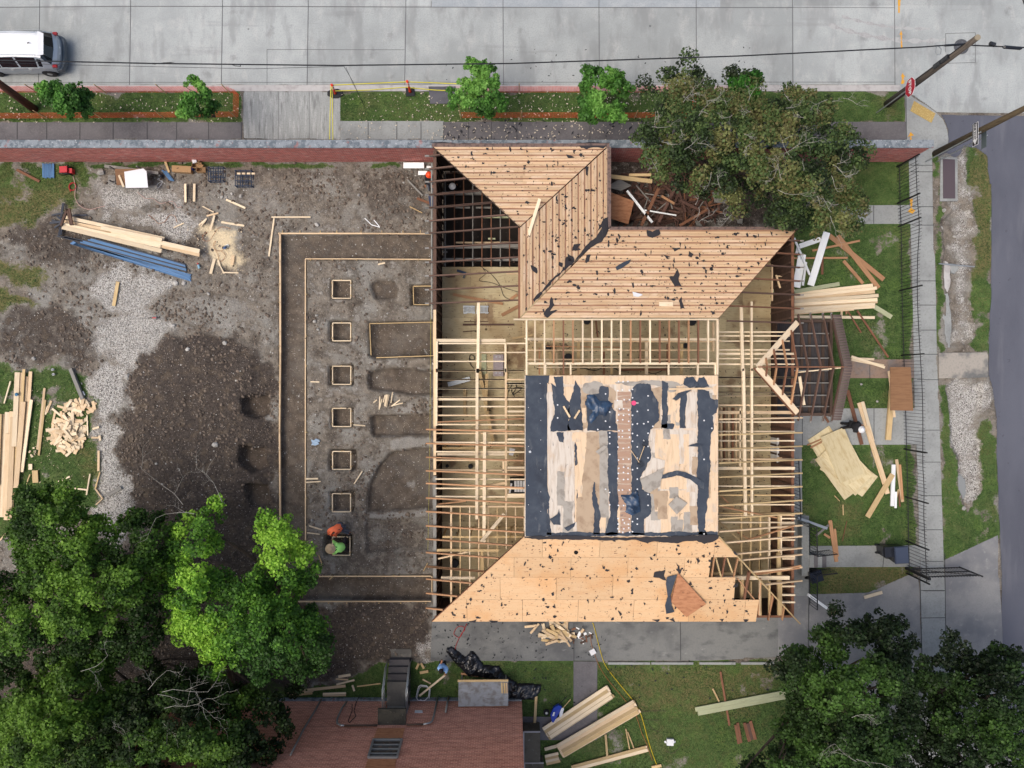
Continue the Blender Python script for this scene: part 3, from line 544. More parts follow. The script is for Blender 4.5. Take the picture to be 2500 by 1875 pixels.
def boarded(name, poly, fn, along, bw=.285, gap=.065, label=None):
    """roof slope of parallel boards clipped to a plan polygon; along = 'x' or 'y'"""
    P = [(p[0], p[1]) for p in poly]; ax = 0 if along == 'x' else 1; cr = 1-ax
    lo = min(p[cr] for p in P); hi = max(p[cr] for p in P); mb = MB(); gb = MB(); c = lo; rnd = random.Random(len(P)*3+ax)
    def span(v):
        r = []
        for i in range(len(P)):
            a, b = P[i], P[(i+1) % len(P)]
            if (a[cr] > v) != (b[cr] > v): r.append(a[ax]+(b[ax]-a[ax])*(v-a[cr])/(b[cr]-a[cr]))
        r.sort(); return r
    def pt(a, v, dz):
        x, y = (a, v) if ax == 0 else (v, a); return Vector((x, y, fn(x, y)+dz))
    i = 0
    while c < hi-.02:
        half = i % 2; w = min(bw/2-(gap/2 if half == 0 else -gap/2), hi-c-.004); v0, v1 = c+.002, c+w-(.006 if half == 0 else gap)
        if v1 > hi: v1 = hi-.002
        s0, s1 = span(v0), span(v1)
        if len(s0) >= 2 and len(s1) >= 2:
            for k in range(0, min(len(s0), len(s1))-1, 2):
                a0, b0, a1, b1 = s0[k], s0[k+1], s1[k], s1[k+1]
                L = max(b0-a0, b1-a1); cuts = [0, 1]
                if L > 3: cuts = [0]+sorted([rnd.uniform(.25, .75)])+[1]
                for q in range(len(cuts)-1):
                    f0, f1 = cuts[q], cuts[q+1]-(.004/L if L > .1 else 0)
                    dz = .035+rnd.random()*.012; ti = rnd.random(); o = rnd.random()*20
                    A, B = a0+(b0-a0)*f0, a0+(b0-a0)*f1; C, D = a1+(b1-a1)*f0, a1+(b1-a1)*f1
                    t4 = [pt(A, v0, dz), pt(B, v0, dz), pt(D, v1, dz), pt(C, v1, dz)]
                    b4 = [pt(A, v0, dz-.022), pt(B, v0, dz-.022), pt(D, v1, dz-.022), pt(C, v1, dz-.022)]
                    if ax == 1: t4 = [t4[0], t4[3], t4[2], t4[1]]; b4 = [b4[0], b4[3], b4[2], b4[1]]
                    n0 = len(mb.v); mb.v += [tuple(p) for p in b4+t4]
                    for fidx in ((3,2,1,0), (4,5,6,7), (0,1,5,4), (1,2,6,5), (2,3,7,6), (3,0,4,7)):
                        mb.f.append(tuple(n0+j for j in fidx)); mb.tint.append(ti)
                        for j in fidx:
                            p = (b4+t4)[j]; mb.uv.append((p[ax]+o, p[cr]*1.0+o))
        c += w; i += 1
    mb.build(name, boardsheath, house)
    gb.slab([(x, y, fn(x, y)+.008) for x, y in P], .02, uvf=lambda p: (p[ax], p[cr])); gb.build('roof_underlay', boardgap, house)
np_ = [(XR+.03,2.80), (8.74,2.80), (12.60,6.86), (4.31,6.86)]
boarded('roof_boards', np_, pl_n, 'x')
boarded('roof_boards', [(XR,2.84), (4.28,6.90), (4.28,10.50), (XR,6.62)], pl_e, 'y')
boarded('roof_boards', [(XW,10.54), (4.25,10.54), (XR-.02,6.66)], pl_w, 'x')
# plywood sheets of the south slope, laid in courses 1.22 m wide
def plyslope():
    P = [onp(px, py, pl_s) for px, py in [(1281,1309), (1753,1309), (1801,1357), (1736,1357), (1730,1411), (1795,1412), (1791,1466), (1853,1466), (1845,1518), (1055,1518)]]
    P[0] = Vector((DX0, DY0, pl_s(0, DY0))); P[1] = Vector((DX1, DY0, pl_s(0, DY0)))
    mb = MB(); courses = [-10.5, -9.42, -8.34, -7.40, -6.46]
    L = lambda y: XW+(y-YS)
    R = [P[8].x, None, None, P[2].x, P[1].x]
    ends = [(P[8].x, P[7].x), (P[6].x, P[5].x), (P[4].x, P[3].x), (P[2].x, P[1].x)]
    rnd = random.Random(5)
    for i in range(4):
        y0, y1 = courses[i]+.004, courses[i+1]-.004; xl0, xl1 = L(y0), L(y1); xr0, xr1 = ends[i]
        x = xl0+.8+rnd.random()*1.2; cuts = []
        while x < max(xr0, xr1)-.5: cuts.append(x); x += 2.44
        edges = [(xl0, xl1)]+[(max(c, xl1+.03) if c < xl1 else c, max(c, xl1+.03)) if c < xl1 else (c, c) for c in cuts]+[(xr0, xr1)]
        for k in range(len(edges)-1):
            (a0, a1), (b0, b1) = edges[k], edges[k+1]; g = .006
            mb.slab([Vector((a0+g, y0, pl_s(0, y0)+.03)), Vector((b0-g, y0, pl_s(0, y0)+.03)), Vector((b1-g, y1, pl_s(0, y1)+.03)), Vector((a1+g, y1, pl_s(0, y1)+.03))], .02, tint=rnd.random(), uvf=lambda p: (p[0], p[1]*1.05))
    o = mb.build('roof_plywood', plyroof, house)
    MB().lathe(onp(1406,1348,pl_s)+Vector((0,0,.05)), [(.09,0), (.09,.008)], 16).build('vent_hole', mat('dark_hole', K(16,14,14)), house)
plyslope()
# thin black felt scraps stuck to the bare slopes
def scraps(fn, poly, n, seed, rmin=.02, rmax=.095, dz=.052):
    rnd = random.Random(seed); mb = MB(); P = np.array(poly)
    x0, y0 = P.min(0)[:2]; x1, y1 = P.max(0)[:2]; done = 0
    while done < n:
        x, y = rnd.uniform(x0, x1), rnd.uniform(y0, y1)
        if sdf(poly, np.array([x]), np.array([y]))[0] < .15: continue
        r = rmin+(rmax-rmin)*rnd.random()**3.5; pts = []; k = 11; ph0 = rnd.random()*6; ex = .5+rnd.random()
        for i in range(k):
            a = ph0+i*2*math.pi/k; q = r*(.3+1.0*rnd.random()); xx, yy = x+math.cos(a)*q*ex, y+math.sin(a)*q/ex; pts.append((xx, yy, fn(xx, yy)+dz))
        done += 1
        if r*ex > rmin+(rmax-rmin)*.42 or r > .09: MB().slab(pts, .006).build('felt_scrap', feltdark, house)
        else: mb.slab(pts, .006)
    struct(mb.build('felt_crumbs', feltdark, house), 'stuff')
def felt_poly(code, pts, fn, seed, m=feltdark, dz=.06, amp=.05, step=.12, name='felt_patch'):
    P = [onp(*TP(code, x, y), fn) for x, y in pts]; P2 = jag([(p.x, p.y) for p in P], step, amp, seed)
    MB().slab([(p[0], p[1], fn(p[0], p[1])+dz) for p in P2], .008).build(name, m, house)
scraps(pl_n, np_, 420, 1); scraps(pl_e, [(XR,2.84), (4.28,6.90), (4.28,10.5), (XR,6.62)], 190, 2); scraps(pl_w, [(XW,10.54), (4.25,10.54), (XR,6.66)], 150, 3)
SP = [(XW,YS), (10.9,YS), (10.5,-9.4), (9.2,-7.4), (DX1,DY0), (DX0,DY0)]
scraps(pl_s, SP, 330, 4)
def vfn(x, y): return max(pl_e(x, y), pl_n(x, y))
felt_poly('B2', [(900,250),(915,330),(880,400),(840,450),(790,480),(700,560),(640,600),(520,710),(460,780),(390,850),(330,910),(320,890),(400,810),(470,730),(560,650),(580,560),(640,600),(720,480),(780,430),(830,370),(850,330),(800,380),(850,290)], vfn, 5)
for k, (c, p, f) in enumerate([
 ('B2', [(1195,355),(1240,370),(1290,350),(1300,385),(1240,415),(1200,400)], pl_n), ('B2', [(1430,655),(1450,700),(1440,740),(1470,790),(1410,790),(1370,720),(1340,712),(1400,710)], pl_n),
 ('B2', [(1465,865),(1475,920),(1490,960),(1455,965),(1442,900)], pl_n), ('B2', [(460,870),(485,930),(450,980),(510,970),(430,1030),(400,1000),(440,950)], pl_n), ('B2', [(235,925),(290,930),(270,975),(235,970)], pl_n),
 ('B2', [(1520,515),(1555,540),(1540,565),(1515,555)], pl_n), ('B2', [(635,465),(690,460),(660,510),(620,515)], pl_e), ('B2', [(585,535),(630,560),(640,600),(590,590)], pl_e), ('B2', [(300,625),(350,650),(350,690),(310,655)], pl_e), ('B2', [(520,600),(550,610),(540,640),(515,625)], pl_e),
 ('B2', [(730,550),(765,545),(750,600),(720,595)], pl_n), ('B2', [(1385,490),(1460,490),(1410,520)], pl_n), ('B2', [(1320,545),(1390,560),(1350,580)], pl_n),
 ('A2', [(650,1105),(915,1103),(860,1150),(790,1140),(730,1155),(690,1145)], pl_w), ('A2', [(575,1195),(640,1215),(590,1220)], pl_w), ('A2', [(725,1285),(748,1290),(740,1360),(728,1350)], pl_e), ('A2', [(280,1235),(298,1250),(285,1270)], pl_w),
 ('D2', [(1255,145),(1340,130),(1330,180),(1350,210),(1290,190),(1245,185)], pl_s), ('D2', [(1420,70),(1450,100),(1430,100)], pl_s), ('D2', [(1420,120),(1465,125),(1450,160)], pl_s), ('D2', [(1575,35),(1610,60),(1585,80)], pl_s),
 ('D2', [(1235,508),(1300,512),(1280,530)], pl_s), ('D2', [(1370,510),(1400,495),(1415,530)], pl_s), ('D2', [(1755,510),(1790,505),(1775,530)], pl_s), ('D2', [(1940,510),(1980,515),(1950,530)], pl_s), ('D2', [(975,440),(1005,470),(990,485)], pl_s), ('D2', [(0,520),(50,520),(40,535),(0,535)], pl_s), ('D1', [(1720,525),(1780,510),(1770,535)], pl_s), ('D1', [(1875,520),(1940,522),(1900,537)], pl_s)]):
    felt_poly(c, p, f, 30+k, amp=.03, step=.09)
# felt left along eaves and valley top
felt_poly('C2', [(255,1296),(600,1290),(1080,1300),(1750,1284),(1745,1310),(1640,1350),(1580,1325),(1500,1330),(1430,1348),(1250,1330),(1200,1345),(1080,1318),(700,1318),(520,1316),(255,1306)], pl_s, 71, amp=.04)
felt_poly('C2', [(1850,1395),(1880,1410),(1905,1445),(1870,1430)], pl_s, 72, amp=.02)
EAVE = mat('grey_eave_board', K(120,100,92), [('noise', 2,(3,3,1), .45,.65, K(70,62,62), .8)])
MB().bar((XW,10.54,ZE+.05),(4.3,10.54,ZE+.05),.16,.03).build('eave_board', EAVE, house)
MB().bar((4.27,6.9,ZE+.06),(4.27,10.46,ZE+.06),.2,.03).build('eave_board', EAVE, house)
MB().bar((4.3,6.87,ZE+.06),(12.62,6.87,ZE+.06),.14,.03).build('eave_board', EAVE, house)
felt_poly('A1', [(1420,1100),(1700,1105),(2212,1108),(2212,1122),(2100,1116),(1900,1125),(1600,1112),(1480,1118)], pl_w, 73, amp=.03)
# loose plywood sheet with felt on the south slope
mb = MB(); pp = [onp(*TP('D2', x, y), pl_s)+Vector((0,0,dz)) for x, y, dz in [(1435,150,.10),(1650,385,.16),(1500,490,.10),(1380,370,.22),(1375,330,.28)]]
tag(mb.slab(pp, .02).build('plywood_sheet', plyorange), 'torn orange plywood sheet lying askew on the south roof slope', 'plywood sheet')
pp = [onp(*TP('D2', x, y), pl_s)+Vector((0,0,dz)) for x, y, dz in [(1350,180,.12),(1425,160,.14),(1400,230,.2),(1375,330,.12),(1395,350,.1),(1385,400,.1),(1408,450,.1),(1345,465,.1),(1335,400,.1),(1355,330,.1),(1340,230,.12)]]
tag(mb.__class__().slab(pp, .01).build('felt_strip', felt), 'crumpled black felt strip beside the torn plywood sheet on the south slope', 'roofing felt')
# --- flat deck
deckt = mat('weathered_deck_boards', K(222,202,178), [('noise', .9,(5,.5,1), .42,.66, K(220,214,202), .8), ('noise', 1.6,(4,.5,1), .5,.7, K(168,144,120), .6), ('noise', .8,(1,1,1), .52,.72, K(190,150,120), .5), ('noise', 7,(1,1,1), .62,.68, K(96,84,76), .6)], bump=.1)
MB().slab([(DX0,DY0,ZD+.01),(DX1,DY0,ZD+.01),(DX1,DY1,ZD+.01),(DX0,DY1,ZD+.01)], .12).build('roof_deck', deckt, house, origin=(0,0,0))
zt = ZD+.02
DECKC = {'w': mat('whitish_deck_strip', K(218,208,194), [('noise', 2,(4,.5,1), .45,.65, K(190,174,156), .8), ('noise', 1.2,(1.5,1,1), .5,.68, K(204,178,150), .7), ('noise', 3.5,(2,.6,1), .60,.68, K(140,134,128), .7), ('fine', 5,(1,1,1), .72,.76, K(84,76,72), .8)]), 'p': mat('fresh_deck_plywood', K(232,204,170), [('noise', 2,(4,.5,1), .45,.68, K(210,182,148), .8), ('noise', 1.3,(1,1,1), .52,.68, K(204,190,172), .8), ('noise', 3.5,(2,.6,1), .60,.68, K(150,130,112), .7), ('fine', 5,(1,1,1), .70,.75, K(110,86,66), .7)]), 'r': mat('red_brown_deck_boards', K(178,146,124), [('noise', 1.5,(.5,5,1), .45,.65, K(146,112,94), .8), ('noise', 1.5,(.5,5,1), .5,.62, K(204,186,166), .9), ('noise', 3,(1,1,1), .58,.66, K(96,98,102), .6)]), 't': mat('tan_stained_deck', K(186,164,138), [('noise', 2,(1,1,1), .45,.65, K(156,132,108), .8)]), 'g': mat('grey_stained_deck', K(172,166,156), [('noise', 2.4,(1,1,1), .45,.65, K(140,132,122), .8)])}
def dk(pts, key, dz, amp=.03, seed=0, name=None, step=.1):
    m = felt if key == 'f' else DECKC[key]
    P = [t('C2', x, y, zt+dz) for x, y in pts]; P = [(min(max(p.x, DX0), DX1), min(max(p.y, DY0), DY1)) for p in P]
    P2 = jag(P, step, amp, seed) if amp else P
    P2 = [(min(max(p[0], DX0), DX1), min(max(p[1], DY0), DY1)) for p in P2]
    MB().slab([(p[0], p[1], zt+dz) for p in P2], .006).build(name or ('felt_sheet' if key == 'f' else 'deck_panel'), m, house)
R4 = lambda a, b, c, d: [(a,b),(c,b),(c,d),(a,d)]
dk(R4(262,52,430,1285), 'f', 0, 0); dk(R4(430,52,1745,120), 'p', 0, .01, 1)
dk([(430,180),(480,180),(470,480),(640,490),(640,1280),(450,1275),(435,1000)], 'w', .002, .02, 2); dk(R4(640,490,740,1280), 'p', .002, .02, 3); dk([(735,490),(900,480),(900,600),(840,900),(840,1280),(700,1280),(700,860)], 't', .003, .03, 4)
dk([(690,150),(900,130),(960,180),(950,300),(700,480),(690,400)], 't', .002, .04, 5); dk(R4(975,180,1075,1275), 'r', .004, .01, 6); dk(R4(830,480,900,1275), 'g', .004, .02, 7)
dk([(1215,460),(1560,480),(1590,560),(1590,1280),(1180,1280),(1190,1150),(1225,1100),(1225,640),(1210,560)], 'w', .002, .03, 8); dk(R4(1305,505,1525,930), 'p', .005, .01, 9); dk(R4(1305,940,1525,1280), 'p', .005, .01, 10); dk(R4(1228,930,1300,1170), 'g', .006, .01, 11)
dk([(1225,150),(1320,140),(1300,300),(1310,460),(1225,460)], 't', .003, .03, 12); dk(R4(1360,180,1450,460), 'p', .003, .01, 13); dk(R4(1500,180,1585,460), 'w', .003, .01, 14); dk([(1750,120),(1750,1282),(1640,1282),(1660,1080),(1690,800),(1690,500),(1730,360),(1740,240),(1700,150)], 'p', .003, .03, 15)
dk([(1050,100),(1250,90),(1400,100),(1480,150),(1400,180),(1250,130),(1100,140),(950,110)], 'g', .004, .05, 16); dk([(720,110),(800,95),(860,130),(830,200),(760,200),(700,160)], 'g', .004, .05, 17)
rk = random.Random(77)
for k in range(46):
    x = rk.uniform(440,1700); y = rk.uniform(90,1200)
    if 960 < x < 1085: continue
    w_ = rk.uniform(25,75); h_ = rk.uniform(60,330); dk(R4(x,y,min(x+w_,1740),min(y+h_,1275)), rk.choice('wtggpt'), .0075+.00005*k, .03, 300+k, step=.08)
FELT = [
 [(480,60),(552,60),(555,200),(600,270),(590,420),(610,480),(455,485),(455,440),(485,330),(470,180),(450,110),(500,140)],
 [(645,90),(685,150),(690,300),(705,480),(590,480),(600,260),(630,180)],
 [(505,490),(556,490),(557,570),(520,560)], [(740,200),(830,190),(835,140),(900,140),(905,260),(960,330),(970,480),(740,480),(735,380)],
 [(895,480),(972,490),(975,1280),(880,1280),(915,1130),(900,900)], [(1075,170),(1130,120),(1225,120),(1250,200),(1290,260),(1295,400),(1225,470),(1215,560),(1230,680),(1190,760),(1150,850),(1160,930),(1225,960),(1228,1120),(1175,1160),(1185,1282),(1078,1282)],
 [(1315,90),(1362,110),(1362,330),(1350,460),(1310,460)], [(1450,200),(1505,180),(1500,460),(1455,460)], [(1310,430),(1410,430),(1400,465),(1310,465)],
 [(1588,150),(1680,170),(1700,230),(1748,240),(1735,340),(1700,360),(1715,450),(1690,520),(1690,760),(1670,1000),(1650,1130),(1640,1240),(1665,1282),(1590,1282)],
 [(790,870),(800,880),(800,960),(830,1060),(835,1282),(785,1282),(795,1100),(780,980)], [(645,570),(660,600),(660,740),(645,750),(638,640)], [(655,930),(665,1000),(655,1000)], [(1500,60),(1560,90),(1550,140),(1480,130)], [(1600,70),(1640,60),(1680,140),(1560,150)],
 [(430,52),(446,52),(446,120),(430,110)], [(430,900),(450,1000),(440,1120),(460,1285),(425,1285)], [(262,1262),(1745,1262),(1745,1290),(262,1296)]]
for k, p in enumerate(FELT): dk(p, 'f', .012, .035, 50+k, step=.07)
for k, p in enumerate([[(1490,75),(1560,65),(1600,130),(1530,150),(1480,120)], [(1395,235),(1440,190),(1545,165),(1500,200),(1430,245)], [(1515,600),(1580,575),(1640,585),(1600,605)], [(560,1230),(650,1185),(640,1220),(590,1255)], [(450,1160),(510,1120),(520,1080),(530,1130),(535,1210),(480,1205)], [(1307,820),(1430,788),(1500,800),(1560,830),(1640,880),(1640,930),(1590,900),(1520,850),(1430,825),(1310,855)]]):
    P = jag([tuple(t('C2', x, y, ZD+.1))[:2] for x, y in p], .1, .02, k); tag(MB().slab([(q[0], q[1], zt+.04+.03*math.sin(i)) for i, q in enumerate(P)], .006).build('felt_strip', felt), ['loose felt flap at the north east corner of the flat roof', 'folded felt strip under the thin orange board on the flat roof', 'small dark felt piece near the east side of the flat roof', 'slim felt scrap near the south west corner of the flat roof', 'torn square of felt by the south west part of the flat roof', 'long curved black felt strip on the pale east part of the flat roof'][k], 'roofing felt')
rnd = random.Random(9)
class _NB:
    n = 0; rest = MB()
    def lathe(s, *a):
        s.n += 1
        if s.n <= 98: MB().lathe(*a).build('washer', whitepl, house)
        else: s.rest.lathe(*a)
nb = _NB()
for x in (980, 1017, 1060):
    for y in (100,165,245,315,355,400,480,530,610,700,765,805,850,935,1060,1160,1195,1230,1262): 
        if not (y > 960 and y < 1050): nb.lathe(t('C2', x+rnd.uniform(-8,8), y+rnd.uniform(-6,6), zt+.022), [(.035,0),(.035,.006)], 8)
for x, ys in ((880,(195,405,930)), (912,(335,450,497,527,578,662,955,1050)), (1088,(160,225,360,430,500,560,780,1180,1258)), (1125,(330,425,515,603,690,768,852,930,1158,1200)), (1208,(210,320,410,498,600,688,970,1055)), (1175,(555,425)), (375,(115,)), (380,(230,400,550,780,950,1100)), (285,(1050,600,300,900)), (510,(280,380)), (1245,(445,)), (820,(470,)), (1700,(460,)), (1640,(1275,400,700))):
    for y in ys: nb.lathe(t('C2', x, y, zt+.022), [(.035 if x > 400 else .015,0),(.03 if x > 400 else .015,.006)], 8)

struct(nb.rest.build('washer_rest', whitepl, house), 'stuff')
MB().slab([(-3.38,5.4,-.18),(4.1,5.4,-.18),(4.1,10.3,-.18),(-3.38,10.3,-.18)],.1).build('crawl_space_shade', mat('crawl_space_shade_soil', K(46,40,37), [('noise',1.5,(1,1,1),.45,.65,K(30,27,26),.8),('noise',5,(1,1,1),.62,.7,K(92,84,76),.6)]), house, origin=(0,0,0))  # near-black sheet: shade below the open joists put into the soil colour
# --- floors, crawl space, walls
fy = MB(); rnd = random.Random(3)
y = -10.25
while y < 5.6:
    y1 = min(y+1.22, 5.61); x = -3.35-rnd.random()*1.2
    while x < 12.4:
        x1 = min(x+2.44, 12.4); xa = max(x, -3.35)
        if x1-xa > .05: fy.slab([(xa+.003,y+.003,ZF),(x1-.003,y+.003,ZF),(x1-.003,y1-.003,ZF),(xa+.003,y1-.003,ZF)], .03, tint=rnd.random())
        x += 2.44
    y += 1.22
fy.slab([(4.3,5.62,ZF),(12.4,5.62,ZF),(12.4,6.6,ZF),(4.3,6.6,ZF)], .03)
fy.build('floor', floorply, house, origin=(0,0,0))
for k in range(17):
    x = -3.2+k*.44; MB().bar((x,5.64,ZF-.1),(x,10.2,ZF-.1),.045,.2).build('floor_joist', oldwood if k % 3 else greywood, house)
for y in (6.0, 9.2): MB().bar((-3.35,y,ZF-.3),(4.1,y,ZF-.3),.14,.2).build('floor_beam', greywood, house)
MB().bar((-3.4,6.55,ZF-.05),(3.6,6.7,ZF-.05),.16,.05).build('floor_beam', greywood, house)
for a, b, c_, d, z in [(1610,180,1730,180,.5),(1775,180,1905,180,.5),(1795,253,2110,255,.55),(1745,58,1820,58,.6),(1620,450,2060,450,.5),(1640,480,2115,492,.4),(1520,522,1555,522,.6),(1870,420,1925,420,.6)]:
    MB().bar(t('B1',a,b,z), t('B1',c_,d,z), .08, .04).build('blocking', [pine2, treated, greywood][int(a) % 3], house)
wallm = mat('dark_board_wall', K(78,60,52), [('noise', 2,(1,1,9), .45,.68, K(60,44,40), .8), ('noise', 6,(1,1,1), .55,.7, K(120,96,84), .4)], bump=.2)
wallp = mat('brown_stud_wall', K(122,92,76), [('noise', 2,(1,1,9), .45,.68, K(84,60,50), .8)], bump=.2)
def wall(a, b, z0, z1, th=.05, m=wallm, studs=True, sm=stain, inside=1, sp=.41):
    a = Vector((a[0], a[1], 0)); b = Vector((b[0], b[1], 0)); d = (b-a).normalized(); L = (b-a).length; nrm = Vector((-d.y, d.x, 0))*inside
    MB().bar(a+Vector((0,0,(z0+z1)/2)), b+Vector((0,0,(z0+z1)/2)), th, z1-z0).build('wall', m, house)
    if studs:
        sb = MB(); x = .05
        while x < L: p = a+d*x+nrm*(.05+th/2+.002); sb.bar(p+Vector((0,0,z0)), p+Vector((0,0,z1-.04)), .045, .09, up=(d.x, d.y, 0)); x += sp
        sb.build('stud_row', sm, house)
XWL = -3.43; XEL = 12.47
wall((XWL,-10.3), (XWL,10.4), 0, 3.2, inside=-1); wall((XEL,-10.3), (XEL,-1.5), 0, 3.2, inside=1, m=wallp); wall((XEL,2.9), (XEL,6.75), 0, 3.2, inside=1); wall((XEL,-1.5), (XEL,2.9), 0, 1.3, studs=False)
wall((XWL,-10.33), (XEL,-10.33), 0, 3.2, inside=1, studs=False); wall((XWL,10.42), (4.15,10.42), 0, 3.2, inside=-1, studs=True); wall((4.17,6.75), (4.17,10.3), 0, 3.2, studs=False); wall((4.3,6.75), (XEL,6.75), 0, 3.2, studs=False)
def plate(p0, p1, m, w=.1, h=.05): MB().bar(p0, p1, w, h).build('top_plate', m, house)
plate((XWL,-10.3,3.23), (XWL,-4.1,3.23), greywood, .14); plate((XWL,3.3,3.23), (XWL,10.4,3.23), stain, .14); plate((XWL,-4.05,3.23), (XWL,3.3,3.23), pine2, .12)
plate((XWL-.14,2.9,3.24), (XWL-.14,9.8,3.24), greywood, .06)
plate((XEL,-10.3,3.23), (XEL,6.8,3.23), oldwood, .12); plate((XWL,-10.33,3.23), (XEL,-10.33,3.23), oldwood, .1)
# --- rafters of the west slope (old, brown)
def rafter(x0, x1, y, m, z0=None, w=.06, h=.13, east=False, name='rafter'):
    f = (lambda x: ZE+(x-XW)*KS) if not east else (lambda x: ZE+(XE-x)*KS)
    MB().bar((x0,y,f(x0)-.06), (x1,y,f(x1)-.06), w, h).build(name, m, house)
def yat(code, yy, z=3.38): return t(code, 0, yy, z).y
ZR = 3.36
for i, (c, yy) in enumerate([('A1',1200),('A1',1300),('A1',1400),('A1',1500),('A1',1600),('B1',80),('B1',180),('B1',280),('B1',375),('B1',490),('B1',600),('B1',705),('B1',812),('B1',918)]):
    y = yat(c, yy); xe = XR-.03 if y < 6.62 else XW+(YNW-y)-.05
    rafter(-3.66, xe, y, stain)
    MB().bar((-3.86,y,3.31),(-3.42,y,3.33),.07,.05).build('rafter_tail', greywood, house)
for i, (c, yy) in enumerate([('C1',470),('C1',578),('C1',685),('C1',790),('C1',887),('C1',1000),('C1',1105),('C1',1215),('C1',1318),('C1',1422),('C1',1530),('C1',1635),('D1',110),('D1',205),('D1',315),('D1',430)]):
    if c == 'C1' and yy == 1635: continue
    y = yat(c, yy); xe = DX0-.03 if y > -6.4 else XW+(y-YS)-.06
    if xe > -3.4: rafter(-3.8, xe, y, redwood)
# hips
def hipb(p0, p1, m, w=.05, h=.16): MB().bar(p0, p1, w, h).build('hip_rafter', m, house)
hipb((XW,YNW,ZE-.06), (XR,6.66,ZD-.10), darkwood); hipb((XW,YS,ZE-.08), (DX0,DY0,ZD-.1), oldwood); hipb((DX1+.02,DY0+.02,ZD-.02), (XE+.1,YS-.1,ZE-.04), pine3, .05, .14)
MB().bar((XR-.03,2.8,ZD-.1), (XR-.03,6.6,ZD-.1), .05, .2).build('ridge_board', oldwood, house)
MB().bar((XR-.06,2.74,ZD-.04), (XR-.06,6.6,ZD-.02), .06, .06).build('ridge_board', oldwood, house)
MB().bar((XR+.02,2.75,ZD-.1), (8.78,2.75,ZD-.1), .04, .2).build('ridge_board', oldwood, house)
hipb((8.74,2.8,ZD-.12), (XE,6.88,ZE-.1), oldwood)
# --- new ceiling joists, west part
ZC = 3.27
def cj(code, x0, y0, x1, y1, w=7, z=ZC, m=pine, h=.14, name='ceiling_joist'):
    MB().bar(t(code,x0,y0,z), t(code,x1,y1,z), w*Q*(H-z)/H*(1.3 if w < 10 else 1.1), h).build(name, m, house)
for yy, x1 in ((1297,2160),(1366,2008),(1436,2160),(1505,2000),(1575,2150),(1645,2150)): cj('B1', 1470, yy, x1, yy)
for yy in (15,84,154,222,292,360,430,498,568,640,705,780,850,922,985): cj('C1', 1465, yy, 2150, yy+(3 if yy > 400 else 0), 8, m=[pine,pine2][yy % 3 == 0])
cj('B1', 1472,1205,2005,1205,22); cj('B1',1472,1228,2160,1228,8, z=ZC-.02)
cj('C1',1475,236,2150,236,16, z=ZC-.03); cj('C1',1478,660,2005,660,16, z=ZC-.04); cj('C1',1470,1062,2150,1062,12, m=pine2)
for yy in (115, 330, 545, 763, 972): cj('C1', 2000, yy, 2150, yy, 14, z=ZC-.02)
cj('B1', 2008,1535,2150,1535,14, z=ZC-.02); cj('B1',2150,1190,2212,1190,8); cj('C1', 1815, 475, 2008, 475, 12, m=pine2, z=ZC+.1)
for c, x0,y0,x1,y1,w,m,z in [('C1',1785,-1350+1350,1782,1160,20,pine,ZC+.16),('B1',1797,905,1790,1455,20,pine,ZC+.16),('C1',1843,490,1838,1340,22,pine,ZC+.16),('B1',2003,1228,2003,1450,14,pine,ZC+.02),('C1',2006,0,2008,1090,14,pine2,ZC+.02),('B1',1476,1210,1474,1450,12,pine,ZC+.06),('C1',1474,0,1472,440,12,pine,ZC+.06),('C1',1988,700,1988,800,12,pine2,ZC)]:
    cj(c,x0,y0,x1,y1,w,z,m,name='strongback_board')
cj('B1', 1790,1455,1790,1422,20,z=ZC+.16,name='strongback_board')
# south west jack grid
for x in (1585,1655,1728,1798,1870,1940,2010,2080,2148):
    p0 = t('C1', x, 1062, ZC); yb = YS+(p0.x-XW)-.1
    MB().bar(p0, (p0.x, yb, ZC), (.08 if x == 1585 else .045), .12).build('ceiling_joist', [pine,pine2,pine3][x % 3], house)
cj('C1',1475,1400,1950,1400,18,m=pine3); cj('D1',1508,190,1770,190,18,m=pine); cj('C1',1815,1400,1828,1590,26,m=pine3,z=ZC-.1); cj('C1',1995,1120,1815,1335,22,z=ZC+.3,m=pine); cj('C1',1485,1465,1720,1410,10,z=ZC,m=pine2)
cj('C1',1480,1045,1700,1020,8,m=redwood,z=ZC-.2); cj('C1',1810,915,2005,880,18,m=pine2,z=ZC-.5); cj('C1',1480,112+300,2150,385,7,m=redwood,z=ZC+.2); cj('C1',1420,470,1900,478,9,m=redwood,z=ZC+.2); cj('C1',1860,40,1850,330,20,z=1.2,m=pine3); cj('C1',1800,0,1905,560,22,z=1.0,m=pine3); cj('C1',1690,150,1690,360,20,z=.8,m=pine3)
# interior lower walls (new partitions seen between the joists)
for c,x0,y0,x1,y1 in [('C1',1520,615,2005,612),('C1',1520,1298,2150,1298),('B1',2005,1240,2005,1455),('C1',2012,30,2012,560)]:
    a, b = t(c,x0,y0,2.9), t(c,x1,y1,2.9); MB().bar(a, b, .09, .05).build('partition_plate', pine3, house); MB().bar(Vector((a.x,a.y,ZF+.03)), Vector((b.x,b.y,ZF+.03)), .09, .05).build('partition_plate', pine3, house)
    sb = MB(); n = int((b-a).length/.61)
    for i in range(n+1): p = a+(b-a)*(i/max(n,1)); sb.bar((p.x,p.y,ZF+.05),(p.x,p.y,2.87),.045,.09)
    sb.build('partition_studs', pine3, house)
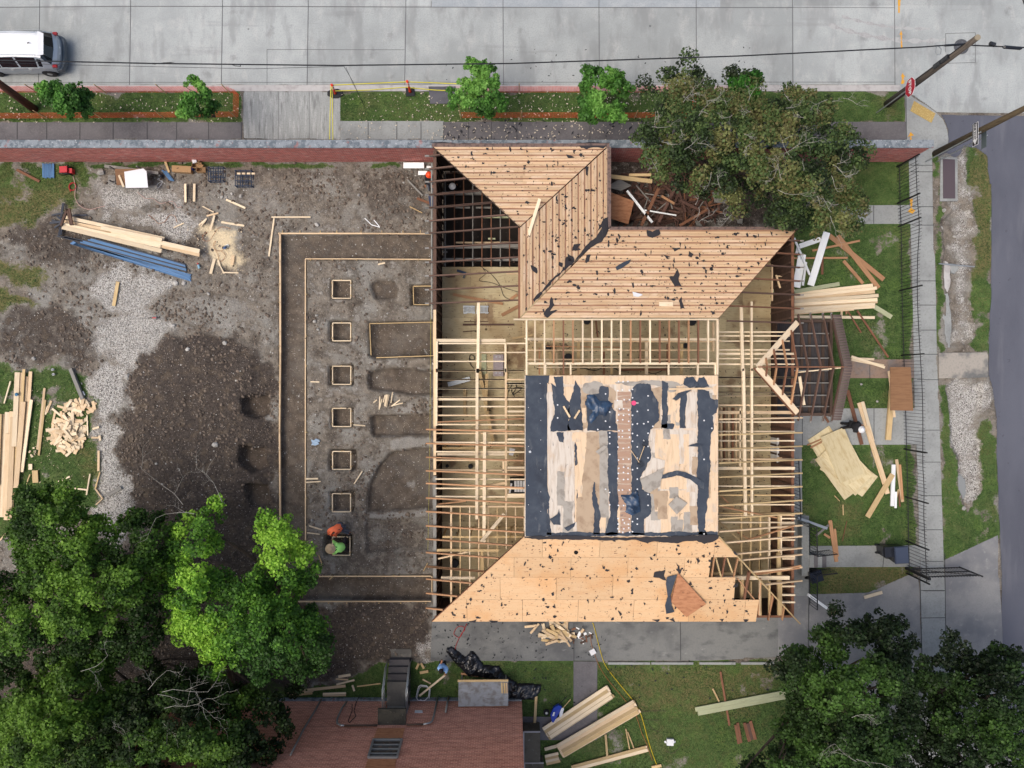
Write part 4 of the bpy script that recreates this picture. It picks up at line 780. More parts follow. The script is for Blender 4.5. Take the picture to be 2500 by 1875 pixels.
# --- north gap between roof and flat deck
cj('B2',170,1043,1748,1043,9,z=4.76,name='header_board')
zz = 4.70
for i, x in enumerate((270,335,408,480,555,628,703,775,850,925,998,1073,1147,1222,1297,1370,1445,1520,1595,1670,1740)):
    m = pine if i in (0,1,2,6,7,8,9,10,13,19,20) else [oldwood,redwood][i % 2]
    ye = 1380 if i not in (0,4,20) else 1470
    cj('B2', x, 1048, x, ye if i != 20 else 1470, 10 if i != 0 else 13, zz, m, .14, 'rafter')
    cj('B2', x+8, 1200, x+40, 1215, 6, 3.6, pine2, .09, 'brace')
for x in (412,610,990,1365,1590,1725): cj('B2', x, 1388, x, 1472, 18 if x == 412 else 10, 4.66, pine, name='rafter')
cj('B2',275,1383,1735,1383,16,4.62,pine,name='beam'); cj('B2',270,1195,1728,1197,17,4.0,pine,.2,'beam'); cj('B2',640,1212,1725,1214,8,3.5,pine2,name='beam')
for x0,x1,yy,w,z,m in [(280,1690,1280,7,3.2,pine2),(280,1700,1352,9,3.2,pine2),(350,1730,1412,6,3.2,pine),(420,1000,1250,6,2.8,redwood),(890,990,1275,8,3.3,pine),(700,1690,1350,6,3.0,pine3),(1000,1360,1430,14,1.5,oldwood)]:
    cj('B2',x0,yy,x1,yy+(0 if x0 != 420 else 8),w,z,m)
for x,y0,y1,w,z,m in [(670,1222,1468,20,2.9,pine3),(1195,1215,1468,20,2.9,pine),(395,1230,1468,16,2.9,pine3),(370,1260,1468,12,2.9,redwood),(867,1290,1468,14,2.6,oldwood),(925,1210,1468,14,2.8,pine3),(1465,1232,1468,20,2.8,pine3),(1360,1230,1468,16,2.6,oldwood),(1710,1065,1290,14,3.6,pine2),(450,1290,1468,18,1.6,pine3),(500,1300,1468,16,1.4,pine2),(805,1050,1180,10,1.5,oldwood)]:
    cj('B2',x,y0,x+(14 if z < 2 else 0),y1,w,z,m,name='beam')
cj('B2',160,1190,320,1162,14,1.2,pine3); cj('B2', 275,1045,268,1470,13,4.5,redwood,name='beam')
# --- east side
for i, (c, yy) in enumerate([('B3',435),('B3',540),('B3',640),('B3',745),('B3',852),('B3',958),('B3',1070)]):
    y = yat(c, yy); xs0 = XE-(YN-y)+.05 if y > 2.8 else 8.8
    if yy == 1070: xs0 = 9.2
    rafter(xs0, 12.78, y, [stain, oldwood][i % 2], east=True); MB().bar((12.5,y,3.36),(12.92,y,3.33),.06,.05).build('rafter_tail', greywood, house)
for i, (c, yy) in enumerate([('C3',380),('C3',495),('C3',600),('C3',704),('C3',808),('C3',912),('C3',1018),('C3',1118),('C3',1212),('C3',1297),('C3',1388),('C3',1438),('C3',1535),('C3',1640)]):
    y = yat(c, yy); xs0 = 8.78 if y > -6.35 else XE-(y-YS)+.06
    rafter(xs0, 12.86, y, [pine3, pine2][i > 7 or i == 0], east=True)
for yy, w in ((1140,7),(1170,7),(1210,6),(1278,9),(1308,14),(1345,6),(1388,8),(1490,9),(1558,7),(1578+27,7),(1630,6)):
    x1 = 400 if yy < 1300 else 440
    cj('B3',-160,yy,x1,yy,w)
for yy, w in ((68,8),(132,5),(182,6),(210,6),(282,9),(338,22),(412,8),(484,7),(556,8),(628,8),(698,8),(768,20),(832,7),(905,7),(975,8),(1048,7),(1115,8),(1130,6),(1185,7)):
    cj('C3',-160,yy,440,yy,w,m=[pine,pine,pine2,pine3][yy % 4])
for c,x0,y0,x1,y1,w,z in [('B3',28,945,40,1440,20,ZC+.17),('C3',45,0,62,1140,20,ZC+.17),('B3',108,905,110,1440,13,ZC+.17),('C3',110,0,112,1140,14,ZC+.17),('C3',20,300,20,760,10,ZC),('B2',1745,1040,1742,1470,14,ZC+.8)]:
    cj(c,x0,y0,x1,y1,w,z,name='strongback_board')
for i,x in enumerate((1775,1800,1832,1865,1890)): cj('C2',x-5,300,x-5,715,12,ZC-.35-.0*i,[pine2,oldwood][i % 2],name='stacked_joist')
for x in (30,102,176,245,318,335):
    cj('C3',x,1118,x,1640,10,ZC-.02,[pine3,pine][x % 2]); 
    if x != 30: cj('D3',x+1,20,x+2,478,10,ZC-.02,pine3)
for yy in (1155,1165+30,1255,1320,1385,1450,1465,1540): cj('C3',340,yy,442,yy,7)
cj('C3',-180,1612,400,1612,26,m=pine,z=ZC+.12); cj('D3',-120,190,400,190,26,m=pine,z=ZC+.10); cj('D2',1680,158,1880,158,20,m=pine3,z=ZC+.12)
for yy in (255,322,378): cj('D3',340,yy,443,yy,9)
cj('D3',318,0,325,478,26,m=pine3,z=ZC+.02); cj('D3',35,200,35,360,22,m=pine3,z=ZC)
for c,x0,y0,x1,y1,m in [('D3',60,360,105,130,oldwood),('D3',165,478,185,200,redwood),('D3',240,520,285,330,oldwood),('D3',350,520,368,400,redwood),('D2',1700,190,1722,30,redwood),('D2',1780,190,1806,30,oldwood),('D2',1870,190,1905,40,redwood),('D2',1950,360,1985,150,oldwood),('D2',1900,200,2030,360,redwood),('D2',2070,480,2075,200,pine2),('D2',2140,520,2170,330,redwood),('D2',1730,30,1775,190,pine3),('D2',1820,40,1860,150,pine3)]:
    MB().bar(onp(*TP(c,x0,y0), pl_s)-Vector((0,0,.08)), onp(*TP(c,x1,y1), pl_s)-Vector((0,0,.08)), .05, .12).build('jack_rafter', m, house)
for c,x0,y0,x1,y1,z in [('C3',0,1260,110,1330,3.0),('C3',0,1345,440,1210,3.6),('C3',140,1580,490,1520,3.45),('C2',1750,1060,2200,1150,3.5),('C2',1755,1180,1930,1340,3.4),('C2',1770,980,1880,1090,3.1),('D3',150,165,480,115,3.5)]:
    cj(c,x0,y0,x1,y1,8,z,[pine3,redwood][x0 % 2 == 0],.1,'brace')
# inner face details of the east wall: window frames
for c,x0,y0,x1,y1 in [('B3',268,620,268,900),('B3',300,700,330,800),('B3',310,710,380,710),('C3',320,600,390,600),('C3',310,690,400,690)]:
    MB().bar(t(c,x0,y0,2.0), t(c,x1,y1,2.0), .07, .07).build('window_frame', pine2, house)
tag(MB().box(*tuple(t('C3',350,630,1.6))[:2], ZF+.01, .5, 1.1, .9).box(*tuple(t('C3',350,630,1.6))[:2], ZF+.91, .56, 1.16, .04).build('cabinet', whitepl), 'white shutter unit standing inside the east wall', 'shutter')
# --- entrance porch
PZ, PXR = 4.42, 14.58; PY = .73
def pf(y): return PZ-(abs(y-PY))*(PZ-ZE)/2.17
porchdark = mat('porch_underside_boards', K(70,68,70), [('noise', 2,(6,1,1), .45,.7, K(54,46,44), .8)])
MB().slab([(12.5,-1.5,.45),(14.2,-1.5,.45),(14.2,2.95,.45),(12.5,2.95,.45)], .3).build('porch_floor', porchdark, house)
MB().slab([(12.55,-1.4,3.0),(14.2,-1.4,3.0),(14.2,2.85,3.0),(12.55,2.85,3.0)], .03).build('porch_ceiling', porchdark, house)
for x, y in ((14.05,-1.3),(14.05,.1),(14.05,1.36),(14.05,2.75)): MB().bar((x,y,.45),(x,y,2.96),.16).build('porch_post', greywood, house)
for y in (-1.35,2.8): MB().bar((12.5,y,3.22),(14.1,y,3.22),.14,.2).build('porch_beam', darkwood, house)
MB().bar((14.16,-1.45,3.22),(14.16,2.9,3.22),.12,.2).build('porch_beam', darkwood, house)
for y in (-1.0,-.5,.05,.6,1.15,1.7,2.25): MB().bar((12.55,y,3.14),(14.1,y,3.14),.05,.14).build('porch_joist', greywood, house)
for x in (12.95,13.3,13.9): MB().bar((x,-1.3,3.04),(x,2.75,3.04),.12,.05).build('porch_joist', darkwood, house)
vx, vy = 10.55, PY; va = Vector((vx, vy, 4.32))
for sgn in (1, -1):
    e = Vector((12.62, PY+sgn*2.0, ZE+.02)); MB().bar(va, e, .24, .04).build('valley_board', pine, house)
    if sgn < 0: MB().bar(va+Vector((-.12,-.05,-.06)), e+Vector((-.1,-.1,-.06)), .06, .12).build('valley_rafter', oldwood, house)
MB().bar((vx,PY,PZ-.08),(PXR-.2,PY,PZ-.08),.05,.16).build('ridge_board', oldwood, house)
for i, x in enumerate((10.95,11.35,11.8,12.25,12.7,13.25,13.8,14.18)):
    for sgn in (1,-1):
        ye = 2.35 if x > 12.6 else max(.3, (x-vx)*.95)
        y1 = PY+sgn*ye; MB().bar((x,PY+sgn*.03,PZ-.06),(x,y1,pf(y1)-.05),.05,.13).build('porch_rafter', [oldwood,redwood][(i+(sgn>0)) % 2] if x < 12.3 else stain, house)
        if x > 13: MB().bar((x,PY+sgn*2.12,pf(PY+2.12)-.05),(x,PY+sgn*2.42,pf(PY+2.42)-.05),.06,.10).build('rafter_tail', greywood, house)
MB().bar(t('B3',470,1450,3.6), t('B3',800,1415,4.3), .05, .1).build('brace', pine, house); MB().bar(t('C3',480,60,3.8), t('C3',515,280,3.5), .12, .04).build('loose_board', pine, house)
shing = mat('weathered_overhang_boards', K(112,98,92), [('noise', 3,(.5,14,1), .45,.6, K(74,62,60), .8), ('noise', 2,(1,1,1), .55,.7, K(136,118,108), .6)])
for sgn in (1,-1):
    for k in range(20):
        y0 = PY+sgn*(.01+k*.117); y1 = PY+sgn*(.01+(k+1)*.117-.012)
        MB().slab([(PXR-.36,y0,pf(y0)+.02),(PXR,y0,pf(y0)+.02),(PXR,y1,pf(y1)+.02),(PXR-.36,y1,pf(y1)+.02)] if sgn > 0 else [(PXR-.36,y1,pf(y1)+.02),(PXR,y1,pf(y1)+.02),(PXR,y0,pf(y0)+.02),(PXR-.36,y0,pf(y0)+.02)], .03).build('overhang_board', shing, house)
# small wooden pieces loose on the slopes
tag(MB().bar(t('B2',372,112,4.75), t('B2',265,455,4.68), 24*Q*.87, .04).build('board', pine), 'pale board lying across the hip of the north wing roof', 'board')
tag(MB().bar(onp(*TP('B2',1290,926),pl_n)+Vector((0,0,.07)), onp(*TP('B2',1398,926),pl_n)+Vector((0,0,.07)), .18, .03).build('board_offcut', pine), 'short pale offcut on the lower north roof slope', 'board')
tag(MB().slab(jag([onp(*TP('B2',x,y),pl_n)+Vector((0,0,.07)) for x,y in [(955,640),(1020,600),(1075,580),(1060,610),(1000,650),(965,665)]],.15,.01), .02).build('felt_strip', felt), 'grey felt strip lying slantwise on the middle of the north slope', 'roofing felt')
tag(MB().slab(jag([onp(*TP('B2',x,y),pl_n)+Vector((0,0,.07)) for x,y in [(1085,830),(1120,840),(1165,855),(1130,870),(1095,865)]],.1,.02), .02).build('paper_scrap', whitepl), 'crumpled white paper scrap on the north roof slope', 'paper')
tag(MB().bar(t('C2',1370,158,ZD+.15), t('C2',1695,153,ZD+.15), 12*Q*.87, .03).build('board', pine2), 'thin orange board lying along the north east corner of the flat roof', 'board')
# ------------------------------------------------------------------ trees
leafm = bpy.data.materials.new('foliage'); leafm.use_nodes = True
_n = leafm.node_tree.nodes; _L = leafm.node_tree.links; _p = _n['Principled BSDF']; _a = _n.new('ShaderNodeAttribute'); _a.attribute_name = 'leafcol'
_L.new(_a.outputs['Color'], _p.inputs['Base Color']); _p.inputs['Roughness'].default_value = .55; _p.inputs['Specular IOR Level'].default_value = .25
_t = _n.new('ShaderNodeBsdfTranslucent'); _L.new(_a.outputs['Color'], _t.inputs['Color']); _m = _n.new('ShaderNodeMixShader'); _m.inputs[0].default_value = .38
_L.new(_p.outputs[0], _m.inputs[1]); _L.new(_t.outputs[0], _m.inputs[2]); _L.new(_m.outputs[0], _n['Material Output'].inputs['Surface'])
bark = mat('bark', K(92,80,70), [('noise', 6,(1,1,.3), .45,.7, K(60,52,46), .8)], bump=.4)
palebark = mat('pale_dead_twig', K(168,165,155), [('noise', 6,(1,1,1), .45,.7, K(120,117,108), .7)])
def lin(c): return np.array([srgb(c[0]), srgb(c[1]), srgb(c[2])])
def leaves_mesh(name, cen, rad, cnt, tone, pal, ls, seed, parent, origin, up=.35, flat=.75):
    """cen (n,3), rad (n), cnt leaves per clump, tone (n) in 0..1 picks along the palette"""
    R = np.random.default_rng(seed); n = len(cen); per = np.maximum(8, (cnt*(rad/rad.mean())**2)).astype(int)
    idx = np.repeat(np.arange(n), per); N = len(idx)
    d = R.normal(size=(N, 3)); d[:, 2] = np.abs(d[:, 2])*1.0-.25; d /= np.linalg.norm(d, axis=1)[:, None]
    rr = rad[idx]*(R.random(N)**.45); p = cen[idx]+d*rr[:, None]*np.array([1, 1, flat])
    nr = d*.6+R.normal(size=(N, 3))*.55; nr[:, 2] += up; nr /= np.linalg.norm(nr, axis=1)[:, None]
    a = np.cross(nr, R.normal(size=(N, 3))); a /= np.linalg.norm(a, axis=1)[:, None]; b = np.cross(nr, a)
    L = ls*(.6+.8*R.random(N))[:, None]; w = L*.42
    v = np.stack([p-a*L*.5, p+b*w-a*L*.05, p+a*L*.5+nr*L*.12, p-b*w-a*L*.05], 1).reshape(-1, 3)-np.array(origin)
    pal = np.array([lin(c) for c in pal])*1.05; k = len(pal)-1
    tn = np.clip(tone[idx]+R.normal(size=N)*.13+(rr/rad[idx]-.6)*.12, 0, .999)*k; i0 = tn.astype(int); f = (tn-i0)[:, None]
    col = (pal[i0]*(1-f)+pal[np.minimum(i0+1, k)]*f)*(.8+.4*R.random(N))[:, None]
    me = bpy.data.meshes.new(name); me.vertices.add(N*4); me.vertices.foreach_set('co', v.astype(np.float32).ravel())
    me.loops.add(N*4); me.loops.foreach_set('vertex_index', np.arange(N*4, dtype=np.int32))
    me.polygons.add(N); me.polygons.foreach_set('loop_start', np.arange(N, dtype=np.int32)*4); me.polygons.foreach_set('loop_total', np.full(N, 4, np.int32)); me.update()
    at = me.attributes.new('leafcol', 'FLOAT_COLOR', 'FACE'); at.data.foreach_set('color', np.concatenate([col, np.ones((N, 1))], 1).astype(np.float32).ravel())
    me.materials.append(leafm)
    return link(name, me, origin, parent)
def twig(p, ang, L, r, R, out, depth=0, zup=.1):
    """forked bare twig as polylines"""
    pts = [Vector(p)]; a = ang; n = 4
    for i in range(n):
        a += R.uniform(-.35, .35); q = pts[-1]+Vector((math.cos(a)*L/n, math.sin(a)*L/n, zup*L/n)); pts.append(q)
        if depth < 3 and R.random() < .65: twig(q, a+R.choice((-1, 1))*R.uniform(.5, 1.1), L*R.uniform(.35, .6), r*.6, R, out, depth+1, zup)
    out.append((pts, [r*(1-.6*i/n) for i in range(n+1)]))
def tree(name, label, poly, zp, zlo, zhi, pal, base, seed, dens=2.6, crad=(.16,.46), per=130, ls=.14, gap=.0, edge=2.6, bright=(), trunk_r=.25, dead=(), cat='tree', group=None, gapsc=1.6, tonesc=1.8, contrast=1.0, tbias=0, barkm=None):
    """poly: outline in source pixels, seen at height zp; crown dome from zlo at the edge to zhi inside"""
    R = np.random.default_rng(seed); r_ = random.Random(seed)
    P = [tuple(W(x, y, zp))[:2] for x, y in poly]; A = np.array(P); x0, y0 = A.min(0); x1, y1 = A.max(0)
    area = abs(sum(P[i][0]*P[(i+1) % len(P)][1]-P[(i+1) % len(P)][0]*P[i][1] for i in range(len(P))))/2
    n = int(area*dens*(x1-x0)*(y1-y0)/max(area, .1)*1.0)
    X = R.uniform(x0, x1, n); Y = R.uniform(y0, y1, n); d = sdf(P, X, Y); rad = R.uniform(crad[0], crad[1], n)
    g = fbm(X, Y, gapsc, seed, 3); keep = (d > rad*.28) & (g > gap); X, Y, d, rad, g = X[keep], Y[keep], d[keep], rad[keep], g[keep]
    dome = np.sqrt(np.clip(d/edge, 0, 1)); z = zlo+(zhi-zlo)*dome*(.35+.65*R.random(len(X))**.6)+(fbm(X, Y, 1.3, seed+5, 2)-.5)*1.6
    # keep the outline: a clump higher than zp is drawn in towards the camera axis by as much as it would spread
    k = (H-z)/(H-zp); X, Y = X*k, Y*k
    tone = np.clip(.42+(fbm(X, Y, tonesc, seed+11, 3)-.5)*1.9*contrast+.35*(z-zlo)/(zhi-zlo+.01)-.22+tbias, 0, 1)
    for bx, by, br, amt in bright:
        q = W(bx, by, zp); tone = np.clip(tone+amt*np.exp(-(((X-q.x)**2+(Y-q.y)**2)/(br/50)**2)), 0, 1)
    b = W(base[0], base[1], 0); bz = gz(b.x, b.y); org = Vector((b.x, b.y, bz if bz > -.2 else 0))
    o = thing(name, label, cat, org, group)
    if zhi > 6.5:
        nu = int(area*2.2); Xu = R.uniform(x0, x1, nu); Yu = R.uniform(y0, y1, nu); ku = sdf(P, Xu, Yu) > .7; Xu, Yu = Xu[ku], Yu[ku]; Zu = R.uniform(zlo*.45, zlo*.8, len(Xu)); kk = (H-Zu)/(H-zp)
        leaves_mesh('canopy_shade_leaves', np.stack([Xu*kk, Yu*kk, Zu], 1), R.uniform(.4, .7, len(Xu)), 90, np.full(len(Xu), .06), pal, ls*1.25, seed+99, o, org)  # added layer of darkest leaves, stands in for the shade under the canopy
    cen = np.stack([X, Y, z], 1); leaves_mesh('crown', cen, rad, per, tone, pal, ls, seed, o, org)
    top = Vector((cen[:,0].mean(), cen[:,1].mean(), zlo*.55)); mid = org.lerp(top, .5)+Vector((r_.uniform(-.2,.2), r_.uniform(-.2,.2), 0))
    MB().tube([org-Vector((0,0,.1)), org+Vector((0,0,.3)), mid, top], [trunk_r*1.35, trunk_r*1.05, trunk_r*.85, trunk_r*.75], 10).build('trunk', barkm or bark, o, smooth=True)
    m = max(6, min(14, len(cen)//8))
    for q in r_.sample(range(len(cen)), min(m, len(cen))):
        e = Vector(cen[q]); c1 = top.lerp(e, .45)+Vector((r_.uniform(-.3,.3), r_.uniform(-.3,.3), .2)); rr = trunk_r*.4
        MB().tube([top-Vector((0,0,.2)), c1, top.lerp(e, .8)+Vector((r_.uniform(-.2,.2), r_.uniform(-.2,.2), 0)), e], [rr, rr*.7, rr*.4, rr*.15], 6).build('limb', barkm or bark, o, smooth=True)
    for dx, dy, an, L in dead:
        out = []; p = W(dx, dy, zhi*.97 if len(poly) > 5 else zp); twig(p, math.radians(an), L, .010, r_, out)
        mb = MB()
        for pts, rs in out: mb.tube(pts, rs, 4)
        mb.build('bare_branch', palebark, o)
    return o
def fF(pts): return [F(x, y) for x, y in pts]
r9 = random.Random(4)
NEP = [(1375,165),(1420,150),(1462,150),(1472,112),(1500,115),(1512,160),(1532,190),(1560,150),(1600,140),(1640,165),(1655,205),(1700,178),(1770,185),(1800,225),(1812,262),(1868,300),(1885,330),(1850,370),(1872,430),(1855,500),(1790,525),(1720,495),(1640,470),(1580,462),(1520,430),(1440,400),(1372,350),(1362,300),(1405,262),(1388,215)]
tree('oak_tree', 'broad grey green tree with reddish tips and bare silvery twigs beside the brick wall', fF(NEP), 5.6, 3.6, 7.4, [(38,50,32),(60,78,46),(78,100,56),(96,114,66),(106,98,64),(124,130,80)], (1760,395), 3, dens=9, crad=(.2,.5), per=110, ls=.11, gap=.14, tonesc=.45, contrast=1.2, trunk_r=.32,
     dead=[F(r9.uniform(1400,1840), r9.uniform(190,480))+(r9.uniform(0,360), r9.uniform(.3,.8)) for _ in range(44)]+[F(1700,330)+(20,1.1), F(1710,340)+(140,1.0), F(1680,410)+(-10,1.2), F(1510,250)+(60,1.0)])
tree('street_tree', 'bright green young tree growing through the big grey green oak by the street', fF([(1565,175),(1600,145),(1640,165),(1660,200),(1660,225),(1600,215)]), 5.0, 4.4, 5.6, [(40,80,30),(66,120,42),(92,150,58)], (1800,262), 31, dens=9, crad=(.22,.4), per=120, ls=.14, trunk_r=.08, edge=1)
# bottom left
GRN = [(38,58,25),(56,84,33),(74,106,39),(94,130,47),(114,150,56)]
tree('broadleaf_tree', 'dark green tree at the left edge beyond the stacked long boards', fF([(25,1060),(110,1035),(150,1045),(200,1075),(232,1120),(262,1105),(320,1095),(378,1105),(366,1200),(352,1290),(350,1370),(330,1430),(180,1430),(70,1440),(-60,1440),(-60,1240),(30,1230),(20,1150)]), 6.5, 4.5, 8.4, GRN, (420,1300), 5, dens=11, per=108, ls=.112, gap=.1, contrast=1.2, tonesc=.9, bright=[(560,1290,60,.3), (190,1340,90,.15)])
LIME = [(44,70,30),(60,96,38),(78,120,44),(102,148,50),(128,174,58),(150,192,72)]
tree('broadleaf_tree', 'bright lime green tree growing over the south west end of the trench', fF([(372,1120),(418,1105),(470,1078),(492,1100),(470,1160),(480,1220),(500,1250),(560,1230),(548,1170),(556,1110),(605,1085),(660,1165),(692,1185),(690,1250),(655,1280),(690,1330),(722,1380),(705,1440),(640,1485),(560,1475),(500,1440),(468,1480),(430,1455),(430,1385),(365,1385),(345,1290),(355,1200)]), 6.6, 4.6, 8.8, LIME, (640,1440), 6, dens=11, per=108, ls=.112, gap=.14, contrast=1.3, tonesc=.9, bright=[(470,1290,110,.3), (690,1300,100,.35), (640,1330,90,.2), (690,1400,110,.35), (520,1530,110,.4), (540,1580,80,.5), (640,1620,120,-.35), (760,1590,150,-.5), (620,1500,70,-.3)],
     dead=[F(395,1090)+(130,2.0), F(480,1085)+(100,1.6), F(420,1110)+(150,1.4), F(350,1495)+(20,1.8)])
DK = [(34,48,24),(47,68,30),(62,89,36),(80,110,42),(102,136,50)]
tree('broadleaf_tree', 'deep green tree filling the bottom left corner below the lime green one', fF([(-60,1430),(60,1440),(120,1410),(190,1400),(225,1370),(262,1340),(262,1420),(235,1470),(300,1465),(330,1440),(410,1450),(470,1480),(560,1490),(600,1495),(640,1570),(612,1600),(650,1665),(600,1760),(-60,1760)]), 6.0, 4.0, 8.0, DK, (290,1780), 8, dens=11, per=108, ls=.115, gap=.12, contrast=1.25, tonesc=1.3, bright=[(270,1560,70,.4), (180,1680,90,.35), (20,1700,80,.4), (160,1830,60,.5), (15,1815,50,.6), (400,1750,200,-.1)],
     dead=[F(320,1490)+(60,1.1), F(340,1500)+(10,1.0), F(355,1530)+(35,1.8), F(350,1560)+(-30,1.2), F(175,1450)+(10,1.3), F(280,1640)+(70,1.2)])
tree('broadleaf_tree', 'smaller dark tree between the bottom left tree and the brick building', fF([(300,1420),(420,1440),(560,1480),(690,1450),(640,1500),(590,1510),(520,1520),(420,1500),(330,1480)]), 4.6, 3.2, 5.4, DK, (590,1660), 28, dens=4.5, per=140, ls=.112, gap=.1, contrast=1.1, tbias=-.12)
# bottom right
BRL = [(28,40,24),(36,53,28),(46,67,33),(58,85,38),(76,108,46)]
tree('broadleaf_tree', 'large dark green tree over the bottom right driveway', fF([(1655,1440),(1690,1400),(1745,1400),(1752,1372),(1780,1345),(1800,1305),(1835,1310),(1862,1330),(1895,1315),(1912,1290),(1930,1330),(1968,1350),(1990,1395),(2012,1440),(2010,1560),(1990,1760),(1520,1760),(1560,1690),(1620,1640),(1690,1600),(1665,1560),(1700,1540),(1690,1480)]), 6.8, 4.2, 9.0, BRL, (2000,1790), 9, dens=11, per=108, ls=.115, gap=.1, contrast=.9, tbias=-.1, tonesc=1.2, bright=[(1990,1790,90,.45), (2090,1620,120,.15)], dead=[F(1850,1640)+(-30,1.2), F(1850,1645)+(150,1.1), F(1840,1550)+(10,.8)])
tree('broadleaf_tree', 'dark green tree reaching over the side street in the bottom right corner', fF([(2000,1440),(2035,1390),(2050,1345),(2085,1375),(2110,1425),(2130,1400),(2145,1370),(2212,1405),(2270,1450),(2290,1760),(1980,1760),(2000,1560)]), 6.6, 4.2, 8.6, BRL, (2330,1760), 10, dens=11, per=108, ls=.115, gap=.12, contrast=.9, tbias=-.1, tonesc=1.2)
# young street trees
YG = [(56,92,40),(72,116,48),(94,144,60),(126,172,84)]
G_ = 'young trees in the grass strip along the street'
for lb, pts, base, sd_, tb in (('young dark green tree at the left end of the fenced grass strip', [(95,210),(125,198),(150,205),(165,196),(195,205),(215,222),(218,255),(228,270),(200,285),(160,280),(130,262),(100,232)], (205,262), 41, -.05), ('young tree in the grass strip nearest the left driveway fence end', [(452,195),(462,187),(480,200),(495,205),(500,222),(525,240),(530,255),(505,278),(450,282),(435,275),(450,250),(440,240),(450,225)], (520,268), 42, .1),
                         ('light green young tree beside the grey utility cover in the grass strip', [(1140,160),(1150,146),(1175,150),(1195,165),(1212,190),(1215,225),(1240,250),(1225,275),(1180,275),(1150,262),(1110,258),(1098,235),(1108,205),(1130,195)], (1195,262), 43, .25), ('young tree with glossy green leaves just left of the big oak', [(1425,175),(1450,162),(1465,170),(1505,160),(1515,175),(1520,195),(1540,202),(1540,220),(1515,245),(1528,285),(1465,290),(1430,285),(1418,250),(1425,210)], (1455,262), 44, .05)):
    mx_ = sum(p[0] for p in pts)/len(pts); my_ = sum(p[1] for p in pts)/len(pts); pts = [(mx_+(x-mx_)*1.14, my_+(y-my_)*1.14) for x, y in pts]
    tree('young_tree', lb, pts, 3.1, 2.3, 3.9, YG, base, sd_, dens=26, crad=(.12,.26), per=60, ls=.12, gap=.2, edge=1.0, trunk_r=.06, group=G_, tonesc=.7, gapsc=.6, tbias=tb)
# ------------------------------------------------------------------ brick
def brickmat(name, c1, c2, mortar, bw=.22, bh=.075, extra=(), streak=0):
    m = mat(name, c1, extra, coord='UV', bump=.1); n = m.node_tree.nodes; L = m.node_tree.links; P = n['Principled BSDF']
    b = n.new('ShaderNodeTexBrick'); b.inputs['Scale'].default_value = 1; b.inputs['Brick Width'].default_value = bw; b.inputs['Row Height'].default_value = bh; b.inputs['Mortar Size'].default_value = .008
    b.inputs['Color1'].default_value = c1; b.inputs['Color2'].default_value = c2; b.inputs['Mortar'].default_value = mortar; b.inputs['Bias'].default_value = -.1
    tc = n.new('ShaderNodeTexCoord'); L.new(tc.outputs['UV'], b.inputs['Vector'])
    nz = n.new('ShaderNodeTexNoise'); nz.inputs['Scale'].default_value = 1.5; nz.inputs['Detail'].default_value = 5; mp = n.new('ShaderNodeMapping'); mp.inputs['Scale'].default_value = (.5, 4, 1); L.new(tc.outputs['UV'], mp.inputs['Vector']); L.new(mp.outputs[0], nz.inputs['Vector'])
    r = n.new('ShaderNodeMapRange'); r.inputs[1].default_value = .4; r.inputs[2].default_value = .7; r.inputs[4].default_value = .55; L.new(nz.outputs['Fac'], r.inputs[0])
    x = n.new('ShaderNodeMix'); x.data_type = 'RGBA'; L.new(r.outputs[0], x.inputs[0]); L.new(b.outputs[0], x.inputs[6]); x.inputs[7].default_value = tuple(q*.5 for q in c1[:3])+(1,)
    if streak:
        n2 = n.new('ShaderNodeTexNoise'); n2.inputs['Scale'].default_value = 2; n2.inputs['Detail'].default_value = 4; mp2 = n.new('ShaderNodeMapping'); mp2.inputs['Scale'].default_value = (1.2, 9, 1); L.new(tc.outputs['UV'], mp2.inputs['Vector']); L.new(mp2.outputs[0], n2.inputs['Vector'])
        r2 = n.new('ShaderNodeMapRange'); r2.inputs[1].default_value = .57; r2.inputs[2].default_value = .66; r2.inputs[4].default_value = .75; L.new(n2.outputs['Fac'], r2.inputs[0])
        y = n.new('ShaderNodeMix'); y.data_type = 'RGBA'; L.new(r2.outputs[0], y.inputs[0]); L.new(x.outputs[2], y.inputs[6]); y.inputs[7].default_value = mortar; x = y
    L.new(x.outputs[2], P.inputs['Base Color']); return m
brickr = brickmat('garden_wall_brick', K(196,100,88,1), K(136,64,60,1), K(200,170,160,1), streak=1)
brickb = brickmat('building_brick', K(200,140,118,1.05), K(168,108,90,1.05), K(226,186,166,1.1), bw=.21, bh=.11)
capm = mat('mossy_grey_coping', K(142,150,156), [('noise', 4,(1,1,1), .42,.62, K(96,106,114), .9), ('noise', 9,(1,1,1), .58,.68, K(198,202,204), .7), ('noise', 3,(1,1,1), .60,.68, K(160,100,92), .6)], bump=.2)
def vwall(name, a, b, z0, z1, th, m, parent, side=1):
    """vertical wall with metric UVs"""
    a = Vector(a); b = Vector(b); d = (b-a).normalized(); n = Vector((-d.y, d.x, 0))*th; L = (b-a).length; mb = MB()
    Z0 = Vector((0,0,z0)); Z1 = Vector((0,0,z1)); h = z1-z0
    for p, q, uv in ((a, b, L), (b, b+n, th), (b+n, a+n, L), (a+n, a, th)):
        mb.face([p+Z0, q+Z0, q+Z1, p+Z1], [(0,0), (uv,0), (uv,h), (0,h)])
    mb.face([a+Z1, b+Z1, b+n+Z1, a+n+Z1], [(0,0), (L,0), (L,th), (0,th)])
    return mb.build(name, m, parent)
bw = thing('brick_garden_wall', 'long red brick wall with grey coping between the street pavement and the yard', 'wall', (0, 10.99, 0))
vwall('wall', (-40,10.84,0), (19.2,10.84,0), -.3, 2.2, .3, brickr, bw)
MB().bar((-40,10.99,2.24), (19.3,10.99,2.24), .36, .08).build('coping', capm, bw)
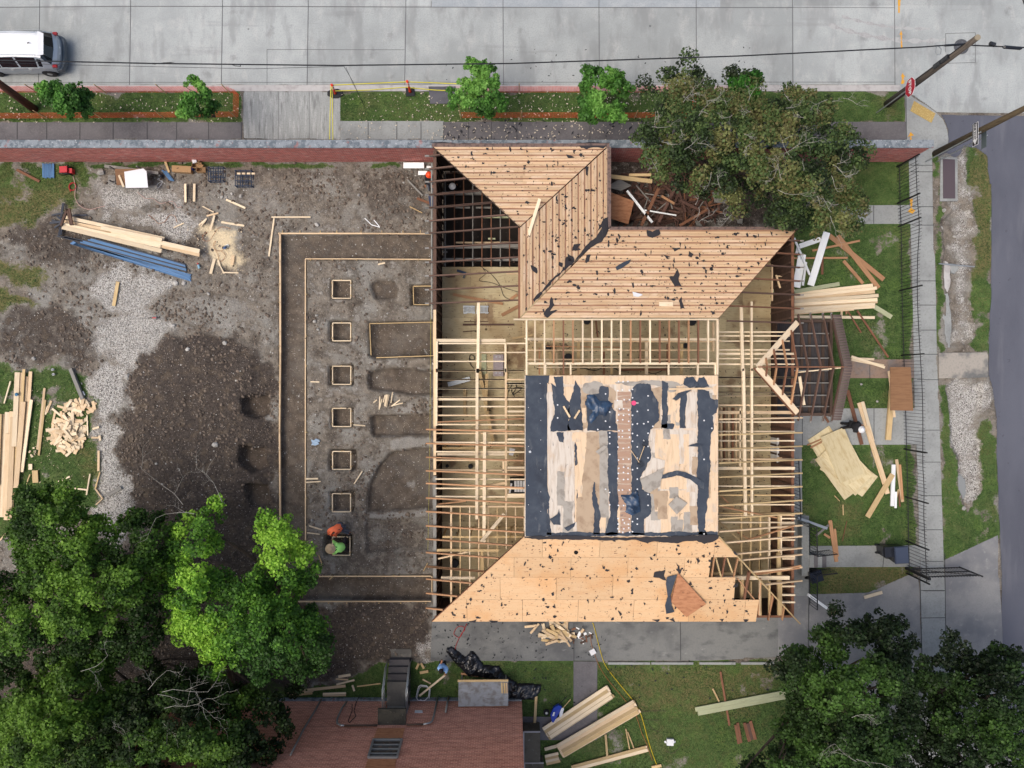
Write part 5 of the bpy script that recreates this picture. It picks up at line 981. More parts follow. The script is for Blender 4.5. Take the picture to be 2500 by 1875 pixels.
# ------------------------------------------------------------------ brick building at the bottom
BY = -15.38
def onw(code, x, y, off=0):
    """point on the north face of the brick building (off = metres in front of it)"""
    px, py = TP(code, x, y); Y = BY+off; z = H*(1-(-Y)*S/(py-CY)); return W(px, py, z)
bb = thing('brick_building', 'tall reddish brick building whose wall rises at the bottom edge of the yard', 'building', (-6, -19, 0))
vwall('wall', (-16,BY,0), (.48,BY,0), -.2, 7.6, -8, brickb, bb)
MB().slab([(-16,BY+.05,7.7),(.5,BY+.05,7.7),(.5,BY-8,7.7),(-16,BY-8,7.7)], .12).build('roof', felt, bb)
MB().bar((-16,BY+.04,.12), (.46,BY+.04,.12), .07, .3).build('plinth', capm, bb)
conc2 = mat('landing_concrete', K(96,94,90), [('noise', 1.4,(1,1,1), .45,.65, K(140,136,126), .7), ('noise', 12,(1,1,1), .5,.7, K(80,78,76), .5)])
def onwq(name, pts, m, off=.03, th=.03, par=bb):
    P = [onw('D1', x, y, off) for x, y in pts]; return MB().slab(P, th, down=Vector((0,-1,0)), uvf=lambda p: (p[0], p[2])).build(name, m, par)
onwq('infill_panel', [(1015,1350),(1228,1350),(1205,1432),(985,1432)], plyorange); onwq('infill_panel', [(945,1578),(1165,1578),(1140,1700),(905,1700)], plyorange)
wnd = link('window', None, onw('D1', 1070, 1500, .05), bb)
wf = MB()
for a, b in (((985,1440),(1205,1440)), ((985,1440),(945,1575)), ((1205,1440),(1168,1575)), ((945,1575),(1168,1575))): wf.bar(onw('D1',*a,.07), onw('D1',*b,.07), .08, .09)
wf.build('window_frame', metalg, wnd)
onwq('pane', [(985,1440),(1205,1440),(1168,1575),(945,1575)], mat('dark_window_glass', K(52,46,40), [('noise',3,(1,1,1),.45,.6,K(96,80,62),.7)], rough=.15), .045, .01, wnd)
for f in (.28,.52,.78): wf = MB().bar(onw('D1',985-40*f,1440+135*f,.08), onw('D1',1205-37*f,1440+135*f,.08), .05, .05).build('glazing_bar', metalg, wnd)
def pipe(pts, r, m, name='pipe'): MB().tube([onw('D1', x, y, .12) for x, y in pts], r, 8).build(name, m, bb, smooth=True)
pipe([(582,1130),(535,1215),(440,1370),(400,1450),(345,1560)], .045, greywood, 'downpipe')
pipe([(778,1150),(740,1200),(705,1280),(705,1315),(730,1330),(760,1332)], .045, metalg, 'conduit'); pipe([(760,1332),(1015,1330)], .05, darkwood, 'conduit')
pipe([(1240,1325),(1370,1322)], .05, darkwood, 'conduit'); pipe([(1370,1322),(1420,1312),(1440,1295),(1455,1240),(1480,1110)], .045, metalg, 'conduit'); pipe([(1563,1108),(1542,1228)], .05, greywood, 'pipe')
cb_ = [onw('D1', x, y, .2) for x, y in [(875,1105),(850,1160),(835,1215),(850,1260),(800,1310),(790,1295),(820,1220),(820,1165)]]
tag(MB().tube(cb_, .02, 5).build('cable', blackrub), 'looped black cable hanging on the brick wall left of the concrete stairs', 'cable')
onwq('sign_plate', [(1305,1213),(1362,1213),(1365,1230),(1303,1230)], whitepl, .04)
# steps and landing
st = thing('entrance_stairs', 'concrete stairs with pale pipe handrails leading up to the brick building', 'stairs', t('D1',1190,1000))
lz = .95; l0 = t('D1',1090,995,lz); l1 = t('D1',1250,995,lz)
ys_ = [t('D1',0,995,lz).y, BY]; x0s, x1s = l0.x, t('D1',1250,1160,lz).x
x1s = l1.x
MB().box((x0s+x1s)/2, (ys_[0]+ys_[1])/2, 0, x1s-x0s, ys_[0]-ys_[1]-.01, lz).build('landing', conc2, st)
for i, (yt, yb, z) in enumerate([(948,995,.76),(895,948,.57),(845,895,.38)]):
    a = t('D1',1090,yt,z); b = t('D1',1250,yb,z); yl = ys_[0]+.28*(i+0); MB().box((x0s+x1s)/2, ys_[0]+.28*i+.141, 0, x1s-x0s, .28, z).build('step', mat('step_concrete_%s' % 'abc'[i], K(74+i*6,72+i*6,74+i*6), [('noise', 2,(1,1,1), .5,.7, K(110,106,100), .5)]), st)
MB().box((x0s+x1s)/2, ys_[0]+.84+.2, 0, x1s-x0s+.1, .4, .06).build('step', conc2, st)
for x in (x0s-.06, x1s+.06):
    for dx in (-.0, ):
        yy0 = ys_[0]+.75; yy1 = BY+.1; z1 = lz+.95
        rm = MB().tube([(x,yy0,.05),(x,yy0,1.15),(x,ys_[0],z1),(x,yy1,z1)], .026, 8).tube([(x,yy0,.6),(x,ys_[0],lz+.5),(x,yy1,lz+.5)], .022, 8)
        for yy in (ys_[0], (ys_[0]+yy1)/2, yy1): rm.tube([(x,yy,lz-.3),(x,yy,z1)], .022, 8)
        rm.build('handrail', metalg, st, smooth=True)
cz = 2.75; c0 = t('D1',1018,1205,cz); c1 = t('D1',1234,1350,cz)
MB().slab(jag([(c0.x,BY,cz),(c1.x,BY,cz),(c1.x,c0.y,cz),(c0.x,c0.y,cz)], .2, .01), .14).build('door_canopy', mat('mossy_canopy_concrete', K(72,70,62), [('noise', 3,(1,1,1), .45,.65, K(50,50,46), .8), ('noise', 7,(1,1,1), .62,.7, K(120,116,104), .7)], bump=.3), bb)
MB().box((c0.x+c1.x)/2, BY+.03, lz, 1.0, .06, 1.75).build('door', greywood, bb)
# side landing east of the building
sl_ = thing('side_steps', 'stained concrete landings stepping along the east side of the brick building', 'stairs', t('D2',310,1500))
for x0, y0, x1, y1, z in ((248,1378,376,1612,1.0),(254,1618,402,1720,.7)):
    a, b = t('D2',x0,y0,z), t('D2',x1,y1,z); MB().box((a.x+b.x)/2, (a.y+b.y)/2, 0, b.x-a.x, a.y-b.y, z).build('landing', mat('stained_landing', K(104,100,88), [('noise', 1.5,(1,1,1), .42,.6, K(84,78,66), .8), ('noise', 5,(1,1,1), .6,.7, K(150,150,146), .6)]), sl_)
    MB().bar((a.x,(a.y+b.y)/2,z+.01), (a.x+.001,a.y,z+.01), .05, .04).bar((a.x,a.y,z+.02),(a.x,b.y,z+.02),.06,.05).bar((a.x,a.y,z+.021),(b.x,a.y,z+.021),.06,.05).build('edge_trim', kerbm, sl_)
# ------------------------------------------------------------------ iron fence along the east pavement
fe = thing('iron_fence', 'long black iron picket fence leaning beside the east pavement', 'fence', t('B3',1255,800))
FB = [('A3',1235,1235),('A3',1238,1570),('B3',1245,325),('B3',1255,820),('B3',1268,1320),('C3',1290,620),('C3',1300,990),('C3',1305,1330),('C3',1310,1580)]
FBp = [t(*q, .05) for q in FB]; FBp[0].y = 10.6
def alongF(s_):
    acc = 0
    for i in range(len(FBp)-1):
        L = (FBp[i+1]-FBp[i]).length
        if acc+L >= s_ or i == len(FBp)-2: return FBp[i].lerp(FBp[i+1], (s_-acc)/L)
        acc += L
FLn = sum((FBp[i+1]-FBp[i]).length for i in range(len(FBp)-1)); ra = random.Random(2)
nP = int(FLn/.165); stuffb = MB()
def lean(s_): return .04*math.sin(s_*.7)+.05*math.exp(-((s_-3.3)/1.0)**2)+.04*math.exp(-((s_-15.5)/.8)**2)
for i in range(nP):
    s_ = (i+.5)*FLn/nP; p = alongF(s_); l = lean(s_)+ra.uniform(-.012,.012); q = p+Vector((l*1.4, ra.uniform(-.02,.02), 1.82))
    mb = MB().bar(p, q, .016, .016, up=(1,0,0))
    if i % 2 == 0 and i//2 < 98: mb.build('picket', blackiron, fe)
    else: stuffb.bar(p, q, .016, .016, up=(1,0,0))
struct(stuffb.build('picket_rest', blackiron, fe), 'stuff')
for zr in (.2, 1.62):
    n = 90; MB().tube([alongF(FLn*i/n)+Vector((lean(FLn*i/n)*1.4*zr/1.8, 0, zr)) for i in range(n+1)], .02, 4).build("rail", blackiron, fe)
for i in range(len(FB)):
    p = FBp[i]; MB().bar(p-Vector((0,0,.1)), p+Vector((0,0,1.95)), .06, .06).build('post', blackiron, fe)
gt = thing('iron_gate', 'wide black iron gate standing open across the driveway', 'gate', t('D3',1310,150))
g0 = t('D3',1312,150,.1); g1 = t('C3',1320,1530,.1); ge = t('D3',1660,90,.1)
a = Vector((g0.x,g0.y,.1)); b = t('D3',1720,110,.1)*1.0; b.z = .1
n = 20
gb0 = t('D3',1310,120,.12); gb1 = t('D3',1712,108,.12); 
for i in range(n):
    p = gb0.lerp(gb1, i/(n-1)); MB().bar(p, p+Vector((0,0,1.75)), .016, .016, up=(1,0,0)).build("picket", blackiron, gt)
for zr in (.15, .9, 1.6): MB().bar(gb0+Vector((0,0,zr-.05)), gb1+Vector((0,0,zr-.05)), .045, .05).build('rail', blackiron, gt)
MB().bar(gb0+Vector((0,0,.1)), gb1+Vector((0,0,1.6)), .03, .03).build('brace', blackiron, gt)
MB().bar(gb0-Vector((0,0,.1)), gb0+Vector((0,0,1.95)), .12, .12).build('post', blackiron, gt); MB().bar(gb1, gb1+Vector((0,0,1.8)), .05, .05).build('post', blackiron, gt)
# ------------------------------------------------------------------ poles, wires, signs
polem = mat('weathered_pole_wood', K(96,88,80), [('noise', 3,(6,6,.5), .45,.65, K(66,60,54), .8)], bump=.2)
poleb = mat('brown_pole_wood', K(98,66,50), [('noise', 3,(6,6,.5), .45,.65, K(70,48,40), .8)])
def pole(name, label, b, tpx, h, r, m):
    o = thing(name, label, 'utility pole', W(*b)); p0 = W(*b); p1 = W(tpx[0], tpx[1], h)
    MB().tube([p0-Vector((0,0,.3)), p0.lerp(p1,.5), p1], [r*1.15, r, r*.75], 12).build('shaft', m, o, smooth=True); return o, p0, p1
po, a0, a1 = pole('utility_pole', 'grey wooden utility pole rising from the grass corner behind the stop sign', (2166,254), (2386,92), 7.4, .15, polem)
for f in (.62,.70): 
    q = a0.lerp(a1, f); MB().box(q.x-.16, q.y-.02, q.z, .14, .16, .5).build('equipment_box', blackplastic, po)
MB().tube([a0.lerp(a1,.3)+Vector((-.15,.02,0)), a0.lerp(a1,.92)+Vector((-.13,.04,0))], .02, 5).build('conduit', blackrub, po)
MB().lathe(a1+Vector((0,0,.0)), [(.115,0),(.115,.04)], 12).build('pole_cap', mat('cut_wood_top', K(150,140,120)), po)
po2, b0, b1 = pole('utility_pole', 'brown wooden utility pole leaning out over the side street', (2284,374), (2530,250), 7.8, .14, mat('mossy_pole_wood', K(92,80,60), [('noise', 3,(6,6,.5), .45,.65, K(66,56,44), .8)]))
po3, c0_, c1_ = pole('utility_pole', 'red brown wooden utility pole at the left end of the grass strip', (84,268), (-60,160), 4.2, .17, poleb)
def cable(name, label, pts, r, m=blackrub, n=24, sag=0):
    P = []
    for i in range(len(pts)-1):
        for k in range(n): P.append(pts[i].lerp(pts[i+1], k/n)-Vector((0,0,sag*4*(k/n)*(1-k/n))))
    P.append(pts[-1]); return tag(MB().tube(P, r, 5).build(name, m), label, 'cable')
zc = 5.6
main = [W(-250,143,5.6), W(0,147,5.5), W(370,155,5.4), W(820,160,5.35), W(1250,155,5.4), W(1800,137,5.6), W(2250,115,5.9), W(2330,109,6.0), W(2520,117,6.0)]
cable('overhead_cable', 'thick black overhead cable spanning the whole street', main, .028, n=6)
cable('overhead_cable', 'thin dark wire hanging just below the thick overhead cable at left', [W(-100,150,5.2), W(150,158,5.2), W(620,168,5.2), W(840,162,5.35)], .009, n=4)
cable('drop_wire', 'thin black wire dropping from the overhead cable to the grass strip', [W(840,162,5.35), W(862,200,4.2), W(890,262,.1)], .009, n=4)
cable('drop_wire', 'thin black wire beside the first one dropping over the kerb', [W(845,165,5.3), W(862,205,4), W(878,235,1.5), W(889,258,.1)], .008, n=4)
cable('overhead_wire', 'thin black wire crossing the top right corner', [W(2490,-20,6), W(2520,60,6)], .025, n=3)
for lb, x0, y0, x1, y1, r, z in (('long black splice box on the overhead cable left of the grey pole',2303,111,2358,108,.045,6.05),('long black splice box on the overhead cable at the right edge',2448,115,2495,118,.07,6.05),('short black terminal box on the overhead cable right of the grey pole',2415,106,2430,110,.09,6.05)):
    tag(MB().tube([W(x0,y0,z), W(x0*.9+x1*.1,y0,z), W(x0*.1+x1*.9,y1,z), W(x1,y1,z)], [r*.5,r,r,r*.5], 8).build('cable_splice', blackplastic), lb, 'cable box')
cable('cable_coil', 'bunched cable loop on the overhead cable above the parked street at left', [W(560,156,5.4), W(575,161,5.3), W(588,162,5.3), W(586,158,5.35), W(570,156,5.4)], .014, n=3)
cable('cable_coil', 'knotted cable bundle on the overhead cable near the left street trees', [W(355,154,5.42), W(378,157,5.3), W(400,153,5.4), W(425,152,5.45), W(400,155,5.4)], .012, n=3)
cable('cable_coil', 'grey looped wire coil hanging left of the manhole', [W(2287,110,5.8), W(2284,125,5.6), W(2287,134,5.5), W(2296,132,5.5), W(2298,120,5.7), W(2291,112,5.8)], .012, metalg, n=3)
tag(MB().lathe(W(2347,114,RZ+.006), [(.37,0),(.37,.008),(.34,.012),(.05,.012)], 28).build('manhole_cover', mat('cast_iron_cover', K(104,106,110), [('voro', 10,(1,1,1), .2,.4, K(76,78,82), .8)], rough=.6)), 'round iron manhole cover in the street under the grey pole', 'manhole cover')
signred = mat('sign_red', K(176,26,52), rough=.4); signwhite = mat('sign_white', K(236,236,236), rough=.45); signblack = mat('sign_black', K(28,30,36), rough=.4)
def sign_text(s_, size, m, parent, loc, name='lettering', sx=1):
    """west facing text: letter tops up, read from north to south"""
    c = bpy.data.curves.new(name, 'FONT'); c.body = s_; c.size = size; c.align_x = 'CENTER'; c.align_y = 'CENTER'; c.extrude = .004; c.offset = .006
    tmp = bpy.data.objects.new('tmp', c); COL.objects.link(tmp); bpy.context.view_layer.update()
    me = bpy.data.meshes.new_from_object(tmp.evaluated_get(bpy.context.evaluated_depsgraph_get())); bpy.data.objects.remove(tmp)
    # local x -> -Y (north to south), local y -> +Z, normal -> -X
    for v in me.vertices: x, y, z = v.co; v.co = (-z, -x*sx, y)
    me.materials.clear(); me.materials.append(m); return link(name, me, loc, parent)
so = thing('stop_sign', 'red octagonal stop sign beside the grey utility pole at the street corner', 'stop sign', W(2196,228))
sb_ = W(2196,228); sz = 3.1; sc_ = W(2222,213,sz); sb_ = Vector((sc_.x+.04, sc_.y, 0)); 
MB().tube([(sb_.x,sb_.y,-.1),(sb_.x,sb_.y,sz+.35)], .03, 8).build('post', metalg, so)
def octo(r, x): return [Vector((x, sc_.y+r*math.cos(math.radians(22.5+45*k)), sz+r*math.sin(math.radians(22.5+45*k)))) for k in range(8)]
MB().slab(octo(.43, sc_.x), .01, down=Vector((1,0,0))).build('border', signwhite, so); MB().slab(octo(.41, sc_.x-.006), .008, down=Vector((1,0,0))).build('face', signred, so)
sign_text('STOP', .27, signwhite, so, (sc_.x-.016, sc_.y, sz))
ow = thing('one_way_sign', 'black and white one way arrow sign standing by the side street', 'road sign', W(2345,345))
oz = 4.0; oc = W(2381,328,oz); ob = Vector((oc.x+.05, oc.y, 0))
MB().tube([(ob.x,ob.y,-.1),(ob.x,ob.y,oz+.3)], .03, 8).build('post', metalg, ow)
def panel(y0, y1, z0, z1, x, th=.008): return MB().slab([(x,y0,z0),(x,y1,z0),(x,y1,z1),(x,y0,z1)], th, down=Vector((1,0,0)))
panel(oc.y-.49, oc.y+.49, oz-.2, oz+.2, oc.x).build('border', signwhite, ow); panel(oc.y-.47, oc.y+.47, oz-.18, oz+.18, oc.x-.006).build('face', signblack, ow)
xx = oc.x-.012; ar = [(oc.y+.44,oz-.1),(oc.y+.44,oz+.1),(oc.y-.22,oz+.1),(oc.y-.22,oz+.15),(oc.y-.45,oz),(oc.y-.22,oz-.15),(oc.y-.22,oz-.1)]
MB().slab([(xx, y, z) for y, z in ar], .006, down=Vector((1,0,0))).build('arrow', signwhite, ow)
sign_text('ONE WAY', .155, signblack, ow, (xx-.004, oc.y+.13, oz))
gn = thing('street_sign_back', 'pale grey back of a second sign beside the one way sign', 'road sign', Vector((oc.x+.35, oc.y-.1, 0)))
panel(oc.y-.5, oc.y+.45, oz-.45, oz-.1, oc.x+.55).build('face', mat('dull_green_sign', K(96,108,112), rough=.5), gn); MB().tube([(oc.x+.6,oc.y,-.1),(oc.x+.6,oc.y,oz-.1)], .025, 6).build('post', metalg, gn)
# ------------------------------------------------------------------ street bits: covers, paint, delineators, tape
tag(MB().slab([W(1046,211,.05), W(1112,211,.05), W(1112,253,.05), W(1050,253,.05)], .1).build('utility_cover', mat('grey_utility_cover', K(98,98,104), [('noise', 3,(1,1,1), .45,.7, K(80,80,86), .8)])), 'flat grey utility cover set in the grass strip under the light green young tree', 'cover')
cbn = thing('drain_cover', 'long dark purple drain slab in a pale concrete frame by the side street', 'drain cover', t('A3',1635,1380))
MB().slab([t('A3',1570,1210,.05), t('A3',1700,1215,.05), t('A3',1700,1550,.05), t('A3',1565,1552,.05)], .2).build('frame', walkc, cbn)
MB().slab([t('A3',1588,1226,.075), t('A3',1680,1230,.075), t('A3',1682,1530,.075), t('A3',1590,1530,.075)], .03).build('cover', mat('purple_grey_slab', K(88,78,84)), cbn)
def paint(label, polys, z=None):
    z = RZ+.008 if z is None else z; mb = MB()
    for p in polys: mb.slab([(q.x, q.y, z) for q in [t('A3', x, y) for x, y in p]], .003)
    tag(mb.build('paint_mark', orangepaint), label, 'paint mark')
paint('orange painted arrow on the street nearest the stop sign', [[(1270,585),(1286,555),(1306,585),(1294,585),(1296,610),(1302,610),(1296,640),(1272,640),(1278,610),(1280,585)]])
paint('long thin orange arrow painted across the street joint', [[(1262,260),(1274,225),(1284,262),(1278,262),(1284,360),(1272,360),(1270,262)]])
paint('orange paint stroke at the top edge of the street', [[(1248,-20),(1270,-20),(1262,90),(1252,90)]])
paint('orange arrow painted on the corner pavement by the brick wall', [[(1312,1060),(1335,1020),(1360,1048),(1342,1048),(1342,1080),(1330,1080),(1330,1050)]], .04)
paint('orange anchor shaped mark on the path inside the iron fence', [[(1328,1540),(1350,1530),(1345,1610),(1370,1625),(1350,1650),(1310,1635),(1335,1605)]], .045)
ct = mat('yellow_tactile_paving', K(200,176,116), [('voro', 14,(1,1,1), .25,.45, K(176,150,92), .8)])
tag(MB().slab([t('A3',1365,778,.04), t('A3',1530,875,.04), t('A3',1498,948,.04), t('A3',1335,855,.04)], .012).build('tactile_pad', ct), 'yellow tactile paving pad on the street corner ramp', 'tactile paving')
def delin(label, bpx, topx, octb):
    b = W(*bpx, .0); o = thing('delineator_post', label, 'traffic post', b, 'orange traffic posts holding the yellow tape'); tp = W(topx[0], topx[1], 1.15)
    if octb: MB().slab([b+Vector((math.cos(a)*.36*(1.15 if abs(math.cos(a))>.5 else 1), math.sin(a)*.24, .06)) for a in [math.radians(22.5+45*k) for k in range(8)]], .06).build('base', blackrub, o)
    else: MB().box(b.x, b.y, 0, .42, .42, .06, .06).build('base', blackrub, o)
    MB().tube([b+Vector((0,0,.05)), b.lerp(tp,.15), b.lerp(tp,.85), tp], [.075,.055,.05,.06], 12).build('tube', orangepl, o, smooth=True)
    for f in (.62,.8): MB().tube([b.lerp(tp,f), b.lerp(tp,f+.09)], .058, 12).build('reflector_band', whitepl, o)
    MB().tube([tp+Vector((-.06,0,.03)), tp+Vector((.06,0,.03))], .02, 8).build('handle', orangepl, o)
    return b, tp
e0, e1 = delin('orange traffic post on an eight sided black base at the apron corner', (819,229), (810,207), True)
e2, e3 = delin('orange traffic post on a square black base in the grass strip', (1002,225), (994,198), False)
def tapeb(label, pts, m=tape, w=.05):
    mb = MB()
    for i in range(len(pts)-1): mb.bar(pts[i], pts[i+1], .03, w)
    tag(mb.build('barrier_tape', m), label, 'tape')
tapeb('upper yellow tape strung between the two orange posts and the light green tree', [W(812,208,1.05), W(900,204,.95), W(993,200,1.05), W(1050,202,1.0), W(1120,205,1.1)])
tapeb('lower yellow tape strung between the two orange posts over the kerb', [W(818,222,.5), W(900,220,.4), W(990,213,.5), W(1060,220,.5), W(1130,223,.5)])
tapeb('left strip of yellow tape from the orange post to the brick wall', [W(808,210,1.0), W(806,280,1.2), W(805,340,1.6)]); tapeb('right strip of yellow tape sagging down to the brick wall', [W(811,212,1.0), W(812,290,.5), W(813,345,.9)])
# orange safety fences round the planted strips
def netting(label, pts, stakes, h=.75):
    o = thing('safety_fence', label, 'safety fence', pts[0], 'orange mesh fences round the grass strips')
    for i in range(len(pts)-1):
        a, b = pts[i], pts[i+1]; mb = MB(); L = (b-a).length; n = int(L/.13); up = Vector((0,0,h))
        for k in range(n+1):
            p = a.lerp(b, k/n); mb.bar(p+Vector((0,0,.03)), p+up*(.94+.08*math.sin(k*1.7)), .008, .006, up=(b-a).normalized())
        for q in range(8):
            zz = .05+q*(h-.07)/7; prev = None; m = max(2, n//5)
            for k in range(m+1):
                p = a.lerp(b, k/m)+Vector((0,0,zz*(.96+.05*math.sin(k*8.3))))
                if prev is not None: mb.bar(prev, p, .008, .007)
                prev = p
        mb.build('mesh_panel', orangemesh, o)
    for s_ in stakes: MB().bar(s_-Vector((0,0,.1)), s_+Vector((0,0,h+.35)), .04, .025).build('stake', pine3, o)
netting('orange mesh fence round the long grass strip at left', [W(-60,226), W(560,226), W(584,232), W(582,286), W(-60,290)], [W(x,228) for x in (96,260,406,562)]+[W(x,290) for x in (116,250,403,579)])
netting('orange mesh fence round the grass strip that runs behind the big oak', [W(1128,288), W(1690,288), W(1690,226), W(1190,226)], [W(x,226) for x in (1267,1415,1545)]+[W(x,290) for x in (1125,1272,1410,1548)])
# ------------------------------------------------------------------ parked car (rear half in view)
car = thing('parked_car', 'silver grey hatchback with a white roof and dark windows parked by the left edge', 'car', Vector((W(60,130).x-1.2, W(60,121).y, RZ)))
silver = mat('silver_grey_paint', K(178,190,200), rough=.3, metal=.25, spec=.6); white_p = mat('white_roof_paint', K(240,243,246), rough=.3, spec=.5); glassd = mat('tinted_glass', K(26,28,34), rough=.08, spec=.8)
def carbody():
    cx_ = t('A0',474,350,.6).x; cy_ = t('A0',0,376,.9).y      # rear end, centre line
    g = RZ; ring = []
    # half sections along x (0 = rear), (half width, z) from sill to roof centre
    secs = [(0.0,[(.50,.40),(.58,.50),(.60,.66),(.54,.76),(.3,.80),(0,.82)]), (.04,[(.66,.34),(.74,.50),(.75,.70),(.66,.86),(.42,.92),(0,.95)]), (.16,[(.80,.27),(.86,.50),(.87,.80),(.74,1.00),(.5,1.05),(0,1.08)]), (.46,[(.86,.22),(.91,.52),(.90,.92),(.62,1.42),(.42,1.51),(0,1.55)]), (.7,[(.86,.22),(.91,.55),(.89,.96),(.60,1.48),(.40,1.56),(0,1.58)]), (1.8,[(.86,.22),(.90,.55),(.88,.96),(.60,1.54),(.40,1.61),(0,1.63)]), (2.7,[(.86,.22),(.90,.55),(.88,.95),(.60,1.50),(.40,1.58),(0,1.60)]), (3.2,[(.86,.22),(.90,.55),(.88,.94),(.70,1.18),(.4,1.24),(0,1.26)]), (3.5,[(.86,.24),(.89,.55),(.86,.90),(.72,.98),(.4,1.02),(0,1.04)]), (4.1,[(.78,.26),(.82,.55),(.78,.78),(.62,.86),(.4,.88),(0,.9)]), (4.3,[(.6,.32),(.66,.5),(.62,.68),(.5,.74),(.3,.76),(0,.78)])]
    cv = lambda x, w: x+(.20*(w/.85)**2 if x < 1 else (-.25*(w/.85)**2 if x > 3 else 0))
    P = [[Vector((cx_-cv(x, w), cy_-w, g+z)) for w, z in s_]+[Vector((cx_-cv(x, w), cy_+w, g+z)) for w, z in reversed(s_[:-1])] for x, s_ in secs]
    n = len(P[0]); body = MB(); glass = MB(); roof = MB()
    for i in range(len(P)-1):
        for k in range(n-1):
            q = [P[i][k], P[i][k+1], P[i+1][k+1], P[i+1][k]]; kk = k if k < n//2 else n-2-k
            tgt = body
            if kk in (3, 4) and 3 <= i <= 5: tgt = roof
            body_face = q
            tgt.face(q)
            def inset(q, f, off):
                c = sum(q, Vector())/4; nn = (q[1]-q[0]).cross(q[3]-q[0]).normalized()
                if nn.dot(c-Vector((cx_-2, cy_, g+.6))) < 0: nn = -nn
                return [c+(p-c)*f+nn*off for p in q]
            if kk == 2 and 3 <= i <= 6: glass.face(inset(q, .9 if i > 3 else .7, .008))
            if kk in (3, 4) and i in (2, 6): glass.face(inset(q, .99, .008))
    body.face(P[0]); body.face(list(reversed(P[-1])))
    body.build('body', silver, car, smooth=True); roof.build('roof', white_p, car, smooth=True); glass.build('window', glassd, car)
    for sgn in (-1, 1):
        MB().bar((cx_-.75,cy_+sgn*.53,g+1.57),(cx_-2.7,cy_+sgn*.53,g+1.59),.03,.03).build('roof_rail', silver, car)
        MB().box(cx_-.20, cy_+sgn*.77, g+.84, .2, .14, .1).build('tail_light', mat('tail_light_red' if sgn < 0 else 'tail_light_red_left', K(150,30,40), rough=.2), car)
        for x in (.8, 3.4):
            w = link('wheel', None, (cx_-x, cy_+sgn*.82, g), car)
            MB().lathe((cx_-x, cy_+sgn*.82, g+.33), [(.2,-.11),(.33,-.1),(.33,.1),(.2,.11)], 24, 'y').build('tyre', blackrub, w)
            MB().lathe((cx_-x, cy_+sgn*.82, g+.33), [(.05,-.115),(.2,-.105),(.2,.105),(.05,.115)], 10, 'y').build('rim', metalg, w)
        for x in (1.35, 2.2): MB().bar((cx_-x,cy_+sgn*.915,g+.80),(cx_-x-.16,cy_+sgn*.915,g+.80),.03,.03).build('door_handle', metalg, car)
        MB().bar((cx_-.85,cy_+sgn*.905,g+.98),(cx_-3.1,cy_+sgn*.90,g+.96),.02,.02).build('window_trim', metalg, car)
    MB().slab([(cx_-.36,cy_-.5,g+1.53),(cx_-.34,cy_,g+1.56),(cx_-.36,cy_+.5,g+1.53),(cx_-.6,cy_+.58,g+1.585),(cx_-.6,cy_-.58,g+1.585)], .03).build('spoiler', white_p, car)
    MB().slab([(cx_+.05,cy_-.55,g+.58),(cx_+.05,cy_+.55,g+.58),(cx_-.06,cy_+.8,g+.58),(cx_-.3,cy_+.88,g+.58),(cx_-.3,cy_-.88,g+.58),(cx_-.06,cy_-.8,g+.58)], .26).build('bumper', mat('dark_bumper', K(96,106,114), rough=.5), car)
    MB().slab([(cx_-.0,cy_-.18,g+.80),(cx_-.0,cy_+.18,g+.80),(cx_-.06,cy_+.18,g+.90),(cx_-.06,cy_-.18,g+.90)], .01).build('number_plate', whitepl, car)
    MB().tube([(cx_-1.05,cy_+.0,g+1.60),(cx_-.92,cy_,g+1.70)], [.03,.012], 6).build('antenna', blackplastic, car)
carbody()
# ------------------------------------------------------------------ formwork in the excavation
def board(code, x0, y0, x1, y1, w, m, label, group=None, z=None, th=.04, name='board', lift=0.0, tilt=0.0, cat='board'):
    """loose board between two tile points; w in zoomed pixels"""
    a, b = t(code, x0, y0), t(code, x1, y1)
    if z is None: z = max(gz(*(a.lerp(b, f))[:2]) for f in (0, .25, .5, .75, 1)); z = max(z, .03)+.005
    z += lift; a, b = t(code, x0, y0, z+th/2), t(code, x1, y1, z+th/2); b.z += tilt
    return tag(MB().bar(a, b, w*Q*(H-z)/H, th).build(name, m), label, cat, group)
FORM = 'trench form boards'
def form(label, segs, pegs, z=.02, h=.14, w=.045):
    o = thing('trench_form', label, 'formwork', segs[0][0])
    for a, b in segs: MB().bar(Vector((a.x,a.y,z)), Vector((b.x,b.y,z)), w, h).build('form_board', pine2, o)
    for p in pegs: MB().bar(Vector((p.x,p.y,-.35)), Vector((p.x+.02,p.y,z+.12)), .05, .04).build('peg', pine3, o)
def seg(c0,x0,y0,c1,x1,y1): return (t(c0,x0,y0), t(c1,x1,y1))
form('long outer form board along the left side of the trench', [seg('B1',268,380,'B1',270,1300), seg('B1',270,1300,'C1',264,500), seg('C1',264,500,'C1',270,1345)], [t('B1',262,y) for y in (450,598,770,912,1138,1250,1400,1525)]+[t('C1',262,y) for y in (105,290,483,628,790,965,1080,1245)], w=.07)
form('outer form board along the top of the trench with short braces', [seg('B1',255,381,'B1',900,381), seg('B1',900,381,'B1',1442,384)], [], w=.06)
for x in (283,418,575,703,890,1050,1213,1347): tag(MB().bar(t('B1',x,374,.05), t('B1',x,356,.03), .03, .04).build('brace_stake', pine3), 'short brace stake behind the top trench form board', 'stake', 'brace stakes on the top form board')
form('inner form board along the left side of the pier area', [seg('B1',463,580,'C1',463,480), seg('C1',463,480,'C1',464,1455)], [t('B1',470,y) for y in (850,1170,1400)]+[t('C1',470,y) for y in (490,700,1000)])
form('inner form board along the top of the pier area', [seg('B1',463,577,'B1',900,577), seg('B1',900,578,'B1',1438,581)], [t('B1',x,586) for x in (500,670,855,1045,1220,1330)])
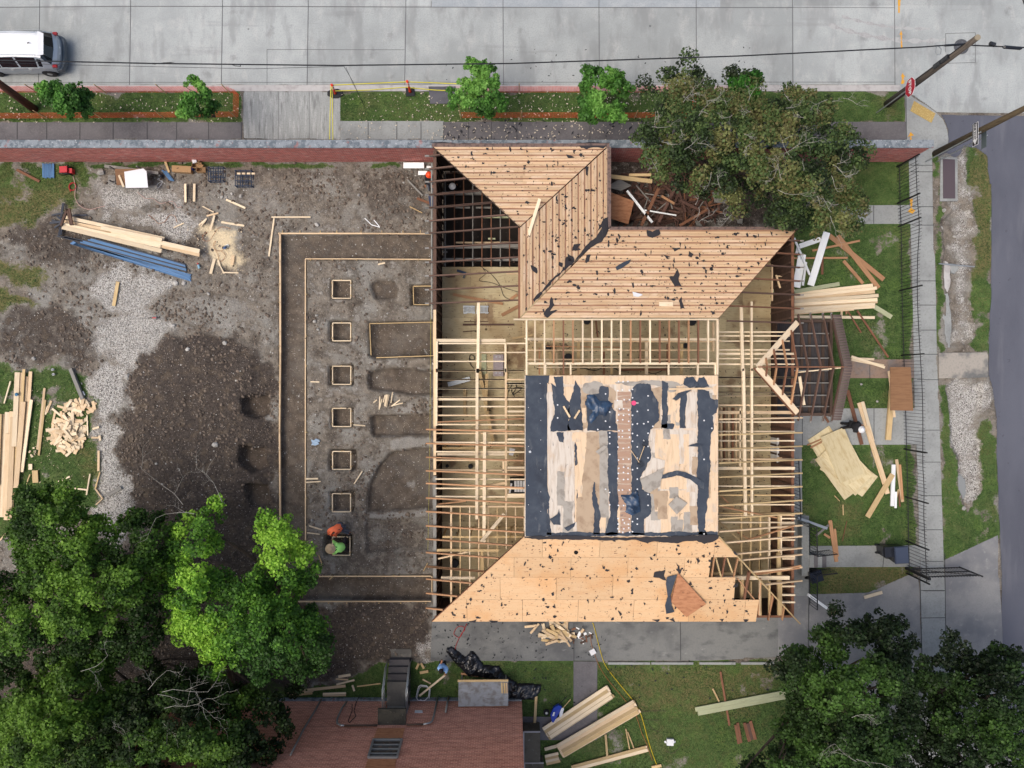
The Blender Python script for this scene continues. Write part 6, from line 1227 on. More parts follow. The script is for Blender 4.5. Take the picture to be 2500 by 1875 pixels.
form('short form board closing the top trench beside the house', [seg('B1',1437,384,'B1',1437,581)], [])
form('inner form board of the bottom trench', [seg('D1',535,178,'D1',1430,176)], [t('D1',x,170) for x in (780,1140)])
form('outer form board of the bottom trench', [seg('D1',355,373,'D1',1430,370)], [t('D1',x,382) for x in (500,640,780,1028,1195,1388)])
form('short form board closing the bottom trench beside the house', [seg('D1',1437,175,'D1',1437,300)], [])
PF = ['square pier form, first from the top of the column', 'square pier form, second from the top of the column', 'square pier form, third from the top of the column', 'square pier form in the middle of the column', 'square pier form below the middle one, by the blue cloth', 'square pier form just above the orange vested worker', 'square pier form at which two workers kneel']
for lb, (c, x0, y0, x1, y1) in zip(PF, [('B1',670,742,812,880),('B1',672,1070,812,1208),('B1',672,1403,812,1543),('C1',672,306,812,446),('C1',672,638,812,776),('C1',670,963,810,1103),('C1',672,1296,806,1438)]):
    z = -.1; o = thing('pier_form', lb, 'formwork', t(c,(x0+x1)/2,(y0+y1)/2,-.15), 'square pier forms'); a, b = t(c,x0,y0,z), t(c,x1,y1,z)
    for p, q in (((a.x,a.y),(b.x,a.y)), ((b.x,a.y),(b.x,b.y)), ((b.x,b.y),(a.x,b.y)), ((a.x,b.y),(a.x,a.y))): MB().bar((p[0],p[1],z), (q[0],q[1],z), .045, .14).build('form_board', pine, o)
    for fx, fy in ((-.02,.15),(-.02,.85),(1.02,.15),(1.02,.85),(.5,-.03)): MB().bar((a.x+(b.x-a.x)*fx, a.y+(b.y-a.y)*fy, -.4), (a.x+(b.x-a.x)*fx, a.y+(b.y-a.y)*fy, .02), .04, .04).build('peg', pine3, o)
def form2(label, c, pts, z=-.05, close=False):
    P = [t(c, x, y, z) for x, y in pts]; o = thing('pit_form', label, 'formwork', P[0])
    for i in range(len(P)-1): MB().bar(P[i], P[i+1], .04, .12).build('form_board', pine3, o)
form2('three sided form in the small pit against the house', 'B1', [(1440,785),(1293,787),(1296,928),(1415,930)])
form2('large form lining the wide rectangular pit', 'B1', [(968,1320),(957,1075),(1447,1064),(1450,1322),(1008,1338)])
# a taut string line
tag(MB().tube([t('B1',1432,580,.15), t('C1',1420,600,.15), t('C1',1405,1400,.15)], .006, 4).build('string_line', tape), 'thin string line stretched along the house side of the pits', 'string')
# ------------------------------------------------------------------ loose boards (tile, x0,y0,x1,y1,width,material,label)
LB = [
 ('A0',130,1310,305,1400,20,oldwood,'weathered plank lying on the grass at the left below the brick wall'),
 ('A0',1270,1230,1305,1330,16,pine3,'short board leaning by the cardboard box below the brick wall'),
 ('A0',1745,1540,1893,1605,15,pine,'short pale board on the rubble right of the sawdust'), ('A0',1563,1592,1650,1637,9,pine,'thin pale lath above the sawdust patch'),
 ('A0',1430,1418,1432,1560,16,pine,'left of two upright boards holding the wire mesh'), ('A0',1500,1418,1498,1555,18,pine,'right of two upright boards holding the wire mesh'),
 ('B0',910,752,878,938,26,pine3,'single board on the grey gravel below the blue steel'), ('B0',1340,335,1420,298,8,pine,'small lath at the left end of the sawdust'),
 ('B0',1535,315,1595,265,10,pine,'upper of two crossed pale laths above the sawdust'), ('B0',1550,325,1590,275,9,pine,'lower of two crossed pale laths above the sawdust'), ('B0',1595,245,1685,222,13,pine2,'bent strip of wood at the top of the sawdust'),
 ('B0',1655,240,1625,350,16,pine,'upright board stuck at the top edge of the sawdust'), ('B0',1708,292,1885,320,15,pine,'pale board lying right above the sawdust'), ('B0',1655,575,1625,690,22,pine,'board at the lower left of the sawdust'),
 ('B0',1683,585,1697,630,14,pine,'stubby offcut at the bottom of the sawdust'), ('B0',1800,550,1790,620,24,pine2,'square offcut at the lower right of the sawdust'), ('B0',1700,632,1730,690,9,pine,'thin offcut pointing down from the sawdust'), ('B0',1722,680,1840,683,9,pine,'thin lath below the sawdust'),
 ('B1',200,253,500,253,10,pine,'thin board lying above the top left trench corner'), ('B0',2115,262,2075,555,12,pine,'long thin board slanting beside the top left trench corner'),
 ('B1',1020,618,1075,606,12,pine,'short offcut just below the inner form board'), ('B1',1265,172,1360,220,7,pine3,'thin stick near the house above the trench'), ('B1',1375,1270,1400,1310,8,greywood,'grey stick in the corner of the wide pit'),
 ('A1',1247,1387,1365,1510,12,greywood,'whitish plank leaning toward the house wall'), ('A1',1320,1530,1450,1580,18,oldwood,'brown plank beside the whitish plank by the house wall'),
 ('C1',500,101,568,103,8,pine,'short white lath beside the third pier form'), ('C1',830,433,923,440,9,pine,'short lath right of the fourth pier form'), ('C1',835,890,900,790,9,pine,'slanting lath below the fifth pier form'),
 ('C1',465,850,558,848,12,pine,'upper of two laths at the inner form board'), ('C1',465,877,578,870,9,pine,'lower of two laths at the inner form board'), ('C1',490,1212,588,1243,10,pine,'lath left of the orange vested worker'), ('C1',472,1265,570,1278,9,pine,'lath below and left of the orange vested worker'),
 ('C1',562,1435,590,1510,9,pine3,'stick left of the lowest pier form'), ('C1',1370,1562,1403,1500,8,pine3,'stick near the house corner of the bottom trench'), ('D1',645,205,672,182,9,pine3,'short stick on the inner board of the bottom trench'),
 ('C0',82,97,33,268,10,pine,'narrow board on the grass left of the long stack'), ('C0',345,150,290,625,17,pine2,'left of two long narrow boards right of the big stack'), ('C0',350,240,300,670,15,pine3,'right of two long narrow boards right of the big stack'),
 ('C0',235,735,235,780,28,pine,'stubby block below the long stack'), ('C0',270,785,275,880,44,pine3,'wide short board below the long stack'), ('C0',762,632,760,790,17,pine2,'short board on the white gravel edge'), ('C0',695,812,668,975,10,pine,'thin lath crossing over the other lath on the lower grass'),
 ('C0',510,915,670,935,12,pine,'thin lath under the crossing lath on the lower grass'), ('C0',450,872,540,832,12,pine,'pale lath near the top of the dark left tree'), ('C0',672,360,678,515,9,pine,'thin upright lath right of the offcut heap'), ('C0',706,532,760,532,14,pine2,'short lath right of the offcut heap'),
 ('C0',768,515,772,555,18,pine,'stub board at the gravel edge right of the heap'), ('C0',715,465,765,450,16,pine,'block at the gravel edge above the stub'), ('C0',75,1235,0,1325,10,pine2,'board at the left edge among the tree leaves'), ('C0',830,975,935,918,30,greywood,'grey plank across the white gravel strip'),
 ('C0',740,1050,795,1000,8,pine2,'bent lath at the left of the white gravel'), ('C0',735,925,790,1000,9,pine2,'cross lath at the left of the white gravel'), ('C0',205,890,232,815,9,pine3,'stick beside the wide short board'), ('C0',770,800,735,930,10,pine3,'slim strip leaning on the gravel edge'),
 ('D1',715,955,808,940,18,pine,'uppermost board of the loose boards left of the stairs'), ('D1',695,972,790,978,10,pine2,'thin board under the uppermost one left of the stairs'), ('D1',700,1015,838,980,12,pine,'slanting board left of the stairs'), ('D1',415,1065,770,1025,20,pine2,'longest board among those left of the stairs'),
 ('D1',315,1090,520,1062,20,pine2,'board at the far left of the loose boards by the brick building'), ('D1',368,1098,513,1082,14,pine3,'board tucked under the far left board by the brick building'), ('D1',595,1100,773,1096,14,pine2,'lower of two parallel boards by the brick building'), ('D1',595,1086,773,1080,12,pine,'upper of two parallel boards by the brick building'),
 ('D1',823,1020,838,1065,14,pine,'small block between the loose boards and the stairs'), ('D1',858,1030,1040,1007,8,pine3,'thin lath reaching toward the stairs'), ('D1',1315,895,1335,852,17,pine3,'left small block right of the stair rails'), ('D1',1353,850,1375,892,17,pine3,'right small block right of the stair rails'),
 ('D1',1343,925,1408,912,20,pine3,'flat small block by the kneeling worker in blue'), ('D1',1365,975,1428,1008,10,pine2,'thin offcut above the white folding frame'), ('D1',1660,930,1990,975,14,redwood,'brown board behind the grey table top'),
 ('D2',345,1105,330,1370,20,pine3,'upright board between the brick building and the blue machine'), ('D2',410,1515,500,1490,24,pine,'short thick block below the lower lumber bundle'), ('D2',880,1400,893,1573,16,pine3,'board lying upright above the bottom lumber bundle'),
 ('D2',1035,1355,1065,1515,9,pine3,'left of two thin boards near the yellow hose'), ('D2',1050,1380,1100,1512,9,pine3,'right of two thin boards near the yellow hose'), ('D2',1765,915,1835,1330,15,oldwood,'brown board lying under the green tinted timbers'), ('D2',1705,1045,1755,1145,12,pine3,'small board end poking above the green tinted timbers'),
 ('D2',1235,1655,1310,1640,22,pine3,'board at the bottom edge beside the hose'), ('D3',980,343,1118,303,24,pine,'single pale board on the right driveway'),
 ('B3',710,395,1130,735,36,redwood,'long wide brown board crossing on the right lawn'), ('B3',775,395,1090,800,34,redwood,'second wide brown board under the crossing one on the right lawn'), ('B3',580,512,945,435,16,redwood,'narrow brown board laid over the white and brown boards'),
 ('B3',435,570,850,567,14,redwood,'narrow brown board sticking out from the house eave'), ('B3',820,590,970,765,24,redwood,'shorter brown board above the pale board stack'), ('B3',655,500,655,695,18,oldwood,'upright brown board right of the white boards'),
 ('B3',850,975,955,1143,11,oldwood,'thin brown lath below the pale board stack'), ('B3',925,975,1165,1335,14,oldwood,'long thin brown lath pointing to the iron fence'), ('B3',805,975,803,1012,16,pine2,'small stub below the pale board stack'), ('B3',840,975,842,1003,14,redwood,'small brown stub below the pale board stack'),
 ('C3',850,165,960,585,28,oldwood,'brown board beside the worker in black'), ('C3',655,340,705,415,16,oldwood,'short brown piece on the path beside the porch'), ('C3',1220,950,1195,1000,20,redwood,'reddish piece under the white trim'),
 ('C3',715,1170,765,1490,28,redwood,'brown board leaning over the lower right path'), ('C3',752,1235,775,1450,16,redwood,'narrower brown board beside the leaning one'), ('C3',605,1290,705,1205,16,greywood,'grey board lying under the metal gutter piece'), ('C3',670,1275,715,1305,18,redwood,'small red brown block by the gutter piece'),
 ('C3',1255,740,1275,1010,16,redwood,'brown board right of the white trim by the fence'), ('C3',1245,950,1255,1065,10,oldwood,'short brown stick below the fence side boards'), ('C3',1228,700,1275,1028,22,pine2,'slanting pale board over the brown ones by the fence'), ('C3',1245,930,1222,1005,12,pine3,'small slanted stick by the fence side boards'),
 ('C3',540,590,645,545,12,redwood,'upper red brown stick at the plywood pile'), ('C3',565,610,660,560,14,redwood,'lower red brown stick at the plywood pile'), ('C3',750,980,790,1022,5,pine3,'tiny stick on the right lawn below the plywood'), ('C3',815,1050,817,1130,6,pine3,'thin upright stick on the lower right lawn'), ('C3',845,1175,810,1330,4,oldwood,'thin dark stick on the lower right lawn'),
]
for i, r in enumerate(LB): board(*r[:8], lift=.011*(i % 6))
def rowof(label, group, code, rows, m, z0=.02, th=.045, name='lumber_board', cat='board'):
    for i, r in enumerate(rows):
        x0, y0, x1, y1, w = r[:5]; lay = r[5] if len(r) > 5 else 0
        board(code, x0, y0, x1, y1, w, m[i % len(m)] if isinstance(m, list) else m, label, group, z=z0+lay*(th+.004)+i*.003, th=th, name=name, cat=cat)
rowof('long pale board in the big stack at the left edge', 'boards of the big stack at the left edge', 'C0', [(15,350,0,1130,40,0),(57,335,18,1145,34,0),(95,330,50,1168,38,0),(135,340,85,1100,34,0),(100,375,72,1165,38,1),(62,500,35,1140,34,1),(135,28,110,600,38,2),(172,30,140,700,30,1),(186,5,160,420,20,2),(203,60,168,700,28,0),(238,22,205,520,26,0),(243,240,170,797,24,1),(180,255,120,960,38,2),(0,350,-20,900,30,1)], [pine2,pine,pine2,pine3,pine2])
rowof('long pale plank of the lumber pile on the blue steel', 'planks of the lumber pile over the blue steel', 'B0', [(510,255,1268,420,26,0),(490,290,1250,440,34,0),(480,330,1247,515,32,3),(780,335,1250,430,30,3),(900,395,1540,545,28,1),(860,365,1540,518,34,2),(485,310,1240,478,30,2)], [pine,pine2,pine], z0=.28)
ra = random.Random(11)
for i in range(9):
    board('B0', 545+i*8, 455+i*2-(i % 3)*7, 1475-(i % 4)*6, 745-i*4-(i % 3)*6, 11, bluesteel, 'blue painted steel bar in the lower bundle under the lumber', 'blue steel bars, lower bundle', z=.02+.02*(i % 3), name='steel_bar', cat='steel bar')
for i in range(7): board('B0', 600+i*20, 452-i*6, 1440-i*2, 672-i*9, 10, bluesteel if i % 3 else darksteel, 'blue steel bar in the upper bundle under the lumber', 'blue steel bars, upper bundle', z=.1+.02*(i % 2), name='steel_bar', cat='steel bar')
for i in range(7): board('B0', 440+i*12, 400+i*1, 1400-i*30, 640-i*14, 9, darksteel, 'dark rusty steel bar half hidden between blue bars and lumber', 'dark steel bars under the lumber', z=.06+.02*(i % 2), name='steel_bar', cat='steel bar')
for x0,y0,x1,y1,w in [(490,145,480,260,16),(400,240,500,222,12),(385,298,500,290,18),(400,275,500,310,12),(420,335,490,300,12),(440,245,500,290,14),(560,240,680,240,12),(465,330,465,400,14),(480,330,480,395,12)]:
    board('B0', x0,y0,x1,y1,w, darksteel, 'dark steel stake fanned out at the left end of the lumber pile', 'dark stakes at the lumber pile end', z=.08, name='steel_stake', cat='stake', tilt=.1)
for x0,y0,x1,y1,w in [(470,320,520,190,16),(520,190,548,315,14),(535,185,560,312,12)]: board('B0',x0,y0,x1,y1,w,stain,'dark brown post crossing over the left end of the lumber pile','brown posts at the lumber pile end',z=.5,th=.08,name='post',cat='post')
board('C0',547,0,640,235,26,greywood,'round grey log lying on the left grass below the gravel',th=.16,name='log',cat='log'); board('A0',810,1282,1220,1335,22,greywood,'long grey pole on the ground behind the white covered table',th=.12,name='log',cat='log')
board('C0',640,175,655,205,6,whitewood,'thin white stick beside the grey log')
def heap(code, cx, cy, rx, ry, n, lmin, lmax, wmin, wmax, mats, label, group, hmax, seed, z0=.02, th=.04, ang=None, name='board_offcut', zb=None):
    r = random.Random(seed)
    for i in range(n):
        q = r.random()**.6; a = r.random()*6.283; x = cx+math.cos(a)*rx*q; y = cy+math.sin(a)*ry*q; L = r.uniform(lmin, lmax)/2; d = r.random()*math.pi if ang is None else r.gauss(ang[0], ang[1])
        z = z0+hmax*(1-q)*r.random(); w = r.uniform(wmin, wmax)
        board(code, x-math.cos(d)*L, y-math.sin(d)*L, x+math.cos(d)*L, y+math.sin(d)*L, w, r.choice(mats), label, group, z=z, th=th, name=name, tilt=r.uniform(-.06,.06) if hmax > .1 else 0)
heap('C0',525,500,125,150,100,45,110,17,26,[pine,pine2,pine],'pale pine offcut in the big heap on the left grass','offcuts in the big heap on the left grass',.45,21)
heap('C0',615,285,125,62,34,45,85,18,24,[pine,pine2],'pale pine offcut in the small upper heap on the left grass','offcuts in the upper heap on the left grass',.15,22)
heap('C0',430,320,70,60,5,70,110,16,20,[pine,pine2],'offcut lying between the upper and the big heap','offcuts between the two heaps',.05,23)
heap('C0',250,640,25,40,8,12,20,10,14,[pine],'tiny cube offcut beside the long narrow boards','cube offcuts beside the long boards',.0,24)
heap('D2',500,620,130,70,34,60,130,16,26,[pine,pine2,pine3],'pale offcut in the scrap heap on the south driveway','offcuts on the south driveway',.35,25,z0=.04)
for x0,y0,x1,y1,w in [(255,570,345,560,18),(300,620,365,545,16),(390,595,485,650,18),(418,705,510,675,18),(530,605,605,722,14),(690,615,710,585,18)]: board('D2',x0,y0,x1,y1,w,pine2,'loose pale board at the rim of the scrap heap on the south driveway','boards at the rim of the driveway heap',z=.3)
heap('D2',680,640,110,60,22,20,60,8,20,[darkwood,whitewood,oldwood],'dark or white scrap chip beside the driveway heap','scrap chips beside the driveway heap',.05,26,z0=.03,th=.02,name='scrap_chip')
tag(MB().box(*tuple(t('D2',778,757))[:2],.04,.28,.26,.1,.5).build('foam_box', whitepl), 'small white box on the south driveway right of the scrap heap', 'box')
for k,(x0,y0,x1,y1,w) in enumerate([(1035,215,1030,315,9),(1050,235,1035,300,8),(1075,205,1060,260,8),(1085,200,1072,290,10),(1105,200,1085,295,10),(1133,180,1120,265,8),(985,262,1013,240,9),(1125,290,1190,240,8),(1125,287,1212,265,8),(1095,200,1078,292,9)]): board('C1',x0,y0,x1,y1,w,pine,'thin pale stake in the small bunch between the pits','stakes in the bunch between the pits',th=.03,name='stake',cat='stake',lift=.01*k)
tag(MB().bar(t('B1',918,262,.06),t('B1',970,312,.06),.035,.02).bar(t('B1',970,312,.06),t('B1',1035,332,.06),.035,.02).bar(t('B1',1035,330,.06),t('B1',980,265,.06),.035,.02).build('bent_strip', whitewood), 'bent white strip on the soil above the top trench', 'strip')
# debris heap in the yard behind the north wing
heap('B2',1400,150,400,150,100,150,420,9,24,[debriswood,debriswood,debriswood,oldwood,stain],'old red brown framing board in the demolition pile under the oak','boards of the demolition pile',.9,31,z0=.05,th=.05,name='old_board')
heap('B2',1450,-120,420,90,40,150,380,9,20,[debriswood,stain],'dark old board at the back of the demolition pile','dark boards at the back of the demolition pile',.5,32,z0=.05,th=.05,name='old_board')
heap('B2',1350,160,330,120,7,120,260,6,10,[greywood],'grey or white painted strip in the demolition pile','light strips of the demolition pile',.9,33,z0=.3,th=.03,name='old_strip')
for x0,y0,x1,y1,w,m,lb in [(1290,30,1155,320,24,oldwood,'thick brown beam slanting over the demolition pile'),(1045,50,1240,295,18,whitewood,'long white strip slanting over the demolition pile'),(1665,195,1450,320,20,oldwood,'brown beam near the north eave on the demolition pile'),(1180,200,1425,240,10,whitewood,'thin white strip lying level on the demolition pile'),(1310,90,1410,150,16,redwood,'short reddish board on the demolition pile')]: board('B2',x0,y0,x1,y1,w,m,lb,z=1.15,th=.06)
board('A2',920,1362,1238,1400,30,pine3,'wide yellow beam sticking out beside the north wing roof',z=1.6,th=.1); board('A2',1060,1352,1232,1350,20,pine3,'shorter yellow beam beside the wide one',z=1.5,th=.1)
tag(MB().slab([t('B2',x,y,z) for x,y,z in [(912,58,1.6),(1100,130,1.4),(1055,308,1.3),(912,262,1.5)]], .02).build('plywood_sheet', plyorange), 'orange plywood sheet resting on the demolition pile beside the wing', 'plywood sheet')
tag(MB().slab([t('B2',x,y,z) for x,y,z in [(918,0,.9),(990,-40,.9),(1080,10,.8),(1000,50,.9),(918,30,.9)]], .02).build('grey_sheet', greywood), 'grey panel under the orange plywood beside the wing', 'panel')
for k,(x,y,s_) in enumerate([(1760,100,1.0),(1600,300,.5),(1915,285,.4)]): tag(MB().slab(jag([t('B2',x-60*s_,y-40*s_,.3)[:], t('B2',x+60*s_,y-50*s_,.3), t('B2',x+50*s_,y+50*s_,.3), t('B2',x-40*s_,y+40*s_,.3)],.2,.01), .02).build('debris_panel', greywood), ['large pale grey panel at the right of the demolition pile','small pale panel near the north eave','little grey piece at the right end of the demolition pile'][k], 'panel')
# white boards and stacks on the right lawn
for x0,y0,x1,y1,w,z,lb in [(480,478,645,422,38,.05,'short white board at the top of the white board group'),(690,370,565,780,52,.12,'widest white door trim in the white board group'),(500,540,455,795,60,.06,'white wide board next to the house eave'),(438,415,560,700,16,.3,'thin white strip leaning from the eave over the white boards'),(530,600,505,780,16,.18,'narrow white strip between the two wide white boards'),(470,480,455,545,22,.1,'small white piece under the eave')]: board('B3',x0,y0,x1,y1,w,whitewood,lb,z=z,th=.05,name='white_board')
rowof('long pale board in the fanned stack on the right lawn','boards of the fanned stack on the right lawn','B3',[(440,846,1045,778,24,0),(440,870,1075,800,24,1),(440,888,1060,828,26,0),(440,905,1088,858,26,2),(440,925,1080,890,26,1),(440,948,1080,905,24,0),(440,965,1062,925,24,2),(440,985,1060,942,26,1),(440,1000,900,965,16,0),(440,858,1000,812,20,0)],[pine,pine,pine2],z0=.05)
for x0,y0,x1,y1,w,z,lb in [(440,828,788,768,30,.2,'pale green tinted board on top of the fanned stack'),(270,822,440,815,26,.9,'pale green board sticking out under the house rafters'),(1060,945,1190,1025,34,.05,'short pale green board at the tip of the fanned stack')]: board('B3',x0,y0,x1,y1,w,treated,lb,z=z)
board('B3',440,1022,1060,1028,21,pine,'single long pale board below the fanned stack')
rowof('pale board in the short fan beside the porch','boards of the short fan beside the porch','B3',[(880,1330,1138,1412,20,1),(880,1350,1130,1400,22,0),(880,1345,1055,1350,18,0)],pine,z0=.05)
board('C3',1170,18,1212,375,18,pine2,'pale board standing up against the brown plywood panel',z=.7); board('C3',1195,140,1163,550,38,pine3,'thick rounded timber below the brown plywood panel',z=.1,th=.12)
tag(MB().slab([t('B3',1180,1410,1.0), t('B3',1338,1410,1.6), t('C3',1358,325,1.6), t('C3',1182,322,1.0)], .03).build('plywood_sheet', plybrown), 'large brown plywood panel leaning against the iron fence', 'panel')
rowof('long pale timber of the pair across the right path','timber pair across the right path','C3',[(940,262,1160,965,34,0),(965,255,1045,560,26,1),(1000,440,1150,905,30,1)],[pine2,pine],z0=.06)
board('C3',1198,815,1003,1145,40,pine3,'wide greenish board slanting on the lower right lawn',z=.14)
board('C3',1205,740,1195,1060,28,whitewood,'white trim piece by the iron fence',z=.06,th=.08); board('C3',1222,950,1220,1075,16,whitewood,'short white trim piece by the iron fence',z=.04,th=.06)
def plysheet(label, cx, cy, ang, z, L=2.44, w=1.22):
    c = t('C3', cx, cy, z); a = math.radians(ang); tag(MB().box(c.x, c.y, z, L, w, .018, -a).build('plywood_sheet', ply), label, 'plywood sheet', 'plywood sheets of the pile on the right lawn')
for k,(cx,cy,ang,z) in enumerate([(722,668,60,.05),(735,655,56,.07),(872,790,38,.09),(850,800,33,.11),(790,800,54,.13),(838,776,44,.15),(845,742,47,.17),(826,690,62,.20),(808,668,67,.22)]): plysheet('yellowish plywood sheet in the skewed pile on the right lawn',cx,cy,ang,z)
tag(MB().bar(t('C3',462,1150,.6),t('C3',692,1232,.5),.12,.1).build('gutter_piece', metalg), 'grey metal gutter piece lying over the porch railing', 'gutter'); tag(MB().bar(t('D3',545,320,.7),t('D3',690,425,.5),.13,.1).build('gutter_piece', whitewood), 'white gutter piece at the lower house corner by the driveway', 'gutter')
tag(MB().box(*tuple(t('D3',712,435))[:2],.3,.25,.22,.25,.4).build('wood_block', pine3), 'brown wooden block at the end of the white gutter piece', 'block')
# bundles on the bottom lawn
def bundle(label, group, code, a, b, n, wz, m, lay=2, spread=0, jit=12):
    A, B = Vector(a), Vector(b); d = (B-A).normalized(); nr = Vector((-d.y, d.x)); r = random.Random(n*7)
    for L in range(lay):
        for i in range(n-(L == lay-1 and lay > 2)):
            o = (i-(n-1)/2)*wz+L*spread; j0, j1 = r.uniform(-jit,jit), r.uniform(-jit,jit)
            p, q = A+nr*o+d*j0, B+nr*o+d*j1; board(code, p.x, p.y, q.x, q.y, wz-.6, m[(i+L) % len(m)], label, group, z=.04+L*.05, th=.045, name='lumber_board')
bundle('pale beam of the upper lumber bundle on the bottom lawn','boards of the upper bundle on the bottom lawn','D2',(430,1395),(915,1075),4,26,[pine,pine3,pine],4,-3)
bundle('pale beam of the lower lumber bundle on the bottom lawn','boards of the lower bundle on the bottom lawn','D2',(535,1530),(1118,1190),4,27,[pine,pine2,pine3],4,-3)
bundle('pale beam of the lowest lumber pair on the bottom lawn','boards of the lowest pair on the bottom lawn','D2',(630,1662),(1198,1510),2,24,[pine,pine3],2,-2)
bundle('short pale block in the small square bundle','blocks of the small square bundle','D2',(420,1598),(520,1575),4,20,[pine3,pine],2,0,4)
bundle('green tinted timber of the long pair near the right tree','green tinted timbers near the right tree','D2',(1585,1222),(2330,1080),2,34,[treated],2,0)
bundle('dark red brown board in the pile at the edge of the right tree','dark boards at the edge of the right tree','D2',(1890,1320),(1915,1460),2,20,[oldwood],1,2); bundle('short red board stub under the right tree','red board stubs under the right tree','D2',(1975,1310),(2010,1440),3,24,[oldwood,stain],1,2)
# ------------------------------------------------------------------ other site things
def gadget(name, label, cat, loc, parts):
    o = thing(name, label, cat, loc)
    for nm, mb, m in parts: mb.build(nm, m, o)
    return o
p = t('A0',372,1315); 
o = thing('steel_bar_bundle', 'bundle of blue steel bars lying on the grass below the brick wall', 'steel bars', p)
for i in range(11): MB().bar(t('A0',330+i*8.5,1260+ (i%3)*3,.06),t('A0',332+i*8.3,1368+(i%4)*3,.06),.042,.03).build('bar', bluesteel, o)
p = t('A0',530,1325); o = gadget('generator', 'red portable generator on the grass below the brick wall', 'generator', p, [('tank', MB().box(p.x-.02,p.y,.32,.36,.3,.1,.05), redm), ('engine', MB().box(p.x+.26,p.y-.03,.05,.16,.22,.26), redm), ('frame', MB().tube([(p.x-.24,p.y-.2,.03),(p.x-.24,p.y-.2,.44),(p.x+.2,p.y-.2,.44),(p.x+.2,p.y-.2,.03)],.02,6).tube([(p.x-.24,p.y+.2,.03),(p.x-.24,p.y+.2,.44),(p.x+.2,p.y+.2,.44),(p.x+.2,p.y+.2,.03)],.02,6).box(p.x,p.y,.06,.4,.34,.22), blackiron)])
def cord(label, code, pts, r, m, z=.05, cat='cord', name='extension_cord'):
    P = [t(code, x, y, z) for x, y in pts]; out = []
    for i in range(len(P)-1):
        p0, p1, p2, p3 = P[max(i-1,0)], P[i], P[i+1], P[min(i+2,len(P)-1)]
        for k in range(5):
            u = k/5; out.append(.5*((2*p1)+(p2-p0)*u+(2*p0-5*p1+4*p2-p3)*u*u+(3*p1-p0-3*p2+p3)*u**3))
    out.append(P[-1]); out = [Vector((q.x,q.y,max(z, gz(q.x,q.y)+r+.01) if z < .3 else z)) for q in out]; return tag(MB().tube(out, r, 5).build(name, m), label, cat)
pinkc = mat('pale_pink_cord', K(196,164,154)); redc = mat('red_hose', K(170,50,52)); yel = mat('yellow_hose', K(206,184,50)); orc = mat('orange_cord', K(170,112,70))
cord('pale cord running from the red generator across the gravel','A0',[(563,1358),(582,1440),(578,1520),(610,1580),(660,1610),(710,1614),(760,1600),(810,1590)],.016,pinkc)
cord('small red hose coil on the grass below the generator','A0',[(545,1478),(532,1440),(548,1412),(578,1415),(585,1445),(565,1468),(540,1460),(536,1430),(560,1410)],.022,redc,cat='hose',name='hose')
cord('thin pale cord curling over the gravel right of the table','A0',[(1060,1480),(1120,1530),(1180,1532),(1240,1570),(1330,1555),(1370,1600),(1400,1590)],.013,pinkc)
cord('looped pale cord right of the white covered table','A0',[(1250,1400),(1215,1420),(1220,1450),(1255,1400),(1215,1385),(1240,1372)],.012,whitepl)
cord('thin cord curling around the circular saw on the sawdust','B0',[(1780,345),(1740,330),(1690,335),(1660,370),(1620,430),(1580,435),(1562,400),(1600,370)],.010,orc)
cord('orange cord from the circular saw over the sawdust','B0',[(1745,490),(1700,515),(1660,500),(1645,460),(1665,440),(1650,480),(1680,540),(1690,590),(1720,585),(1738,545),(1700,510)],.010,orc)
cord('thin cord crossing the gravel above the lumber','B0',[(1145,235),(1190,270),(1220,300),(1270,290),(1310,240),(1350,245),(1365,290)],.010,orc)
o = thing('covered_table', 'work table with brown board and large white sheet below the brick wall', 'table', t('A0',1010,1375))
MB().slab([t('A0',x,y,.72) for x,y in [(885,1303),(1085,1302),(1130,1430),(900,1428)]], .03).build('table_top', plybrown, o)
MB().slab([t('A0',x,y,.76) for x,y in [(958,1325),(1105,1299),(1130,1322),(1142,1447),(970,1449)]], .01).build('white_sheet', paper, o)
for k,(x,y) in enumerate([(900,1315),(900,1420),(1110,1315),(1120,1425)]): q = t('A0',x,y,0); MB().bar(q, q+Vector((0,0,.7)), .06).build('leg', greywood, o)
for y,w in ((1362,20),(1385,22),(1408,22)): board('A0',835,y,890,y,w,greywood,'grey plank end sticking out left of the white covered table','grey plank ends left of the table',z=.3)
board('A0',920,1440,1212,1444,22,greywood,'grey plank along the front of the white covered table',z=.35); board('A0',1140,1328,1222,1335,20,greywood,'grey plank stub right behind the white covered table',z=.3); board('A0',918,1352,955,1443,16,pine,'pale stick lying on the brown board of the table',z=.74,th=.03)
p = t('A0',1250,1365); gadget('pump', 'small dark pump beside the table with its looped cord', 'pump', p, [('body', MB().lathe((p.x,p.y,.03),[(.09,0),(.12,.08),(.1,.22),(.05,.26)],12), blackplastic), ('outlet', MB().tube([(p.x,p.y,.2),(p.x+.02,p.y-.2,.16)],.035,8), darkwood)])
for k,(x0,y0) in enumerate([(1250,1312),(1260,1316),(1272,1320),(1282,1318)]): board('A0',x0,y0,x0+60,y0+78,7,bluesteel,'short blue steel bar beside the cardboard box','short blue bars beside the box',name='steel_bar',cat='steel bar')
